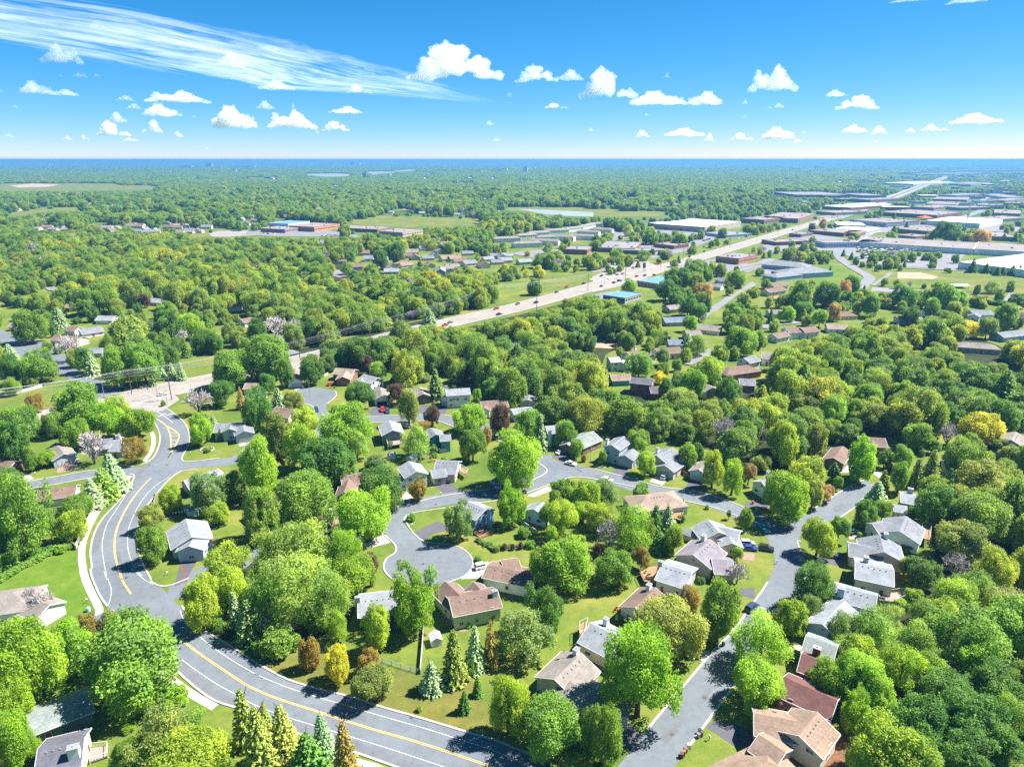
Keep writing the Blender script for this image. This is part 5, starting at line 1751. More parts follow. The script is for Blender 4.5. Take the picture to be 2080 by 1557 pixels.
def crown(seed, n=20000, lobes=78, r=(0.12, 0.35), leaf=0.039, shape='round', spread=0.66, rough=0.8, pockets=9):
    rs = np.random.RandomState(seed)
    d = unit(rs.normal(size=(lobes * 3, 3)))
    d = d[d[:, 2] > -0.62][:lobes]
    L = len(d)
    rad = rs.uniform(r[0], r[1], L)
    amp = rs.uniform(0.70, 1.18, L)
    wob = 1 + 0.16 * np.sin(np.arctan2(d[:, 1], d[:, 0]) * rs.randint(2, 4) + rs.uniform(0, 6)) + 0.10 * np.sin(np.arctan2(d[:, 1], d[:, 0]) * 5 + rs.uniform(0, 6))
    amp = amp * wob
    c = d * (spread * amp)[:, None]
    if shape == 'tall':
        w = 1 - 0.35 * np.clip(c[:, 2], 0, 1) ** 1.2
        c[:, :2] *= w[:, None] * 0.95
    elif shape == 'wide':
        c[:, 2] = np.where(c[:, 2] < 0, c[:, 2] * .55, c[:, 2] * .9)
        c[:, :2] *= 1.12
    elif shape == 'vase':
        w = 0.62 + 0.38 * np.clip((c[:, 2] + 0.6) / 1.1, 0, 1)
        c[:, :2] *= w[:, None]
    c = np.vstack([c, unit(rs.normal(size=(5, 3))) * 0.24])
    rad = np.concatenate([rad, rs.uniform(.38, .46, 5)])
    L = len(c)
    lob_tone = np.clip(rs.normal(0.5, 0.13, L), .12, .92)
    lob_h = rs.uniform(0, 1, L)
    M = int(n * 3.2)
    w = rad ** 2
    li = rs.choice(L, M, p=w / w.sum())
    dr = unit(rs.normal(size=(M, 3)))
    shell = rs.uniform(0.6, 1.16, M) if shape != 'loose' else rs.uniform(0.45, 1.15, M)
    # small second-order lumps
    ph = rs.uniform(0, 6.28, (L, 3))
    lump = 1 + 0.13 * np.sin(dr[:, 0] * 6.1 + ph[li, 0]) * np.sin(dr[:, 1] * 6.7 + ph[li, 1]) + 0.06 * np.sin(dr[:, 2] * 11 + ph[li, 2])
    pos = c[li] + dr * (rad[li] * shell * lump)[:, None]
    keep = np.ones(M, bool)
    for j in range(L):
        dist = np.linalg.norm(pos - c[j], axis=1)
        keep &= (li == j) | (dist > rad[j] * 0.78)
    keep &= pos[:, 2] > -0.95
    # open pockets where the sky and the limbs show through
    for q in range(pockets):
        c0 = unit(rs.normal(size=(1, 3)))[0] * rs.uniform(.72, .98)
        keep &= np.linalg.norm(pos - c0, axis=1) > rs.uniform(.12, .24)
    keep &= np.linalg.norm(pos, axis=1) > 0.3
    pos, dr, li = pos[keep][:n], dr[keep][:n], li[keep][:n]
    N = len(pos)
    nrm = unit(dr * .55 + rs.normal(size=(N, 3)) * rough * .75 + np.array([0, 0, .75]))
    size = leaf * rs.uniform(0.45, 1.6, N)
    V = quads(pos, nrm, size, rs)
    ext = np.percentile(np.hypot(pos[:, 0], pos[:, 1]), 97)
    z0, z1 = np.percentile(pos[:, 2], 1), np.percentile(pos[:, 2], 99)
    inside = (np.hypot(pos[:, 0], pos[:, 1]) < ext * 1.07) & (pos[:, 2] < z1 + .04) & (pos[:, 2] > z0 - .04)
    V, li = V[inside], li[inside]
    N = len(li)
    V[:, :, :2] /= ext
    V[:, :, 2] = (V[:, :, 2] - (z0 + z1) / 2) / ((z1 - z0) / 2)
    tone = lob_tone[li] + rs.normal(0, 0.16, N)
    return V, tone


def spruce(seed, n=7000, levels=22, droop=0.35, gaps=0.0):
    rs = np.random.RandomState(seed)
    P, Nn, S, Tn = [], [], [], []
    for l in range(levels):
        t = (l + rs.uniform(-.2, .2)) / levels
        z = -0.95 + 1.9 * t
        R = (1 - t) ** 0.68 * rs.uniform(0.74, 1.06) + 0.03
        nb = int(7 + 9 * (1 - t))
        a0 = rs.uniform(0, 6.28)
        for k in range(nb):
            if rs.rand() < gaps:
                continue
            a = a0 + 6.283 * k / nb + rs.normal(0, .12)
            Rb = R * rs.uniform(.72, 1.08)
            m = max(4, int(n / (levels * nb) * (0.4 + 1.2 * (1 - t))))
            s = np.sqrt(rs.uniform(0.03, 1, m))
            side = rs.normal(0, 1, m) * 0.055 * (1.3 - s) * (0.5 + Rb)
            x = np.cos(a) * Rb * s - np.sin(a) * side
            y = np.sin(a) * Rb * s + np.cos(a) * side
            zz = z - droop * Rb * s ** 1.5 * 0.45 + rs.normal(0, .012, m) + 0.05 * s ** 4
            P.append(np.stack([x, y, zz], 1))
            Nn.append(np.stack([np.cos(a) * .45 * np.ones(m), np.sin(a) * .45 * np.ones(m), np.ones(m)], 1))
            S.append(np.full(m, 0.062 * (0.55 + .7 * (1 - t))) * rs.uniform(.7, 1.3, m))
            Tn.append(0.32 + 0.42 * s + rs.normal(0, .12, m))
    P, Nn, S, Tn = np.vstack(P), np.vstack(Nn), np.concatenate(S), np.concatenate(Tn)
    Nn = unit(unit(Nn) + rs.normal(size=P.shape) * .5)
    V = quads(P, Nn, S * 1.25, rs, 1.7)
    V[:, :, 2] = np.clip(V[:, :, 2], -1, 1.02)
    return V, Tn


def willow(seed, n=5600):
    rs = np.random.RandomState(seed)
    P, Nn, Tn = [], [], []
    for k in range(190):
        d = unit(rs.normal(size=(1, 3)))[0]
        d[2] = abs(d[2])
        c = d * np.array([.72, .72, .92]) * rs.uniform(.8, 1.05)
        ln = rs.uniform(.35, 1.0) * (0.6 + .5 * np.hypot(c[0], c[1]))
        m = n // 190
        s = rs.uniform(0, 1, m)
        out = unit(np.array([[d[0], d[1], 0.01]]))[0]
        p = c + np.outer(s, out) * .22 - np.outer(s ** 1.2, [0, 0, 1]) * ln + rs.normal(0, .028, (m, 3))
        P.append(p)
        Nn.append(np.tile(out + np.array([0, 0, .25]), (m, 1)))
        Tn.append(np.full(m, np.clip(rs.normal(.55, .17), 0, 1)) + rs.normal(0, .1, m))
    P, Nn, Tn = np.vstack(P), np.vstack(Nn), np.concatenate(Tn)
    P[:, 2] = np.maximum(P[:, 2], -.98)
    V = quads(P, unit(Nn + rs.normal(size=P.shape) * .4), np.full(len(P), .07), rs, 2.0)
    return V, Tn


def bare_mesh(name, seed, mat, tmat=None, fine=1.0):
    """leafless crown: forking branches down to twigs"""
    rs = random.Random(seed)
    mb = MB()

    def grow(p, d, ln, r, lv):
        q = p + d * ln
        mb.tube(p, q, r, r * .62, 4 if lv < 2 else 3, 0, False)
        if lv >= 5:
            return
        for _ in range(3 if lv < 4 else 4):
            v = Vector((rs.gauss(0, 1), rs.gauss(0, 1), rs.gauss(.25, .8))).normalized()
            nd_ = (d * (0.85 if lv < 3 else .6) + v * .72 + Vector((0, 0, .12))).normalized()
            grow(p.lerp(q, rs.uniform(.55, 1.0)), nd_, ln * rs.uniform(.62, .86), max(r * .6, 0.017 * fine), lv + 1)
    for k in range(6):
        a = 6.283 * k / 6 + rs.uniform(-.4, .4)
        grow(Vector((0, 0, -.95)), Vector((math.cos(a) * rs.uniform(.35, .9), math.sin(a) * rs.uniform(.35, .9), 1)).normalized(), .62, .045, 1)
    me = mb.mesh(name, mat)
    co = np.array([v.co for v in me.vertices])
    e = np.abs(co[:, :2]).max()
    z0, z1 = co[:, 2].min(), co[:, 2].max()
    co[:, :2] /= e * .92
    co[:, 2] = (co[:, 2] - z0) / (z1 - z0) * 2 - 1
    me.vertices.foreach_set('co', co.reshape(-1).astype(np.float32))
    me.update()
    return me


m_leaf = leaf_mat('broad_leaves')
m_needle = leaf_mat('needles', 'needle')
m_bark = surf('grey_bark', (0.16, 0.125, 0.10), 0.3, 1.5, 0.95, 0.1, 0.25, 8.0)
m_dead = surf('bleached_branches', (0.75, 0.68, 0.66), 0.25, 1.5, 0.95, 0.1)


def trunk_mesh(seed):
    rs = random.Random(seed)
    mb = MB()
    p = Vector((0, 0, 0))
    pts = [p]
    for i in range(4):
        p = p + Vector((rs.uniform(-.02, .02), rs.uniform(-.02, .02), .2))
        pts.append(p)
    rad = [.052, .036, .031, .026, .018]
    for i in range(4):
        mb.tube(pts[i], pts[i + 1], rad[i], rad[i + 1], 7, 0, False)
    for k in range(7):
        b_ = pts[1].lerp(pts[4], rs.uniform(.15, .95))
        a = 6.283 * k / 7 + rs.uniform(-.3, .3)
        e = b_ + Vector((math.cos(a) * .2, math.sin(a) * .2, rs.uniform(.14, .24)))
        mb.tube(b_, e, .016, .007, 5, 0, False)
    return mb.mesh('trunk', m_bark)


PROTO = {}
for k, (sd, kw) in dict(
        r0=(1, {}), r1=(2, dict(lobes=50, r=(.2, .4))), r2=(3, dict(lobes=70, r=(.16, .32))), r3=(4, dict(lobes=46, r=(.2, .42))), r4=(5, dict(lobes=80, r=(.14, .3))),
        t0=(6, dict(shape='tall', lobes=66, r=(.16, .34))), t1=(7, dict(shape='tall', lobes=54, r=(.18, .36))),
        w0=(8, dict(shape='wide', lobes=56, r=(.19, .32), leaf=.036, n=21000)), w1=(9, dict(shape='wide', lobes=44, r=(.22, .36), leaf=.036, n=21000)),
        l0=(10, dict(shape='loose', lobes=30, r=(.2, .36), leaf=.036, n=10500, pockets=14, spread=.68)), l1=(11, dict(shape='loose', lobes=40, r=(.16, .3), leaf=.036, n=10500, pockets=14, spread=.7)),
        n0=(12, dict(lobes=90, r=(.14, .22), spread=.80, leaf=.037, n=20000)), n1=(13, dict(lobes=80, r=(.15, .25), spread=.78, shape='tall', leaf=.037, n=20000)),
        u0=(14, dict(lobes=44, r=(.2, .32), leaf=.062, n=7000)), u1=(15, dict(lobes=36, r=(.22, .36), leaf=.062, n=7000)),
        v1=(16, dict(shape='vase', lobes=60, r=(.16, .34)))).items():
    V_, t_ = crown(sd, **kw)
    PROTO[k] = np_mesh('crown_' + k, V_, t_, m_leaf)
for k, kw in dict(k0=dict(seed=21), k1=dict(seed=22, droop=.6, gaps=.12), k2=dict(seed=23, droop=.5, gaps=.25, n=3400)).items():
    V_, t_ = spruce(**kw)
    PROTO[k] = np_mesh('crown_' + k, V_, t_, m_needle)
V_, t_ = crown(31, lobes=110, r=(.12, .2), spread=.82, leaf=.09, n=2600)
PROTO['c0'] = np_mesh('crown_c0', V_, t_, m_needle)
V_, t_ = willow(33)
PROTO['v0'] = np_mesh('crown_v0', V_, t_, m_leaf)
for k in range(3):
    PROTO['x%d' % k] = bare_mesh('crown_x%d' % k, 40 + k, m_dead)
TRUNK = [trunk_mesh(k) for k in range(3)]

VAR = dict(r=['r0', 'r1', 'r2', 'r3', 'r4'], t=['t0', 't1', 'v1'], w=['w0', 'w1'], l=['l0', 'l1'], n=['n0', 'r4'], u=['u0', 'u1'], k=['k0', 'k1'], q=['k2', 'k1'], c=['c0'], v=['v0'], x=['x0', 'x1', 'x2'])
LC = dict(d=(0.127, 0.268, 0.048), m=(0.222, 0.381, 0.058), b=(0.274, 0.458, 0.040), y=(0.350, 0.490, 0.050), Y=(0.600, 0.600, 0.050), o=(0.282, 0.359, 0.085), g=(0.222, 0.336, 0.111),
          p=(0.156, 0.094, 0.085), n=(0.341, 0.275, 0.069), s=(0.311, 0.442, 0.270), h=(0.296, 0.434, 0.095), G=(0.445, 0.329, 0.158))
LN = dict(d='dark green', m='green', b='bright green', y='yellow green', Y='golden yellow', o='olive green', g='grey green', p='purple leaved', n='rusty green', s='silver blue', h='pale green', G='brown')
KN = dict(r=('leafy_tree', 'leafy tree', 'tree'), t=('leafy_tree', 'tall oval tree', 'tree'), w=('leafy_tree', 'broad spreading tree', 'tree'), l=('leafy_tree', 'airy tree', 'tree'), n=('leafy_tree', 'dense neat tree', 'tree'),
          u=('shrub', 'rounded shrub', 'shrub'), k=('spruce_tree', 'spruce', 'spruce'), q=('spruce_tree', 'ragged conifer', 'spruce'), c=('columnar_evergreen', 'slim columnar evergreen', 'evergreen'), v=('willow_tree', 'weeping willow', 'tree'), x=('bare_tree', 'bare grey tree', 'tree'))
NT = [0]
TREE_AT = []


def tree_at(x, y, R, V, zc, kind, col, label=None, group=None, quiet=False):
    name, look, cat = KN[kind]
    NT[0] += 1
    root = empty(name, (x, y, 0), rnd.uniform(0, 6.28) if kind not in 'c' else 0, label, cat, group)
    ax = rnd.uniform(.88, 1.1) if kind in 'rltwv' else 1.0
    cr = put('branches' if kind == 'x' else 'crown', PROTO[rnd.choice(VAR[kind])], root, (0, 0, zc), (0, 0, 0), (R * ax, R / ax, V))
    if kind == 'x':
        cr.location.z = V + .3
    c = LC[col] if kind not in 'kq' else tuple(v * 1.15 for v in LC[col])
    j = rnd.uniform(.88, 1.12)
    cr.color = (c[0] * j * rnd.uniform(.92, 1.08), c[1] * j, c[2] * j, 1.0)
    if kind != 'u':
        h = zc + V * (.55 if kind not in 'kqc' else .9)
        rt = max(.5, min(R, h * .5))
        put('trunk', rnd.choice(TRUNK), root, (0, 0, 0), (0, 0, rnd.uniform(0, 6)), (h * .8 if kind not in 'kqc' else h * .5, h * .8 if kind not in 'kqc' else h * .5, h * 1.15))
    if not label:
        lk = look if kind == 'x' else f'{LN[col]} {look}'
        sz = 'small ' if R < 2.0 and kind != 'u' else ('big ' if R > 6.0 else '')
        auto(root, sz + lk, (x, y, zc), 1)
    TREE_AT.append((x, y, R))
    return root


EXTRA = []


def tree_px(r, cx, cy, w, h, kind, col, label=None):
    s = REG[r][2]
    X, Y = T(r, cx, cy)
    w, h = w / s, h / s
    zc, V, R = 5.0, 4.0, 4.0
    for _ in range(6):
        p = G(X, Y, zc)
        d = proj(p.x, p.y, zc)[2]
        dl = math.atan2(CAMH - zc, math.hypot(p.x, p.y))
        R = w / 2 * d / FOC
        Vp = h / 2 * d / FOC
        V = math.sqrt(max(Vp ** 2 - (R * math.sin(dl)) ** 2 * (1.0 if kind not in 'kqc' else .3), (0.42 * R) ** 2)) / math.cos(dl)
        V = max(V, (.62 if kind in 'wu' else .74) * R)
        V = min(V, (1.55 if kind not in 'kqc' else 4.6) * R)
        clear = dict(u=0.0, k=.25, q=.6, c=.1, x=0.0, v=.2).get(kind, .9 + .13 * V)
        zc = V + clear
    p = G(X, Y, zc)
    if r in 'IJKL' and kind in 'rtwln' and col not in 'pGY' and w < 30:
        EXTRA.append((p.x, p.y, R, V, 1, 0))     # too small in view to be told apart: part of the wood
        return None
    return tree_at(p.x, p.y, R * (1.34 if kind in 'kq' else .97), V * (1.0 if kind in 'kqc' else .99), zc, kind, col, label)


# what the photograph shows, tree by tree: centre x, y, width, height of the crown (zoom pixels), kind, colour
TREES = dict(
    A='190 700 560 660 r b;560 600 300 430 t b;70 1060 330 420 r b;60 1330 330 420 r b;225 1380 160 220 r b;1040 690 810 700 r m;700 440 160 190 u n;870 410 150 180 u o;690 590 200 160 u b;'
      '330 250 170 280 x o;235 230 140 260 x o;1600 230 340 400 r y;1820 130 300 340 r y;1850 290 130 260 k s;1960 380 230 320 q g;1740 420 150 120 u m;1360 1000 250 180 u b;1300 1330 560 400 l o;1480 1250 330 300 l m;'
      '1500 1490 620 260 r y;1010 1460 260 260 r m;1920 1140 200 430 q o;2050 1330 200 420 k o;1250 1480 330 240 r b;30 1480 200 200 l o;2000 130 200 240 u m;1680 300 150 200 u b;1010 1240 120 80 u b',
    B='90 1320 240 480 k o;280 1250 220 370 k o;480 1450 290 330 k d;597 1300 175 340 k s;775 1410 220 430 q n;140 1130 90 190 k o;330 160 560 560 l h;640 230 340 440 l h;150 250 320 420 l m;560 60 420 340 l h;'
      '350 425 190 160 x o;120 420 180 300 x o;520 420 110 180 u b;720 440 190 220 l b;1030 450 250 430 t y;1325 200 400 510 n b;505 660 180 250 u n;722 730 250 275 n Y;975 730 190 210 u n;1000 880 330 290 r o;'
      '1640 660 200 390 q o;1810 600 165 330 k s;1930 560 130 340 q n;1465 830 170 220 k s;1725 1030 95 150 k d;1828 905 80 150 k d;1770 760 110 130 u m;250 560 340 160 u m;120 590 200 130 u d;700 300 200 130 l m;1210 420 110 100 u g;1760 440 40 40 u b;1945 395 45 45 u y;1370 1095 50 50 u b',
    C='130 1040 320 440 r y;440 1210 520 480 r m;880 1280 320 490 r m;1170 800 640 690 r b;1410 440 560 440 w o;1800 300 330 490 t m;1560 220 180 200 r n;410 280 340 380 n d;410 60 100 130 k s;260 500 480 380 l g;'
      '700 1450 260 180 u m;560 1500 260 130 u o;1580 650 110 90 u m;390 765 50 40 u Y;1000 385 70 70 u d',
    D='5 560 480 430 l b;-20 890 440 320 r b;230 365 300 290 n y;405 300 170 210 l g;410 110 330 330 r d;640 450 250 260 l g;860 460 420 340 l m;620 560 200 180 l h;760 830 430 420 r b;560 860 330 320 r b;900 960 330 330 r b;'
      '1230 560 360 310 l m;1640 510 580 360 l m;1900 280 360 320 l o;1550 210 340 240 r y;1450 310 260 200 l y;1120 760 320 330 l b;1360 820 330 300 l m;1250 1210 480 450 r d;1640 1180 500 450 r d;1480 980 430 360 r d;1850 900 430 360 r d;'
      '1990 1160 300 320 l m;1130 1380 330 300 r d;1620 1440 440 330 r d;1900 1420 430 380 r d;1230 1490 330 190 x o;760 1110 230 330 r b;1010 700 260 260 l y;1010 370 240 180 l h;1750 720 360 320 l b;1420 1430 260 220 r m;1700 130 330 230 l m;1290 330 240 180 l m;'
      '930 262 26 56 c d;962 266 26 56 c d;995 270 26 58 c d;1028 278 26 60 c d;1052 285 26 60 c d;1074 290 26 62 c d;1153 288 36 80 c d;1200 200 150 110 u b;1100 260 100 50 u y;240 700 60 70 u d;260 1060 120 50 u m',
    E='610 150 440 310 r m;270 145 150 140 r n;140 310 360 250 r m;100 460 260 330 r d;230 580 120 270 t m;365 575 150 120 r b;600 390 210 230 r b;830 280 300 280 r b;1090 300 270 220 r b;900 180 230 130 r y;'
      '1060 510 210 190 l n;720 490 260 300 x o;1582 340 195 235 n b;1560 130 230 230 x o;1750 60 210 180 r d;1900 100 80 180 q n;810 770 230 260 q m;880 690 200 310 k s;725 850 165 230 k s;'
      '170 1010 440 600 l m;40 740 230 180 r d;70 1150 330 330 r d;560 1105 260 230 l y;610 960 250 190 r m;650 1110 80 80 u Y;1345 890 190 200 r y;1360 970 150 100 u m;1185 1040 220 190 r o;1200 1250 235 270 r m;'
      '1640 840 300 290 r g;1830 790 230 220 r g;1720 1010 200 120 r y;1740 400 30 100 c d;2005 430 35 30 u Y;1290 150 40 50 u m;1800 1400 400 330 l y;1640 520 50 40 u b;1060 380 120 80 r b;350 300 100 130 q n;430 310 160 180 r m;1680 280 60 80 k s;1090 470 100 60 u n;520 1180 200 120 u b;60 1380 200 90 u m;480 1300 100 60 u b',
    F='90 180 260 310 r d;250 100 110 160 k s;370 130 180 160 r o;240 385 260 330 r o;460 275 240 170 r y;430 480 290 340 r y;785 335 430 370 r b;870 470 220 200 l h;640 600 460 330 r d;90 640 330 460 r b;1960 660 10 10 u m;'
      '460 890 520 370 r m;895 85 240 210 r d;1190 70 150 150 r p;1280 170 190 260 r o;1470 230 140 160 n p;1400 345 130 110 l n;1350 445 250 230 l h;1060 800 390 310 r d;930 1020 440 370 w b;1358 815 150 170 n n;1310 1050 80 65 u m;'
      '1665 1055 240 300 n g;1780 260 320 190 w b;1790 470 220 230 r m;2010 275 170 240 r p;1030 620 190 110 u g;970 1420 160 180 r p;995 1530 50 120 c b;1490 510 100 70 u g;1140 480 60 60 u d;1830 80 80 90 r b;1945 20 200 130 r d;'
      '500 1300 560 480 l h;240 1350 400 440 l h;760 1330 260 400 l b;820 1250 200 200 l b;100 1000 330 420 r m;390 1130 150 150 r b;1490 560 60 40 u m;1560 590 50 30 u m;1930 1260 60 40 u m;2000 1290 45 35 u d;2045 1280 40 45 u p;1830 1385 60 45 u d;1970 240 60 60 u n;1120 60 30 100 c d;150 880 50 40 u d;1130 330 60 30 u m;1900 400 120 130 r n;700 190 60 40 u b;1640 30 40 40 u d',
    G='285 340 280 290 r m;380 370 115 300 k s;190 570 410 420 r b;150 925 245 320 n b;580 380 180 190 r m;670 495 120 130 r m;725 585 45 60 u n;872 570 70 100 t m;1150 450 190 180 r m;1212 615 170 170 r y;1545 560 150 190 t m;1620 545 110 170 t d;'
      '1750 660 180 270 r y;1905 720 180 260 r b;560 850 250 220 r m;745 880 210 240 r y;560 1050 260 270 r y;870 850 260 210 r g;870 1050 260 150 r y;470 1190 110 140 r b;1185 840 150 130 r m;930 1190 250 290 x o;1100 1130 340 340 l b;1290 1070 130 250 k d;1390 1065 135 230 k s;'
      '1440 1210 150 190 r y;840 1315 90 120 u p;1180 1360 150 160 r n;560 1400 500 390 r b;960 1440 330 240 r m;2010 1050 120 150 r m;1872 1020 40 90 t m;1480 950 30 80 c d;1508 950 30 80 c d;1940 1490 190 200 x o;1830 360 250 250 x o;2010 400 150 220 x o;2030 700 120 150 r G;1700 970 36 36 u b;'
      '430 1020 130 160 r b;720 1000 200 120 r y;480 480 30 40 u m;250 1170 110 90 u m;30 1300 60 50 u m;95 1290 40 45 u p;160 1285 40 50 u p;225 1275 40 55 u p;300 1265 90 50 u m;700 1220 90 60 u y;1500 1060 60 60 u d;1650 1545 80 40 u d;1940 1330 100 90 r m;1990 380 200 200 r m;1240 1130 120 150 l m;1330 1240 150 140 k d',
    H='792 570 260 330 n b;200 880 330 370 r b;90 850 180 230 r m;410 860 160 200 r o;505 850 140 120 r G;978 580 110 130 r d;1120 570 170 180 r m;1100 720 150 240 t m;912 860 165 210 k s;965 760 100 190 k o;1235 690 130 240 k o;1350 650 140 300 k o;1495 730 90 150 k s;'
      '607 770 75 90 r m;578 660 90 100 k d;455 1200 260 270 r y;620 1130 170 170 r m;825 1010 210 210 n d;960 1000 150 160 r m;1380 950 290 310 r d;1160 1000 170 110 u d;1745 345 330 230 r Y;1480 390 220 200 x o;1650 480 230 190 r m;1545 545 200 160 r m;1350 480 130 100 r d;790 1195 75 50 u b;'
      '1270 1480 280 200 r d;1135 1430 110 130 r o;1590 1230 400 230 r o;1720 1040 460 280 r m;1740 790 430 370 r o;1550 1440 250 250 x o;1850 1340 150 150 x o;370 690 310 220 r y;170 450 260 320 r y;430 430 200 240 r o;720 330 140 130 r d;1240 400 230 200 r m;1980 560 200 150 r o;1200 490 110 70 u m;240 780 120 110 r m;1120 1300 90 60 u o;'
      '1270 540 50 60 c d;1900 480 140 100 r o;1010 650 70 60 u n;1700 130 260 200 r m;1450 230 250 200 r d;900 250 240 190 r o;1100 210 190 200 r y;560 200 260 230 r b;330 180 240 200 r o;1330 180 180 160 r b;600 60 250 180 r y;850 90 240 200 r m;1120 60 220 180 r b;1900 250 260 240 r d;60 260 220 220 r y;1480 60 250 160 r d;1600 180 130 170 x o;380 500 120 140 x o;20 400 90 130 x o;1200 1000 60 50 u m',
    I='810 1095 290 200 v h;370 1010 105 150 k s;333 1080 45 110 c d;960 1400 48 85 k s;1020 1350 52 105 k s;1085 1345 56 115 k s;1140 1345 56 120 k s;575 1300 95 160 k s;530 1270 130 150 r d;185 1060 190 190 r m;245 1310 230 200 r m;'
      '740 1310 230 240 r m;905 1290 230 250 r m;1055 1235 170 180 n d;1260 1155 120 140 n d;1350 1165 130 120 n d;1060 1060 230 190 r d;1140 1130 130 110 x o;430 1200 170 190 x o;910 900 75 75 n p;1450 1330 250 220 t m;1560 1240 130 220 t m;60 1240 110 140 k s;1175 1215 60 90 k d;1450 1100 110 110 r o;1330 750 10 10 u m;'
      '1305 1040 70 110 k d;1630 1090 110 150 r d;70 1330 120 180 r d;190 1400 90 80 l m;70 1440 110 100 l m;1200 1060 160 150 r y;640 880 200 170 r m;540 900 190 160 r m;1060 960 140 90 r m',
    J='130 1260 330 270 t m;245 1080 85 105 k s;1160 1000 80 95 k s;1197 1425 115 200 k g;770 1305 110 110 r p;410 1345 160 150 r d;130 1420 110 120 r d;250 1350 120 170 t m;830 1350 120 120 r m;1120 1390 90 60 u g;940 1400 60 40 u g;850 640 110 110 r d;640 690 90 80 n d;955 600 130 130 n d',
    K='1240 1160 80 110 k s;1080 1255 100 100 r g;1225 1235 80 90 r y;1300 1180 130 120 l m;1440 1235 110 110 r h;1385 1330 190 140 r y;1060 1385 80 70 r Y;930 1310 190 150 r m;1100 1470 120 150 n d;1270 1430 180 190 r b;1490 1450 190 170 n d;1240 925 150 130 n d;1310 970 120 100 r d;1545 760 120 100 w m;1530 980 150 130 r m;1570 1150 200 170 r m;1255 1045 100 90 r b;'
      '350 565 70 70 r d;470 530 60 70 r m;660 510 60 60 r d;720 500 60 60 r d;790 610 100 80 r m;700 500 50 50 r m;960 610 90 60 r d;860 455 70 70 r d;1000 500 110 80 r m;1190 515 100 60 r m;1100 500 80 50 r m;1320 480 50 60 r d;1390 445 60 40 r m;1460 470 60 60 r m;1450 700 80 80 r y;1400 690 80 70 r m;870 810 120 90 r m;1150 760 140 130 r m;1280 700 150 90 r m;1210 760 110 130 r d;1100 820 130 140 n d;1180 640 30 50 k d;1150 660 60 50 r d;1340 850 120 110 r G',
    L='460 790 10 10 u m;250 870 200 180 r m;410 860 150 140 r d;540 890 120 90 r d;690 930 130 130 r d;570 800 110 110 r d;530 830 80 110 r G;460 970 90 100 r G;160 985 110 90 r b;270 960 130 90 r d;370 1010 110 100 r b;60 1000 50 100 k d;900 870 180 120 r d;1140 870 200 160 r m;1240 890 130 110 r m;1080 940 100 110 r m;1230 950 80 80 r G;940 985 140 110 n d;1290 960 70 60 r o;1550 1000 160 160 r m;1430 1070 120 120 r g;'
      '1240 1040 120 60 r g;1300 1080 130 60 r Y;800 660 80 70 n y;740 690 45 45 r d;690 670 40 40 r d;600 645 40 50 r d;520 600 30 50 k d;445 615 30 50 k d;860 790 50 60 r m;940 795 40 50 r m;780 780 45 50 r m;1030 805 30 30 r m;1370 825 45 60 r m;1455 810 90 80 r d;1580 805 55 70 r m;1510 860 60 80 r m;1340 680 60 90 k d;1425 695 50 70 k d;1495 715 45 60 k d;1530 715 40 60 k d;1590 710 55 70 k d;1635 705 40 75 k d;'
      '1170 460 160 110 r d;1060 495 70 50 r d;1390 500 120 60 r G;370 620 80 70 r m;270 570 60 80 r m;195 545 50 50 r m;600 490 50 50 r m;840 450 40 50 k d;320 440 50 50 r p;390 415 60 60 r G;320 550 40 40 r m;180 600 90 60 r y;250 620 80 60 r m;930 400 20 40 k d;900 390 18 40 k d;650 830 30 50 k d;1610 500 35 60 k d;1535 500 40 50 k d;1110 980 60 50 n d;1060 1050 120 60 l m;500 940 80 50 r m;880 690 30 40 r m;905 670 25 50 k d;300 650 50 40 k d;435 700 18 40 k d;1620 900 110 80 r d;570 620 30 50 k d;840 370 30 50 k d;920 420 25 40 k d',
)
for r, s in TREES.items():
    for w in s.split(';'):
        f = w.split()
        if not f or float(f[2]) <= 10:
            continue
        tree_px(r, *map(float, f[:4]), f[4], f[5])

# ------------------------------------------------------------------ woods: the nearest trees one by one, the rest as one mass
for y in range(MAP.shape[0]):
    if y * Q < 560:
        MAP[y][MAP[y] == 0] = 1
for s in WOODS:
    xy = px_list('X', s)
    keep = MAP == 3
    paint(xy, 1)
    MAP[keep] = 3
SPARSE = ('1330,640 1400,545 1560,560 1600,600 1760,625 2080,640 2080,715 1900,650 1760,658 1620,700 1530,790 1420,812 1300,800 1230,770 1215,760 1240,712 1330,680',
          '0,600 120,575 240,602 330,602 480,642 580,692 480,720 200,765 0,790',
          '690,525 930,500 1000,520 1150,540 1180,560 1100,590 1000,565 900,545 800,560',
          '180,445 480,455 470,472 200,465', '780,425 960,430 950,445 800,440')
COMM = ('1330,560 1240,480 1300,440 1480,405 1690,385 1880,345 2080,345 2080,640 1760,625 1600,600 1560,560 1400,545', '1060,560 1200,500 1340,490 1440,520 1200,600 1120,600')
for grp, val in ((SPARSE, 2), (COMM, 4)):
    for s in grp:
        keep = MAP == 3
        paint(px_list('X', s), val)
        MAP[keep] = 3
for r, s, mt, nm in OPEN:
    xy = px_list(r, s)
    keep = MAP == 3
    paint(xy, 5 if nm == 'parking_lot' and r in 'KL' else 3)
    MAP[keep] = 3
for r, s in (('K', '1480,880 1290,1020 1330,1030 1530,860'), ('N', '1040,960 1260,840 1500,680 1540,720 1360,810 1100,1010'), ('N', '1360,560 1640,440 1700,470 1450,590')):
    paint(px_list(r, s), 3)
for P_, w_ in ((mainC, 17), ([q for q in hwC if q.x > -52], 36), ([q for q in hwC if q.x < -150], 34), (resC, 11), (nwC, 13), (LOOP['nb'], 10), (LOOP['br'], 10), (LOOP['west'], 10), (hw2, 52)):
    paint_strip(P_, w_)
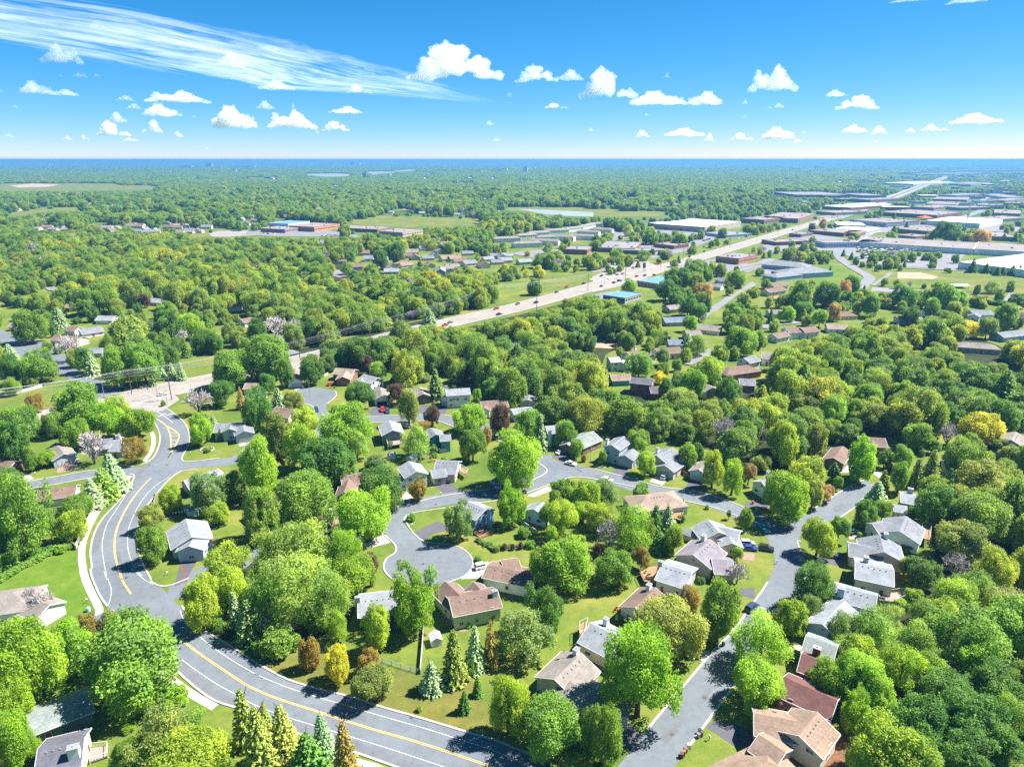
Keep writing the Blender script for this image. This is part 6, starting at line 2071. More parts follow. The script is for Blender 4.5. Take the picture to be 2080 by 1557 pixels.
for r, s, w in (('L', '520,560 480,600 510,650 600,710 680,760 640,810 610,850', 14), ('L', '1480,235 1400,270 1420,310 1370,345 1200,400', 18), ('L', '700,470 620,520 520,560', 15), ('K', '1220,1310 1300,1270 1400,1220', 9)):
    paint_strip(PG(r, s), w)


def free(x, y, R, top, tol=0):
    """does a crown here keep clear of everything the photo shows open"""
    bad = 0
    for (dx, z) in ((0, top), (-R * .8, top * .6), (R * .8, top * .6), (0, top * .5), (0, 1.0), (-R * .5, top * .9), (R * .5, top * .9)):
        px, py, d = proj(x + dx, y, z)
        c = map_at(px, py)
        if c == 3:
            bad += 1
    return bad <= tol


HWA = np.array([(q.x, q.y) for q in resample(hwC, 700)])


def on_highway(x, y, R):
    d = np.hypot(HWA[:, 0] - x, HWA[:, 1] - y).min()
    return d < 13.5 + R * .75


def near_tree(x, y, R):
    for (a, b_, r_) in TREE_AT:
        if (a - x) ** 2 + (b_ - y) ** 2 < (0.62 * (R + r_)) ** 2:
            return True
    return False


IND_MAX = 0
pts, scl, rot, idx = [], [], [], []
cand = []
bands = ((100, 560, 9.4, 4.3, 9.0, .92), (560, 1200, 10.5, 4.8, 9.8, .9), (1200, 2600, 14.0, 6.0, 12.5, .75), (2600, 6500, 30.0, 13.0, 23.0, .4), (6500, 22000, 95.0, 40.0, 75.0, .17))
rs2 = np.random.RandomState(11)
for bi, (y0, y1, stp, r0, r1, asp) in enumerate(bands):
    y = y0
    while y < y1:
        st = stp * (1 + .0 * bi)
        xm = y * 0.80 + 60
        x = -xm + rs2.uniform(0, st)
        while x < xm:
            X, Y = x + rs2.uniform(-.45, .45) * st, y + rs2.uniform(-.45, .45) * st
            R = r0 + (r1 - r0) * rs2.rand() ** 1.6 * 1.15
            lowf = math.sin(X * .021 + 1.3 * math.sin(Y * .013)) * math.sin(Y * .017 + X * .006) + .5 * math.sin(X * .05 + Y * .043)
            V = R * rs2.uniform(.78, 1.25) * asp * (1 + .16 * lowf) if bi < 3 else rs2.uniform(4.0, 7.5)
            x += st
            px, py, d = proj(X, Y, V)
            if px < -60 or px > RX + 60 or py > RY + 90:
                continue
            c = map_at(min(max(px, 2), RX - 3), min(max(py, 2), RY - 3))
            if c in (0, 3):
                continue
            u_ = rs2.rand()
            if c == 2 and u_ > .42:
                continue
            if c == 4 and u_ > .42:
                continue
            if c == 5 and u_ > .16:
                continue
            if c in (2, 4, 5):
                R *= .68
                V *= .72
            if bi < 3 and lowf < -.95 and u_ < .7:
                continue
            if not free(X, Y, R, 2 * V):
                continue
            if bi < 2 and on_highway(X, Y, R):
                continue
            if bi == 0 and near_tree(X, Y, R):
                continue
            cand.append((X, Y, R, V, bi, c))
        y += st * .88
cand.sort(key=lambda c: math.hypot(c[0], c[1]))
n_ind = max(0, 312 - sum(1 for o in scene.objects if o.get('category') == 'tree'))
kinds = 'rrrrrtlw'
for (X, Y, R, V, bi, c) in cand[:n_ind]:
    t_ = tree_at(X, Y, R, V, V + .8, rnd.choice(kinds), rnd.choice('dmmbbyoohg'), None, 'trees of the dense woods')
FOREST = ['r0', 'r1', 'r2', 'r4', 't0', 't1', 'w0', 'l0', 'n0', 'k0', 'x0']


def stand(name, rows, label):
    """one mass of trees: points that carry crown instances"""
    me = bpy.data.meshes.new(name)
    n = len(rows)
    me.vertices.add(n)
    A = np.array([(r[0], r[1], r[3] + (.4 if r[4] < 3 else -1.0)) for r in rows], np.float32)
    me.vertices.foreach_set('co', A.reshape(-1))
    rs = np.random.RandomState(5)
    at = me.attributes.new('scl', 'FLOAT_VECTOR', 'POINT')
    at.data.foreach_set('vector', np.array([(r[2], r[2], r[3]) for r in rows], np.float32).reshape(-1))
    at = me.attributes.new('turn', 'FLOAT', 'POINT')
    at.data.foreach_set('value', rs.uniform(0, 6.28, n).astype(np.float32))
    at = me.attributes.new('pick', 'INT', 'POINT')
    pk = rs.choice(len(FOREST), n, p=[.15, .13, .13, .13, .09, .08, .08, .09, .05, .04, .03])
    pk = np.where(np.array([r[4] for r in rows]) >= 3, pk % 4, pk)
    at.data.foreach_set('value', pk.astype(np.int32))
    o = bpy.data.objects.new(name, me)
    o.color = (.18, .33, .07, 0.5 if name == 'far_forest' else 0.2)
    link(o)
    tag(o, label, None, None, 'stuff')
    ng = bpy.data.node_groups.new(name + '_nodes', 'GeometryNodeTree')
    ng.interface.new_socket('Geometry', in_out='INPUT', socket_type='NodeSocketGeometry')
    ng.interface.new_socket('Geometry', in_out='OUTPUT', socket_type='NodeSocketGeometry')
    gi, go = ng.nodes.new('NodeGroupInput'), ng.nodes.new('NodeGroupOutput')
    jn = ng.nodes.new('GeometryNodeJoinGeometry')
    for k in reversed(FOREST):
        src = bpy.data.objects.get('forest_source_' + k)
        if src is None:
            src = bpy.data.objects.new('forest_source_' + k, PROTO[k])
        oi = ng.nodes.new('GeometryNodeObjectInfo')
        oi.inputs['Object'].default_value = src
        g2 = ng.nodes.new('GeometryNodeGeometryToInstance')
        ng.links.new(oi.outputs['Geometry'], g2.inputs[0])
        ng.links.new(g2.outputs[0], jn.inputs[0])
    ip = ng.nodes.new('GeometryNodeInstanceOnPoints')
    m2p = ng.nodes.new('GeometryNodeMeshToPoints')
    ng.links.new(gi.outputs[0], m2p.inputs['Mesh'])
    ng.links.new(m2p.outputs[0], ip.inputs['Points'])
    ng.links.new(jn.outputs[0], ip.inputs['Instance'])
    ip.inputs['Pick Instance'].default_value = True
    na = {}
    for nm, dt in (('scl', 'FLOAT_VECTOR'), ('turn', 'FLOAT'), ('pick', 'INT')):
        q = ng.nodes.new('GeometryNodeInputNamedAttribute')
        q.data_type = dt
        q.inputs['Name'].default_value = nm
        na[nm] = q.outputs['Attribute']
    cx = ng.nodes.new('ShaderNodeCombineXYZ')
    ng.links.new(na['turn'], cx.inputs['Z'])
    ng.links.new(cx.outputs[0], ip.inputs['Rotation'])
    ng.links.new(na['scl'], ip.inputs['Scale'])
    ng.links.new(na['pick'], ip.inputs['Instance Index'])
    ng.links.new(ip.outputs[0], go.inputs[0])
    md = o.modifiers.new('trees', 'NODES')
    md.node_group = ng
    return o


rest = cand[n_ind:] + EXTRA
print('individual trees', NT[0], 'woods', len(rest))
stand('woodland', [c for c in rest if c[4] < 2], 'dense mixed green woodland around the houses and along the highway')
stand('far_forest', [c for c in rest if c[4] >= 2], 'far green forest spreading to the horizon')
# ------------------------------------------------------------------ cars
m_paint = tinted('car_paint', 0.28, 0.5, 0.6)
m_tyre = surf('tyre_rubber', (0.03, 0.03, 0.03), 0.15, 4.0, 0.85)
m_lampg = surf('lamp_glass', (0.75, 0.75, 0.72), 0.05, 3.0, 0.2, 0.6)
m_tail = surf('tail_lamp', (0.35, 0.02, 0.02), 0.1, 3.0, 0.3, 0.5)


def car_meshes(kind):
    L, W, H = dict(sedan=(4.7, 1.82, 1.42), suv=(4.7, 1.92, 1.72), pickup=(5.4, 1.98, 1.75))[kind]
    zb, zs = 0.28, (0.84 if kind == 'sedan' else 1.02)
    mb = MB()
    x = L / 2
    prof = [(-x, zb + .15), (-x, zs - .12), (-x + .12, zs), (x - 1.15, zs), (x - .12, zs - .14), (x, zs - .3), (x, zb + .1), (x - .1, zb), (-x + .1, zb)]
    for s in (1, -1):
        pts = [(a, s * W / 2, b_) for a, b_ in prof]
        mb.face(pts if s < 0 else pts[::-1])
    for i in range(len(prof)):
        a, b_ = prof[i], prof[(i + 1) % len(prof)]
        mb.face([(a[0], W / 2, a[1]), (a[0], -W / 2, a[1]), (b_[0], -W / 2, b_[1]), (b_[0], W / 2, b_[1])][::-1])
    cab = dict(sedan=(-1.75, 1.05, -1.05, .35), suv=(-2.25, 1.15, -1.95, .5), pickup=(-.75, 1.3, -.5, .65))[kind]
    w2 = W / 2 - .2
    b4 = [(cab[0], -W / 2 + .05, zs), (cab[1], -W / 2 + .05, zs), (cab[1], W / 2 - .05, zs), (cab[0], W / 2 - .05, zs)]
    t4 = [(cab[2], -w2, H), (cab[3], -w2, H), (cab[3], w2, H), (cab[2], w2, H)]
    mb.hexa(b4, t4)
    if kind == 'pickup':
        for s in (-1, 1):
            mb.box((-1.75, s * (W / 2 - .06), zs), (1.85, .12, .22))
        mb.box((-2.62, 0, zs), (.12, W, .22))
    body = mb.mesh('body', m_paint)
    gb = MB()

    def lerp(a, b_, t):
        return tuple(p + (q - p) * t for p, q in zip(a, b_))
    for (i, j) in ((0, 1), (1, 2), (2, 3), (3, 0)):
        q = [lerp(b4[i], t4[i], .12), lerp(b4[j], t4[j], .12), lerp(b4[j], t4[j], .88), lerp(b4[i], t4[i], .88)]
        c = tuple(sum(v[k] for v in q) / 4 for k in range(3))
        q = [lerp(v, c, .06) for v in q]
        n = (Vector(q[1]) - Vector(q[0])).cross(Vector(q[3]) - Vector(q[0])).normalized() * .015
        gb.face([tuple(Vector(v) + n) for v in q])
    glass = gb.mesh('window', m_glass)
    wm_ = MB()
    wm_.tube((0, -.11, 0), (0, .11, 0), .33, .33, 14, 0)
    wm_.tube((0, -.125, 0), (0, .125, 0), .19, .19, 10, 1)
    wheel = wm_.mesh('wheel', [m_tyre, m_metal])
    hb = MB()
    hb.box((0, 0, 0), (.06, .42, .16))
    lamp = hb.mesh('headlight', m_lampg)
    tl_ = hb.mesh('tail_light', m_tail)
    return L, W, zs, body, glass, wheel, lamp, tl_


CARM = {k: car_meshes(k) for k in ('sedan', 'suv', 'pickup')}
CC = dict(w=(.8, .8, .8), s=(.5, .51, .53), k=(.022, .022, .026), b=(.02, .05, .26), r=(.5, .02, .025), g=(.16, .165, .175), t=(.03, .30, .32), d=(.03, .05, .10), e=(.42, .36, .28))
CN = dict(w='white', s='silver', k='black', b='blue', r='red', g='grey', t='teal', d='dark blue', e='beige')
KNAME = dict(sedan='car', suv='car', pickup='pickup_truck')


def car(p, rz, col, kind='sedan', label=None, group=None, full=True, look=None):
    L, W, zs, body, glass, wheel, lamp, tl_ = CARM[kind]
    z = .1
    o = empty('parked_car' if label else 'car', (p[0], p[1], z), rz, label, 'car', group)
    b_ = put('body', body, o)
    b_.color = (*CC[col], 1)
    put('window', glass, o)
    for sx in (-1, 1):
        for sy in (-1, 1):
            put('wheel', wheel, o, (sx * L * .31, sy * (W / 2 - .1), .33))
    if full:
        for sy in (-1, 1):
            put('headlight', lamp, o, (L / 2, sy * W * .33, zs - .42))
            put('tail_light', tl_, o, (-L / 2, sy * W * .36, zs - .3))
    if not label:
        auto(o, f'{CN[col]} {look or ("pickup" if kind == "pickup" else "car")}', (p[0], p[1], 1))
    return o


# parked cars: region, x, y, heading in the photo (second pixel), colour, kind, label
for r, x, y, hx, hy, c, k, lb in (
    ('F', 950, 1242, 1000, 1225, 'k', 'suv', 'black car parked on the pale drive beside the cul-de-sac'), ('F', 680, 1022, 700, 1045, 's', 'sedan', 'silver car in the gap between two big green trees'),
    ('F', 1865, 1452, 1910, 1440, 'w', 'suv', 'white car parked in front of the long white house'), ('G', 620, 637, 665, 648, 'w', 'sedan', 'white car at the kerb opposite the two storey house'),
    ('G', 537, 545, 565, 530, 'w', 'sedan', 'white car by the low brown house with the dark garage'), ('G', 1360, 742, 1385, 715, 'w', 'suv', 'white car with dark glass roof on the pale drive'),
    ('G', 905, 765, 925, 770, 'w', 'sedan', 'small white car half hidden at the street edge'), ('G', 2035, 1308, 2075, 1312, 'b', 'sedan', 'bright blue car on the drive by the shrubs'),
    ('H', 15, 1262, 50, 1265, 'g', 'sedan', 'grey car on the drive above the bright blue car') if False else ('H', 35, 1310, 80, 1318, 'k', 'suv', 'black car nosed towards the street beside the lawn'),
    ('H', 15, 1150, 40, 1175, 't', 'pickup', 'teal pickup parked at the street corner'), ('H', 540, 1362, 600, 1372, 'd', 'suv', 'dark blue car on the black drive of the grey house'),
    ('H', 712, 1175, 735, 1170, 's', 'sedan', 'pale silver car by the round green tree'), ('C', 2050, 310, 2075, 290, 'd', 'suv', 'dark blue car at the kerb under the tall oval tree'),
    ('F', 1080, 212, 1085, 235, 'r', 'suv', 'bright red car before the dark open garage'), ('F', 1118, 222, 1123, 245, 'd', 'suv', 'dark car beside the bright red car'),
    ('F', 555, 212, 565, 235, 'd', 'suv', 'dark car at the rim of the upper cul-de-sac'), ('F', 402, 15, 412, 40, 's', 'sedan', 'silver car on the pale drive of the upper circle'),
    ('F', 668, 8, 695, 0, 'r', 'sedan', 'red car on the lawn edge by the brick house'), ('F', 1270, 340, 1290, 345, 'w', 'sedan', 'white car beside the slate blue gabled house'),
    ('G', 2015, 1270, 2060, 1272, 's', 'suv', 'silver car on the drive above the bright blue car'), ('I', 1360, 970, 1385, 968, 'r', 'sedan', 'dark red car outside the mauve roofed house'),
    ('I', 1325, 975, 1330, 985, 'k', 'sedan', 'black car next to the dark red car'), ('K', 1360, 935, 1372, 925, 'k', 'sedan', 'black car on the quiet street among the tan roofs'),
    ('F', 2010, 1330, 2010, 1335, 'k', 'sedan', '') if False else ('E', 590, 570, 600, 590, 't', 'sedan', 'teal car tucked beside the pale blue garage'),
):
    a, b_ = G(*T(r, x, y)), G(*T(r, hx, hy))
    car(a, math.atan2(b_.y - a.y, b_.x - a.x), c, k, lb)

# traffic on the highway: position in the photo, lane found from it
HWN = normals(hwC)
landmark('the highway bridge of trees', G(930, 655)) if False else None
landmark('the big highway junction', G(1245, 570))
landmark('the signal crossing', G(300, 805))
for w in ('K:25,955,r K:160,925,g K:278,915,k K:405,850,k K:470,818,r K:578,795,k K:625,770,w K:690,748,k K:750,735,k K:890,695,k K:920,678,g K:1005,660,s K:1055,672,r K:1132,622,k K:1340,593,k K:1338,563,k K:1400,545,w K:1498,520,k K:1560,515,w K:1605,500,k K:790,740,k K:825,735,g K:770,790,k K:800,778,k K:820,778,s K:690,812,k K:915,750,r K:965,745,k K:1025,742,k '
          'J:1260,1058,r J:1292,1040,g J:1582,955,r J:1600,990,k X:330,800,s N:430,215,w M:60,575,k M:140,550,r M:200,545,w M:290,520,k M:395,525,k M:430,470,w M:520,470,w M:560,480,k M:590,455,k M:640,460,k M:690,430,w M:720,432,k M:770,420,k M:835,410,w M:870,405,k M:910,395,k M:950,385,w M:1010,365,k M:1080,355,k M:1100,330,w M:1150,325,k M:1190,310,k M:1210,330,w M:1250,300,k M:1290,290,k M:1330,275,w M:1330,298,k M:1380,270,k M:1400,285,k M:1425,250,w M:1440,265,k M:1465,240,k M:1500,220,w M:1520,205,k M:1350,260,k M:1300,270,w M:1370,245,k').split():
    q, c = w.rsplit(',', 1)
    r, xy = q.split(':')
    x, y = map(float, xy.split(','))
    p = G(*T(r, x, y), .7)
    line, NN = (hwC, HWN) if p.y < 1500 else (hw2, normals(hw2))
    i = min(range(len(line)), key=lambda k: (line[k] - p.xy).length)
    d = line[min(i + 1, len(line) - 1)] - line[max(i - 1, 0)]
    off = (p.xy - line[i]).dot(NN[i])
    rz = math.atan2(d.y, d.x) + (0 if off < 0 else math.pi)
    o = car((p.x, p.y), rz, c, rnd.choice(('sedan', 'suv', 'suv', 'pickup')), None, 'cars driving on the highway', full=p.y < 700, look='highway car')
    o.location.z = .14 if p.y < 1500 else .34
# cars in the lots of the district
for r, x0, y0, x1, y1, n, rows in (('K', 1170, 560, 1290, 515, 10, 2), ('K', 1020, 600, 1050, 590, 3, 1), ('K', 900, 640, 960, 650, 4, 1), ('K', 640, 690, 690, 700, 3, 1), ('K', 590, 885, 680, 885, 4, 1), ('J', 470, 500, 640, 500, 22, 3), ('J', 90, 485, 190, 485, 9, 2), ('L', 700, 650, 930, 672, 22, 3), ('L', 300, 520, 330, 500, 4, 1),
                                ('L', 1350, 660, 1370, 665, 1, 1), ('L', 500, 345, 620, 318, 12, 2), ('L', 640, 425, 780, 445, 10, 2), ('L', 1340, 880, 1430, 890, 5, 1), ('K', 860, 560, 960, 545, 6, 1), ('K', 1330, 530, 1380, 515, 5, 1), ('L', 1150, 600, 1120, 605, 3, 1)):
    a, b_ = G(*T(r, x0, y0)), G(*T(r, x1, y1))
    u = (b_ - a).normalized()
    nn_ = Vector((-u.y, u.x, 0))
    rz = math.atan2(u.y, u.x) + math.pi / 2
    for k in range(n):
        j = k % rows
        q = a.lerp(b_, (k // rows + .5) / max(1, math.ceil(n / rows))) + nn_ * j * 9
        car((q.x, q.y), rz + rnd.choice((0, math.pi)), rnd.choice('wsskkgdrbe'), rnd.choice(('sedan', 'suv')), None, 'cars parked in the lots of the district', full=False, look='parked car')

# ------------------------------------------------------------------ utility poles and wires along the highway
m_pole = surf('brown_timber_pole', (0.20, 0.12, 0.08), 0.2, 1.0, 0.9)
m_wire = surf('wire', (0.85, 0.85, 0.88), 0.05, 1.0, 0.5, 0.4)
m_galv = surf('galvanised_steel', (0.48, 0.49, 0.50), 0.08, 1.0, 0.4, 0.5)
POLES = []
for px, py, h in ((268, 800, 13), (349, 812, 14), (478, 762, 13), (610, 733, 13), (752, 690, 13), (880, 655, 13), (992, 615, 14), (1090, 633, 17), (1194, 592, 16), (1270, 565, 16), (1342, 545, 18), (1387, 530, 15), (1482, 502, 16), (1537, 490, 16), (1580, 478, 17), (1622, 462, 16), (1688, 452, 17), (1745, 440, 16)):
    p = G(px, py)
    o = empty('utility_pole', p, 0, None, 'utility pole', 'utility poles along the highway')
    mb = MB()
    mb.tube((0, 0, 0), (0, 0, h), .24, .14, 8)
    mb.build('pole', m_pole, o)
    i = min(range(len(hwC)), key=lambda k: (hwC[k] - p.xy).length)
    d = HWN[i]
    o.rotation_euler.z = math.atan2(d.y, d.x)
    for z in (h - .6, h - 2.2):
        mb = MB()
        mb.box((0, .16, z), (3.2, .14, .16))
        for xx in (-1.5, -.6, .6, 1.5):
            mb.tube((xx, .16, z + .16), (xx, .16, z + .4), .05, .05, 5)
        mb.build('crossarm', m_pole, o)
    POLES.append((p, h, d))
    auto(o, 'brown timber utility pole', (p.x, p.y, h * .6))
line_poles = [POLES[i] for i in (0, 2, 3, 4, 5, 6)] + [POLES[8]]
for k, (dz, off) in enumerate(((-.2, -1.5), (-.2, -.6), (-.2, .6), (-.2, 1.5), (-1.8, -1.5), (-1.8, 1.5), (-3.4, 0))):
    mb = MB()
    prev = None
    ends = [(G(-60, 850).xy, 13)] + [(p.xy + d * off, h) for p, h, d in line_poles]
    for (a, ha), (b_, hb) in zip(ends, ends[1:]):
        for j in range(8):
            t0, t1 = j / 8, (j + 1) / 8
            s0, s1 = 4 * t0 * (1 - t0) * 1.0, 4 * t1 * (1 - t1) * 1.0
            q0, q1 = a.lerp(b_, t0), a.lerp(b_, t1)
            mb.tube((*q0, ha + (hb - ha) * t0 + dz - s0), (*q1, ha + (hb - ha) * t1 + dz - s1), .04, .04, 3, 0, False)
    o = mb.build('power_line', m_wire)
    tag(o, ('lowest single telephone cable under the power lines' if k == 6 else f'thin overhead power line, {["first", "second", "third", "fourth"][k] + " wire of the upper arm" if k < 4 else ["roadside", "woodside"][k - 4] + " wire of the lower arm"}'), 'power line', 'wires strung along the highway')

# traffic signals and street lamps
for n_, (px, py, hx, hy) in enumerate(((322, 815, 290, 812), (345, 792, 312, 795), (212, 806, 245, 806), (1228, 578, 1245, 585), (1290, 560, 1270, 552))):
    p, q = G(px, py), G(hx, hy)
    o = empty('traffic_signal', p, math.atan2(q.y - p.y, q.x - p.x), None, 'traffic signal', 'traffic signals of the two crossings')
    mb = MB()
    mb.tube((0, 0, 0), (0, 0, 7.5), .16, .11, 8)
    mb.build('pole', m_galv, o)
    mb = MB()
    mb.tube((0, 0, 6.4), (9, 0, 6.9), .11, .07, 6)
    mb.build('mast_arm', m_galv, o)
    for xx in (5.2, 8.4):
        mb = MB()
        mb.box((xx, 0, 5.9), (.5, .35, 1.2), 0)
        for zz in (.2, .6, 1.0):
            mb.tube((xx, .17, 5.9 + zz), (xx, .24, 5.9 + zz), .13, .13, 8, 1)
        mb.build('signal_head', [surf('signal_yellow', (.62, .42, .04), .1, 2.0, .5), m_dark], o)
    auto(o, 'traffic signal on a long steel arm', (p.x, p.y, 5))
for n_, (r, x, y, h, lb) in enumerate((('G', 775, 652, 8.5, 'slim street lamp on the lawn before the two storey house'), ('E', 460, 310, 9, 'tall street lamp beside the small parking lot'), ('E', 1325, 160, 9, 'street lamp at the crossing beside the bush'), ('X', 1210, 655, 10, 'street lamp by the highway curve'), ('K', 690, 812, 9, 'street lamp at the junction island'), ('K', 845, 760, 14, 'tall lamp pole in the middle of the junction'), ('F', 505, 95, 7, 'small lamp in the middle of the upper circle'), ('L', 100, 480, 14, 'tall pole beside the brick restaurant'))):
    p = G(*T(r, x, y))
    o = empty('street_lamp', p, rnd.uniform(0, 6), lb, 'street lamp')
    mb = MB()
    mb.tube((0, 0, 0), (0, 0, h), .11, .07, 7)
    mb.tube((0, 0, h - .1), (1.6, 0, h + .1), .05, .04, 5)
    mb.build('pole', m_galv, o)
    mb = MB()
    mb.box((1.7, 0, h), (.75, .28, .16))
    mb.build('lamp_head', m_metal, o)

# ------------------------------------------------------------------ fences
m_vinyl = surf('white_vinyl', (0.74, 0.76, 0.78), 0.05, 1.0, 0.5)
m_bfence = surf('brown_fence_boards', (0.34, 0.20, 0.11), 0.2, 1.0, 0.9, 0.1, 0.15, 5.0)
m_mesh = surf('wire_mesh', (0.42, 0.45, 0.43), 0.05, 2.0, 0.5)


def fence(r, s, h, kind, label):
    P = resample(PG(r, s), max(3, len(PG(r, s))))
    tot = sum((P[i + 1] - P[i]).length for i in range(len(P) - 1))
    n = max(2, int(tot / 2.4) + 1)
    P = resample(P, n)
    o = empty('fence', (P[0].x, P[0].y, 0), 0, label, 'fence')
    O = P[0]
    m1, m2 = dict(vinyl=(m_vinyl, m_vinyl), wood=(m_bfence, m_bfence), grey=(m_greywood, m_greywood), wire=(m_mesh, m_galv))[kind]
    mb = MB()
    for i in range(n - 1):
        a, b_ = P[i] - O, P[i + 1] - O
        d = (b_ - a)
        rz = math.atan2(d.y, d.x)
        c = (a + b_) / 2
        if kind == 'wire':
            for j in range(9):
                q = a.lerp(b_, j / 9)
                mb.tube((q.x, q.y, .05), (q.x, q.y, h), .018, .018, 3, 0, False)
            for z in (.06, h * .33, h * .66, h):
                mb.tube((a.x, a.y, z), (b_.x, b_.y, z), .025, .025, 3, 0, False)
        else:
            k = int(d.length / .2)
            for j in range(k):
                q = a.lerp(b_, (j + .5) / k)
                mb.box((q.x, q.y, .06), (d.length / k * .93, .05, h - .06), 0, rz)
            mb.box((c.x, c.y, h), (d.length, .12, .06), 0, rz)
    mb.build('fence_panel', m1, o)
    for p in P:
        mb = MB()
        mb.box((0, 0, 0), (.14, .14, h + .12))
        mb.build('fence_post', m2, o, (p.x - O.x, p.y - O.y, 0))


fence('E', '0,100 180,65 335,25', 1.7, 'vinyl', 'white board fence at the edge of the pale field')
fence('I', '0,1405 110,1390 170,1385', 1.6, 'vinyl', 'short white fence behind the pale field fence')
fence('E', '200,1270 300,1265 450,1262 560,1275 605,1310', 1.7, 'grey', 'weathered grey fence behind the curved hedge')
fence('E', '600,1310 635,1230 668,1155', 1.7, 'vinyl', 'white fence beside the sidewalk below the yellow shrubs')
fence('E', '690,1110 715,1060 742,1015', 1.6, 'vinyl', 'white fence along the sidewalk above the yellow bush')
fence('E', '395,1010 490,1005', 1.7, 'grey', 'grey board fence below the white house by the pines')
fence('E', '1300,1025 1400,1000 1505,980', 1.7, 'vinyl', 'pale blue white fence with five white lawn chairs')
fence('E', '1640,1125 1720,1095', 1.7, 'vinyl', 'short white fence behind the red umbrella')
fence('F', '130,875 180,940 235,985', 1.8, 'wood', 'warm brown board fence between dense trees')
fence('F', '220,560 280,600 310,640', 1.6, 'wood', 'brown fence under the dark green trees')
fence('B', '1410,395 1395,600 1378,818', 1.5, 'vinyl', 'long white rail fence beside the small shed')
fence('B', '860,660 1070,725 1220,775 1378,822', 1.3, 'wire', 'pale wire fence closing the back lawn')
fence('B', '590,590 660,640 740,660', 1.2, 'wire', 'short wire fence behind the golden shrub')
fence('F', '1330,590 1400,570 1490,548', 1.5, 'vinyl', 'white fence behind the swing set')
fence('F', '1530,545 1580,540', 1.8, 'vinyl', 'white garden gate of the teal house')
fence('G', '210,1085 280,1140 360,1190', 1.5, 'vinyl', 'pale picket fence beside the light blue house')
fence('G', '1490,700 1555,745', 1.6, 'wood', 'brown gate fence between the two garages')
fence('D', '1040,70 1120,80 1200,95', 1.8, 'wood', 'brown fence behind the patio deck house')
fence('D', '700,1440 730,1350', 1.5, 'wood', 'short brown fence at the mulch bed')
fence('J', '495,1385 520,1375', 1.6, 'vinyl', 'small white fence by the dark tree of the upper circle')
fence('E', '1215,960 1240,870', 1.2, 'grey', 'grey retaining wall by the yellow green tree')

# hedge along the curve of the wide lawn
def hedge(r, s, w, h, col, label, cnt):
    P = resample(PG(r, s), cnt)
    O = P[0]
    rs = np.random.RandomState(int(O.x) % 97)
    V_, T_ = [], []
    for p in P:
        v, t = crown(rs.randint(999), n=420, lobes=16, r=(.3, .5), leaf=.2)
        k = rs.uniform(.8, 1.25)
        v = v * np.array([w * k, w * k, h / 2 * k]) + np.array([p.x - O.x, p.y - O.y, h / 2 * k])
        V_.append(v)
        T_.append(t)
    o = bpy.data.objects.new('hedge', np_mesh('hedge', np.vstack(V_), np.concatenate(T_), m_leaf))
    o.location = (O.x, O.y, 0)
    o.color = (*LC[col], 1)
    link(o)
    tag(o, label, 'hedge')


hedge('E', '0,1555 100,1500 200,1440 330,1380 440,1320 580,1290', 1.5, 1.5, 'm', 'long loose hedge curving along the wide lawn', 26)
hedge('E', '0,1480 120,1420 250,1370 400,1330', 2.0, 1.8, 'd', 'dark hedge band under the big green trees', 14)
hedge('F', '1840,1240 1900,1275 1960,1310 2040,1300 G:60,1290 G:200,1285 G:340,1265', 1.0, 1.1, 'g', 'low planted border with purple shrubs across the lawn', 18)
hedge('L', '620,860 700,880 860,890 1000,880', 4.0, 4.5, 'd', 'dark tall hedge below the sports court', 20)
hedge('L', '1420,925 1480,935 1560,940', 2.5, 4.0, 'd', 'dark evergreen hedge behind the pale house', 12)

# ------------------------------------------------------------------ sheds, play sets, small garden things
def shed(r, x, y, rz, w, d, h, wk, rk, label):
    p = G(*T(r, x, y))
    o = empty('shed', p, rz, label, 'shed')
    mb = MB()
    mb.face([(-w / 2, -d / 2, 0), (w / 2, -d / 2, 0), (w / 2, -d / 2, h), (-w / 2, -d / 2, h)])
    mb.face([(w / 2, d / 2, 0), (-w / 2, d / 2, 0), (-w / 2, d / 2, h), (w / 2, d / 2, h)])
    mb.face([(w / 2, -d / 2, 0), (w / 2, d / 2, 0), (w / 2, d / 2, h), (w / 2, 0, h + d * .3), (w / 2, -d / 2, h)])
    mb.face([(-w / 2, d / 2, 0), (-w / 2, -d / 2, 0), (-w / 2, -d / 2, h), (-w / 2, 0, h + d * .3), (-w / 2, d / 2, h)])
    mb.build('wall', wmat(wk), o)
    mb = MB()
    for s in (-1, 1):
        t = [(-w / 2 - .2, s * (d / 2 + .2), h - .1), (w / 2 + .2, s * (d / 2 + .2), h - .1), (w / 2 + .2, 0, h + d * .3 + .04), (-w / 2 - .2, 0, h + d * .3 + .04)]
        if s > 0:
            t = [t[1], t[0], t[3], t[2]]
        mb.hexa([(a, b_, c - .08) for a, b_, c in t], t)
    mb.build('roof', rmat(rk) if rk else m_vinyl, o)
    mb = MB()
    mb.box((-w / 2 - .02, 0, .05), (.06, 1.4, min(h - .1, 1.9)))
    mb.build('door', m_trim, o)


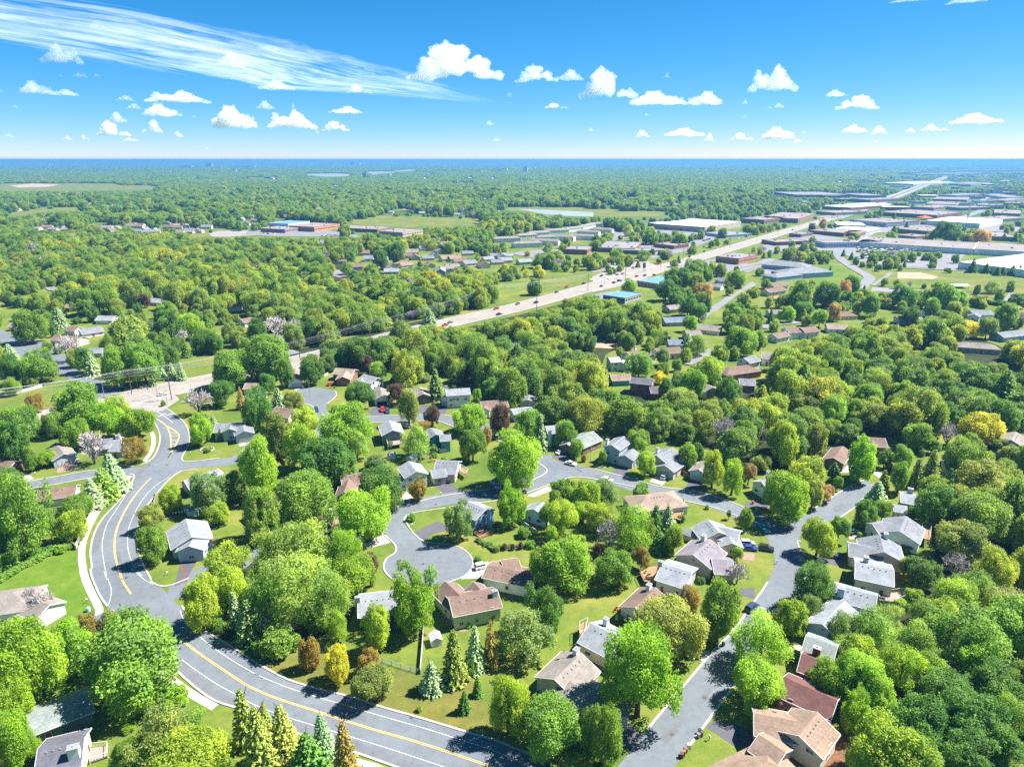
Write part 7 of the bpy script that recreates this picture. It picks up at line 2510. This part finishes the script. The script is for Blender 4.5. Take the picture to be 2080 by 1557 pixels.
shed('B', 1498, 575, 1.9, 3.0, 2.6, 1.9, 'pc', '', 'little pale green shed with white roof beside the rail fence')
shed('F', 1148, 585, .2, 3.4, 2.6, 2.0, 'w', 'wt', 'small white shed on the long back lawn')
shed('F', 1312, 610, .9, 3.4, 3.0, 2.2, 'pc', 'lg', 'pale shed with grey roof behind the cyan house')
shed('G', 1560, 1225, -.7, 4.2, 3.4, 2.2, 't', 'lg', 'tan shed with pale roof near the vented grey roof')
shed('E', 1530, 1025, .3, 3.6, 3.0, 2.2, 'lb', 'lg', 'light blue shed at the end of the pale fence')
shed('F', 720, 440 + 90, .5, 3, 2.6, 2, 'bn', 'br', 'brown shed in the shade of the big light tree')
shed('D', 480, 1125, -1.0, 3.2, 2.4, 2.0, 'lb', 'wt', 'pale blue lean-to between the maroon and orange roofs')
shed('H', 1880, 580, .3, 3.6, 3, 2.2, 'gy', 'gr', 'grey shed among the trees by the golden tree')

m_red = surf('red_canvas', (.62, .05, .04), .1, 1.5, .7)
m_plastic = surf('white_plastic', (.8, .8, .8), .04, 2.0, .4)
p = G(*T('E', 1658, 1248), 2.0)
o = empty('garden_umbrella', (p.x, p.y, 0), 0, 'bright red garden umbrella beside the blue grey house', 'umbrella')
mb = MB()
for k in range(8):
    a, a2 = 6.283 * k / 8, 6.283 * (k + 1) / 8
    mb.face([(0, 0, 2.5), (1.5 * math.cos(a), 1.5 * math.sin(a), 2.0), (1.5 * math.cos(a2), 1.5 * math.sin(a2), 2.0)])
    mb.face([(1.5 * math.cos(a), 1.5 * math.sin(a), 2.0), (1.5 * math.cos(a), 1.5 * math.sin(a), 1.85), (1.5 * math.cos(a2), 1.5 * math.sin(a2), 1.85), (1.5 * math.cos(a2), 1.5 * math.sin(a2), 2.0)])
mb.build('canopy', m_red, o)
mb = MB()
mb.tube((0, 0, 0), (0, 0, 2.55), .03, .03, 6)
mb.build('pole', m_galv, o)

CHAIRN = 0
mb = MB()
mb.box((0, 0, .38), (.55, .55, .06))
ME_SEAT = mb.mesh('seat', tinted('chair_plastic', .5, .3))
mb = MB()
mb.box((0, -.27, .42), (.55, .06, .6))
ME_BACK = mb.mesh('backrest', tinted('chair_plastic'))
mb = MB()
for sx in (-.24, .24):
    for sy in (-.24, .24):
        mb.tube((sx, sy, 0), (sx, sy, .38), .03, .03, 5)
ME_LEGS = mb.mesh('leg', tinted('chair_plastic'))


def chair(r, x, y, rz, col, label, group=None):
    o = empty('garden_chair', G(*T(r, x, y)), rz, label, 'chair', group)
    for nm, me in (('seat', ME_SEAT), ('backrest', ME_BACK)):
        put(nm, me, o).color = (*col, 1)
    mb_ = None
    for sx in (-.24, .24):
        for sy in (-.24, .24):
            put('leg', ME_LEG1, o, (sx, sy, 0)).color = (*col, 1)


mb = MB()
mb.tube((0, 0, 0), (0, 0, .38), .03, .03, 5)
ME_LEG1 = mb.mesh('leg', tinted('chair_plastic'))
for k in range(5):
    chair('E', 1370 + k * 24, 1030 - k * 4, .2, (.8, .8, .8), 'white lawn chair in the row of five by the pale fence', 'row of white lawn chairs')
for k, (x, y) in enumerate(((980, 310), (1000, 320), (965, 330))):
    chair('C', x, y, k, (.6, .06, .04), ['red garden chair nearest the white wall on the pink patio', 'red garden chair at the outer patio rim', 'red garden chair set back by the shrubs'][k], 'red chairs by the rosy roofed house')
for k, (x, y, c) in enumerate(((1850, 1150, (.6, .3, .1)), (1880, 1170, (.05, .05, .05)), (1830, 1180, (.6, .08, .06)), (1910, 1150, (.5, .3, .15)))):
    chair('F', x, y, k, c, ['orange chair on the blue house patio', 'black chair on the blue house patio', 'red chair on the blue house patio', 'brown chair on the blue house patio'][k], 'chairs on the patio of the bright blue house')
for k, (x, y, c) in enumerate(((1210, 1490, (.6, .4, .2)), (1250, 1500, (.55, .35, .2)), (1225, 1520, (.5, .3, .2)))):
    p = G(*T('G', x, y), 1.5)
    o = empty('garden_chair', p, k, ['wooden chair near the rail of the orange deck', 'wooden chair at the wall side of the orange deck', 'wooden chair at the lower end of the orange deck'][k], 'chair', 'chairs on the orange deck')
    put('seat', ME_SEAT, o).color = (*c, 1)
    put('backrest', ME_BACK, o).color = (*c, 1)
    for sx in (-.24, .24):
        for sy in (-.24, .24):
            put('leg', ME_LEG1, o, (sx, sy, 0)).color = (*c, 1)

# swing set with a slide
p = G(*T('F', 1425, 620))
o = empty('swing_set', p, .4, 'orange wooden swing set with slide behind the pale sheds', 'swing set')
mb = MB()
for sx in (-2, 2):
    for sy in (-1, 1):
        mb.tube((sx, sy, 0), (sx, 0, 2.4), .07, .07, 5)
mb.tube((-2.2, 0, 2.4), (2.2, 0, 2.4), .07, .07, 5)
mb.build('frame', m_wood, o)
for x in (-.9, .3):
    mb = MB()
    mb.box((x, 0, .5), (.45, .2, .05))
    mb.tube((x - .2, 0, .5), (x - .2, 0, 2.4), .015, .015, 3)
    mb.tube((x + .2, 0, .5), (x + .2, 0, 2.4), .015, .015, 3)
    mb.build('swing', m_dark, o)
mb = MB()
mb.hexa([(2.1, -.3, 1.6), (4.6, -.3, .15), (4.6, .3, .15), (2.1, .3, 1.6)], [(2.1, -.3, 1.68), (4.6, -.3, .23), (4.6, .3, .23), (2.1, .3, 1.68)])
mb.build('slide', surf('orange_plastic', (.7, .3, .05), .1, 1, .4), o)

# mailboxes, bins, hydrants, utility boxes, flower ring
def bin_(r, x, y, col, label, grp):
    o = empty('wheelie_bin', G(*T(r, x, y)), rnd.uniform(0, 6), label, 'bin', grp)
    mb = MB()
    mb.box((0, 0, .08), (.52, .6, .95), 0, 0, 1.12)
    mb.build('body', tinted('bin_plastic', .5, .3), o).color = (*col, 1)
    mb = MB()
    mb.box((0, 0, 1.03), (.64, .74, .1))
    mb.build('lid', tinted('bin_plastic'), o).color = (*[c * .8 for c in col], 1)
    for sx in (-.24, .24):
        mb = MB()
        mb.tube((sx - .04, -.3, .12), (sx + .04, -.3, .12), .12, .12, 8)
        mb.build('wheel', m_tyre, o)


for r, x, y, c, lb in (('C', 1640, 1290, (.05, .05, .06), 'black bin on the kerb by the black driveway'), ('C', 1655, 1310, (.08, .08, .1), 'dark bin just below the black bin at the driveway'), ('C', 1630, 1325, (.2, .2, .22), 'grey bin at the kerb below the dark pair'),
                       ('C', 1528, 1440, (.25, .12, .08), 'brown bin on the kerb at the lower lawn'), ('C', 1512, 1462, (.3, .15, .1), 'rusty bin second from the brown bin'), ('C', 1497, 1482, (.15, .05, .05), 'maroon bin lowest of the kerb row'), ('C', 1552, 1408, (.7, .65, .6), 'cream bin uppermost of the kerb row'),
                       ('C', 1825, 600, (.05, .05, .06), 'black bin by the kerb under the olive tree'), ('F', 700, 30, (.02, .2, .1), 'green bin by the red car at the upper circle'), ('G', 2060, 945, (.5, .1, .08), 'red bin at the edge of the far driveway')):
    bin_(r, x, y, c, lb, 'bins put out at the kerb')
mb = MB()
mb.box((0, 0, 0), (.12, .12, 1.05))
ME_MPOST = mb.mesh('post', m_greywood)
mb = MB()
mb.box((0, 0, 1.05), (.5, .22, .2))
mb.tube((-.25, 0, 1.25), (.25, 0, 1.25), .11, .11, 8)
ME_MBOX = mb.mesh('box', tinted('mailbox_paint', .5, .4))
for r, x, y in (('C', 1550, 715), ('C', 1590, 735), ('E', 1325, 1510), ('E', 1510, 560), ('F', 1315, 1130), ('G', 1095, 720), ('E', 280, 720), ('F', 1375, 910), ('C', 1715, 1345), ('H', 120, 1420), ('A', 690, 260), ('E', 1560, 930 - 230), ('H', 170, 1085), ('G', 1690, 985), ('F', 1540, 880)):
    p = G(*T(r, x, y))
    o = empty('mailbox', p, rnd.uniform(0, 6), None, 'mailbox', 'mailboxes along the streets')
    put('post', ME_MPOST, o)
    put('box', ME_MBOX, o).color = (.75, .78, .8, 1)
    auto(o, 'small pale roadside mailbox', (p.x, p.y, 1))
p = G(*T('A', 700, 325))
mb = MB()
mb.tube((p.x, p.y, 0), (p.x, p.y, 1.1), .6, .55, 12)
mb.tube((p.x, p.y, 1.1), (p.x, p.y, 1.4), .5, .2, 12)
tag(mb.build('utility_cabinet', surf('mint_cabinet', (.45, .62, .58), .06, 2, .5)), 'round mint utility cabinet on the lawn beside the sidewalk', 'cabinet')
p = G(*T('E', 605, 570))
mb = MB()
mb.tube((p.x, p.y, 0), (p.x, p.y, .6), .18, .15, 8)
mb.tube((p.x, p.y, .6), (p.x, p.y, .8), .2, .05, 8)
mb.tube((p.x - .25, p.y, .45), (p.x + .25, p.y, .45), .07, .07, 6)
tag(mb.build('fire_hydrant', m_red), 'small red hydrant beside the red paver drive', 'hydrant')
for r, x, y, R, lb in (('E', 1638, 518, 2.6, 'white stone ring of flowers on the lawn of the twin gabled house'), ('G', 862, 648, 1.9, 'round stone flower bed on the lawn before the two storey house')):
    p = G(*T(r, x, y))
    o = empty('flower_bed', p, 0, lb, 'flower bed')
    mb = MB()
    for k in range(22):
        a = 6.283 * k / 22
        mb.box((R * math.cos(a), R * math.sin(a), 0), (R * .26, .4, .3), 0, a + 1.57, .85)
    mb.build('stone_ring', m_conc, o)
    v, t = crown(77, n=700, lobes=20, r=(.3, .5), leaf=.16)
    v = v * np.array([R * .85, R * .85, .35]) + np.array([0, 0, .35])
    q = bpy.data.objects.new('flowers', np_mesh('flowers', v, t, m_leaf))
    q.color = (.16, .2, .07, 1)
    link(q, o)
# satellite dishes on the tan grey roof and the orange tan roof
for r, x, y, z, lb in (('C', 563, 640, 6.4, 'pale satellite dish on the ridge of the grey tan house'), ('D', 152, 1055, 6.6, 'grey satellite dish on the orange tan roof')):
    p = G(*T(r, x, y), z)
    o = empty('satellite_dish', (p.x, p.y, z - .5), .8, lb, 'satellite dish')
    mb = MB()
    mb.tube((0, 0, -.4), (0, 0, .5), .04, .04, 6)
    mb.build('mount', m_metal, o)
    mb = MB()
    mb.tube((.0, 0, .5), (.1, 0, .55), .1, .42, 14, 0, False)
    mb.tube((.1, 0, .55), (.45, 0, .6), .02, .02, 4)
    mb.build('dish', m_vinyl, o)
# dark canoe trailer like panel roof at the connecting street: a low solar covered carport
p1 = [G(*q, 2.6) for q in px_list('F', '1925,765 1990,725 2050,790 1985,835')]
o = empty('carport', (p1[0].x, p1[0].y, 0), 0, 'low carport with bluish shingled roof beside the street', 'carport')
mb = MB()
q4 = [v - p1[0] for v in p1]
A_ = sum(Vector((q4[i - 1].x, q4[i - 1].y)).cross(Vector((q4[i].x, q4[i].y))) for i in range(4))
q4 = q4 if A_ > 0 else q4[::-1]
mb.hexa([(v.x, v.y, 2.45) for v in q4], [(v.x, v.y, 2.6) for v in q4])
mb.build('roof', rmat('bl'), o)
for v in q4:
    mb = MB()
    mb.box((v.x * .94 + .06 * q4[2].x, v.y * .94 + .06 * q4[2].y, 0), (.16, .16, 2.45))
    mb.build('post', m_greywood, o)
# park shelter with a green roof, orange tents of the store
p = G(*T('L', 1240, 825))
o = empty('park_shelter', p, .1, 'park shelter with pale green roof on the sports field', 'shelter')
mb = MB()
for s in (-1, 1):
    t = [(-9, s * 5, 2.8), (9, s * 5, 2.8), (9, 0, 4.2), (-9, 0, 4.2)]
    t = t if s < 0 else [t[1], t[0], t[3], t[2]]
    mb.hexa([(a, b_, c - .15) for a, b_, c in t], t)
mb.build('roof', surf('green_metal_roof', (.30, .48, .42), .08, .5, .5), o)
for sx in (-8, 0, 8):
    for sy in (-4, 4):
        mb = MB()
        mb.box((sx, sy, 0), (.25, .25, 2.8))
        mb.build('post', m_greywood, o)
for x, y, lb in ((1440, 415, 'orange pitched canopy beside the wide white store'), (1030, 392, 'orange canopy at the other end of the wide white store')):
    p = G(*T('L', x, y))
    o = empty('canopy_tent', p, .1, lb, 'canopy')
    mb = MB()
    for k in range(4):
        a, a2 = .785 + 1.571 * k, .785 + 1.571 * (k + 1)
        mb.face([(0, 0, 8), (16 * math.cos(a), 16 * math.sin(a), 4), (16 * math.cos(a2), 16 * math.sin(a2), 4)])
    mb.build('canopy', surf('orange_canvas', (.7, .14, .03), .1, .3, .7), o)
    for k in range(4):
        a = .785 + 1.571 * k
        mb = MB()
        mb.tube((15.5 * math.cos(a), 15.5 * math.sin(a), 0), (15.5 * math.cos(a), 15.5 * math.sin(a), 4.1), .2, .2, 6)
        mb.build('pole', m_galv, o)
# highway sign boards
for r, x, y, h, lb in (('K', 958, 720, 9, 'tall dark sign board at the big junction'), ('K', 708, 702, 8, 'dark sign board by the small lot'), ('N', 830, 460, 6, 'black sign board beside the purple tree'), ('N', 1200, 320, 8, 'brown sign board on the highway verge'), ('N', 355, 590, 9, 'sign board on the grass island')):
    p = G(*T(r, x, y))
    o = empty('sign_board', p, .6, lb, 'sign')
    mb = MB()
    mb.tube((-1.2, 0, 0), (-1.2, 0, h), .15, .15, 6)
    mb.tube((1.2, 0, 0), (1.2, 0, h), .15, .15, 6)
    mb.build('post', m_metal, o)
    mb = MB()
    mb.box((0, 0, h * .55), (3.4, .4, h * .5))
    mb.build('panel', surf('dark_sign', (.07, .06, .07), .2, 1, .5), o)
# street name sign blade at the crossing
p = G(*T('E', 945, 60))
o = empty('street_sign', p, .3, 'blue street sign at the signal crossing', 'sign')
mb = MB()
mb.tube((0, 0, 0), (0, 0, 3), .05, .05, 6)
mb.build('pole', m_galv, o)
mb = MB()
mb.box((.8, 0, 2.6), (2.2, .06, .5))
mb.build('panel', surf('blue_sign', (.03, .35, .6), .05, 2, .4), o)
# ------------------------------------------------------------------ clouds: closed billowing hulls, far out and high up
def cloud_material():
    m = bpy.data.materials.new('cloud_vapour')
    m.use_nodes = True
    nt = m.node_tree
    nt.nodes.remove(nt.nodes['Principled BSDF'])
    pv = nd(nt, 'ShaderNodeVolumePrincipled')
    pv.inputs['Color'].default_value = (0.995, 0.997, 1.0, 1)
    pv.inputs['Density'].default_value = 0.005
    pv.inputs['Anisotropy'].default_value = 0.35
    nt.links.new(pv.outputs[0], nt.nodes['Material Output'].inputs['Volume'])
    return m


m_cloud = cloud_material()


def ico(sub=2):
    import bmesh
    bm = bmesh.new()
    bmesh.ops.create_icosphere(bm, subdivisions=sub, radius=1.0)
    bm.verts.ensure_lookup_table()
    V = np.array([v.co for v in bm.verts])
    F = [tuple(v.index for v in f.verts) for f in bm.faces]
    bm.free()
    return V, F


IV, IF = ico(2)


def cloud_mesh(seed, flat):
    rs = random.Random(seed)
    mb = MB()
    n = rs.randint(20, 26)
    for k in range(n * 4):
        if k < n:
            t = rs.uniform(-1, 1)
            hgt = (1 - abs(t) ** 1.6) * rs.uniform(.3, 1.0)
            r = rs.uniform(.19, .33) * (1 - .5 * abs(t))
            c = (t * .82, rs.uniform(-.3, .3) * (1 - abs(t)), max(r * .6, hgt * (.42 if flat else .75)))
            last = [(c, r)] if k == 0 else last + [(c, r)]
        else:
            c0, r0 = rs.choice(last)
            d = Vector((rs.gauss(0, 1), rs.gauss(0, 1), abs(rs.gauss(.3, .8)))).normalized()
            c = tuple(Vector(c0) + d * r0 * .9)
            r = r0 * rs.uniform(.28, .5)
        i = len(mb.v)
        for v in IV:
            z = c[2] + v[2] * r * .9
            mb.v.append((c[0] + v[0] * r, c[1] + v[1] * r, z if z > .05 else .05 + (z - .05) * .18))
        for f in IF:
            mb.f.append(tuple(i + q for q in f))
            mb.m.append(0)
    me = mb.mesh('cloud_hull', m_cloud)
    o = bpy.data.objects.new('cloud_hull', me)
    COL.objects.link(o)
    md = o.modifiers.new('union', 'REMESH')
    md.mode, md.voxel_size = 'VOXEL', 0.02
    tx = bpy.data.textures.new('billow', 'CLOUDS')
    tx.noise_scale, tx.noise_depth = 0.2, 6
    dm = o.modifiers.new('billow', 'DISPLACE')
    dm.texture, dm.strength, dm.mid_level = tx, 0.28, .55
    dg = bpy.context.evaluated_depsgraph_get()
    out = bpy.data.meshes.new_from_object(o.evaluated_get(dg))
    COL.objects.unlink(o)
    bpy.data.objects.remove(o)
    out.polygons.foreach_set('use_smooth', [True] * len(out.polygons))
    co = np.empty(len(out.vertices) * 3, np.float32)
    out.vertices.foreach_get('co', co)
    co = co.reshape(-1, 3)
    co[:, 0] -= (co[:, 0].max() + co[:, 0].min()) / 2
    co[:, 0] /= np.abs(co[:, 0]).max() * .9
    co[:, 2] = (co[:, 2] - co[:, 2].min()) / (co[:, 2].max() - co[:, 2].min()) * 1.08
    out.vertices.foreach_set('co', co.reshape(-1))
    out.update()
    if not out.materials:
        out.materials.append(m_cloud)
    return out


CLOUD = [cloud_mesh(60 + k, k % 2) for k in range(6)]
CL = dict(S='255 222 155 80;955 248 150 65;1850 265 400 140;1125 350 150 40;1460 362 105 40;150 360 120 52;260 378 110 26;725 395 250 48;660 450 150 55;545 434 60 24;480 480 70 45;465 525 125 60;620 515 80 55;955 485 180 90;1190 490 200 75;1405 448 135 32;1365 515 110 40;'
            '725 547 40 25;275 562 40 18;345 558 35 25;532 568 60 14;325 305 55 20;395 305 28 15;250 308 20 15;510 400 70 22;1080 430 75 35;1195 432 25 25;60 432 28 14;35 549 30 14;1990 500 35 20;2015 567 30 14;2070 386 25 18;790 474 22 12;0 368 25 18;400 105 70 34;840 604 20 9;1060 517 16 10;1290 536 22 10',
          U='100 305 180 65;235 310 115 45;390 345 240 120;590 405 230 55;780 405 145 55;1057 325 195 105;1315 380 85 32;1400 420 165 55;1880 485 190 40;180 430 100 22;625 308 32 22;1085 430 40 22;1048 436 22 14;945 415 25 22;530 545 60 30;700 540 165 32;800 560 40 35;935 555 90 30;1080 545 130 48;1185 537 20 16;'
            '1390 525 100 35;1490 530 60 35;1615 530 40 20;1700 520 70 28;1760 525 40 12;1620 0 160 14;1845 2 150 24;945 475 18 12;545 466 25 10;1160 573 40 16;320 527 25 14;1475 575 25 12;1630 610 40 14')
SKYMARK = [('the largest cloud', 925, 132), ('the cloud in the upper left cirrus', 128, 111), ('the cloud in the middle of the cirrus', 477, 124), ('the tall cloud right of centre', 1568, 162), ('the low flat grey based cloud', 477, 242),
           ('the ragged middle cloud', 1235, 172), ('the round cloud over the highway', 1740, 210), ('the top edge', 1862, 1), ('the long cloud near the far corner', 1980, 242)]
GROUNDMARK = LANDMARKS[:]
n_c = 0
for r, s in CL.items():
    for w in s.split(';'):
        cx_, cy_, w_, h_ = map(float, w.split())
        X, Y = T(r, cx_, cy_)
        w_, h_ = w_ / 2, h_ / 2
        alt = 1500.0
        p = G(X, min(Y + h_ / 2, 306), alt)
        d = proj(p.x, p.y, alt)[2]
        big = w_ > 60
        o = bpy.data.objects.new('cloud', CLOUD[(n_c * 5 + n_c // 6) % 6])
        sx = w_ / 2 * d / FOC * .92
        o.location = p
        o.scale = (sx * (1 if n_c % 3 else -1), sx * .8, h_ * d / FOC)
        o.rotation_euler = (0, 0, math.atan2(p.y, p.x) - math.pi / 2 + rnd.uniform(-.2, .2))
        link(o)
        tag(o, None, 'cloud', 'small white clouds of the blue sky')
        n_c += 1
        look = ('big ' if big else ('small ' if w_ < 22 else '')) + ('flat ' if w_ / h_ > 3.6 else ('puffy ' if w_ / h_ < 2.2 else '')) + 'white cloud'
        best = sorted(SKYMARK, key=lambda l: (l[1] - X) ** 2 + (2 * (l[2] - Y)) ** 2)[0]
        if math.hypot(best[1] - X, best[2] - Y) < 22:
            o['label'] = {'the top edge': 'white cloud cut by the top edge of the view'}.get(best[0], best[0].replace('the ', '', 1) + ' in the blue sky')
        else:
            AUTO.append((o, look, X, Y, SKYMARK))

# cirrus: a thin sheet of ice cloud far above, combed into strands
cm = bpy.data.materials.new('cirrus_ice')
cm.use_nodes = True
nt = cm.node_tree
nt.nodes.remove(nt.nodes['Principled BSDF'])
tc = nd(nt, 'ShaderNodeTexCoord')
mp = nd(nt, 'ShaderNodeMapping')
mp.inputs['Scale'].default_value = (6.0, 11.0, 1.0)
nt.links.new(tc.outputs['UV'], mp.inputs['Vector'])
wob = noise(nt, 3.0, 4, vec=tc.outputs['UV'])
v2 = nd(nt, 'ShaderNodeVectorMath', operation='ADD')
cxyz = nd(nt, 'ShaderNodeCombineXYZ')
nt.links.new(math_n(nt, 'MULTIPLY', wob, 4.5), cxyz.inputs['Y'])
nt.links.new(mp.outputs[0], v2.inputs[0])
nt.links.new(cxyz.outputs[0], v2.inputs[1])
fib = noise(nt, 1.0, 9, rough=0.7, vec=v2.outputs[0])
big_ = noise(nt, 5.0, 4, vec=tc.outputs['UV'])
sep = nd(nt, 'ShaderNodeSeparateXYZ')
nt.links.new(tc.outputs['UV'], sep.inputs[0])
# fade to the borders of the sheet
v_ = sep.outputs['Y']
edge = math_n(nt, 'MULTIPLY', math_n(nt, 'MULTIPLY', v_, math_n(nt, 'SUBTRACT', 1.0, v_)), 4.0)
edge = math_n(nt, 'POWER', edge, .7)
uend = math_n(nt, 'MULTIPLY', math_n(nt, 'SUBTRACT', 1.0, sep.outputs['X']), 2.2, True)
a_ = math_n(nt, 'ADD', math_n(nt, 'MULTIPLY', fib, 2.1), math_n(nt, 'MULTIPLY', big_, 1.2))
a_ = math_n(nt, 'SUBTRACT', a_, 1.40)
a_ = math_n(nt, 'MULTIPLY', math_n(nt, 'ADD', a_, math_n(nt, 'MULTIPLY', math_n(nt, 'SUBTRACT', edge, 0.75), .55)), 0.42, True)
a_ = math_n(nt, 'MULTIPLY', math_n(nt, 'MULTIPLY', a_, uend), math_n(nt, 'MULTIPLY', edge, 1.3, True), True)
tl = nd(nt, 'ShaderNodeBsdfTranslucent')
tl.inputs['Color'].default_value = (0.97, 0.98, 1.0, 1)
df = nd(nt, 'ShaderNodeBsdfDiffuse')
df.inputs['Color'].default_value = (0.97, 0.98, 1.0, 1)
ad = nd(nt, 'ShaderNodeMixShader')
ad.inputs[0].default_value = 0.2
nt.links.new(tl.outputs[0], ad.inputs[1])
nt.links.new(df.outputs[0], ad.inputs[2])
tr = nd(nt, 'ShaderNodeBsdfTransparent')
mx = nd(nt, 'ShaderNodeMixShader')
nt.links.new(a_, mx.inputs[0])
nt.links.new(tr.outputs[0], mx.inputs[1])
nt.links.new(ad.outputs[0], mx.inputs[2])
nt.links.new(mx.outputs[0], nt.nodes['Material Output'].inputs['Surface'])
ALT = 9000.0
top_ = [(-420, -150), (-100, -70), (150, -15), (330, 12), (480, 48), (640, 82), (760, 118), (880, 158), (1010, 206)]
bot_ = [(-420, 50), (-100, 78), (60, 104), (200, 128), (360, 156), (500, 182), (700, 190), (870, 204), (1015, 211)]
n = 80
tp = resample([G(x, y, ALT).xy for x, y in top_], n)
bt = resample([G(x, y, ALT).xy for x, y in bot_], n)
me = bpy.data.meshes.new('cirrus')
VV, FF, UV = [], [], []
K = 12
for i in range(n):
    for j in range(K + 1):
        q = bt[i].lerp(tp[i], j / K)
        VV.append((q.x, q.y, ALT + 60 * math.sin(i * .3 + j)))
for i in range(n - 1):
    for j in range(K):
        a = i * (K + 1) + j
        FF.append((a, a + 1, a + K + 2, a + K + 1))
me.from_pydata(VV, [], FF)
uv = me.uv_layers.new(name='UVMap')
for lp in me.loops:
    i, j = divmod(lp.vertex_index, K + 1)
    uv.data[lp.index].uv = (i / (n - 1), j / K)
me.materials.append(cm)
o = bpy.data.objects.new('cirrus_streak', me)
link(o)
tag(o, 'long feathery cirrus streak narrowing across the blue sky', None, None, 'stuff')

# ------------------------------------------------------------------ air
hz = bpy.data.materials.new('haze_air')
hz.use_nodes = True
nt = hz.node_tree
nt.nodes.remove(nt.nodes['Principled BSDF'])
pv = nd(nt, 'ShaderNodeVolumePrincipled')
pv.inputs['Color'].default_value = (0.12, 0.33, 0.68, 1)
pv.inputs['Density'].default_value = HAZE if 'HAZE' in globals() else 0.00011
pv.inputs['Anisotropy'].default_value = 0.15
nt.links.new(pv.outputs[0], nt.nodes['Material Output'].inputs['Volume'])
mb = MB()
mb.hexa([(-FAR - 50, -350, -1.5), (FAR + 50, -350, -1.5), (FAR + 50, FAR + 50, -1.5), (-FAR - 50, FAR + 50, -1.5)], [(-FAR - 50, -350, 122), (FAR + 50, -350, 122), (FAR + 50, FAR + 50, 122), (-FAR - 50, FAR + 50, 122)])
hzo = mb.build('haze', hz)
tag(hzo, 'thin blue haze lying over the far country', None, None, 'stuff')
# ------------------------------------------------------------------ labels of everything that is told apart by its neighbours
finish_labels()
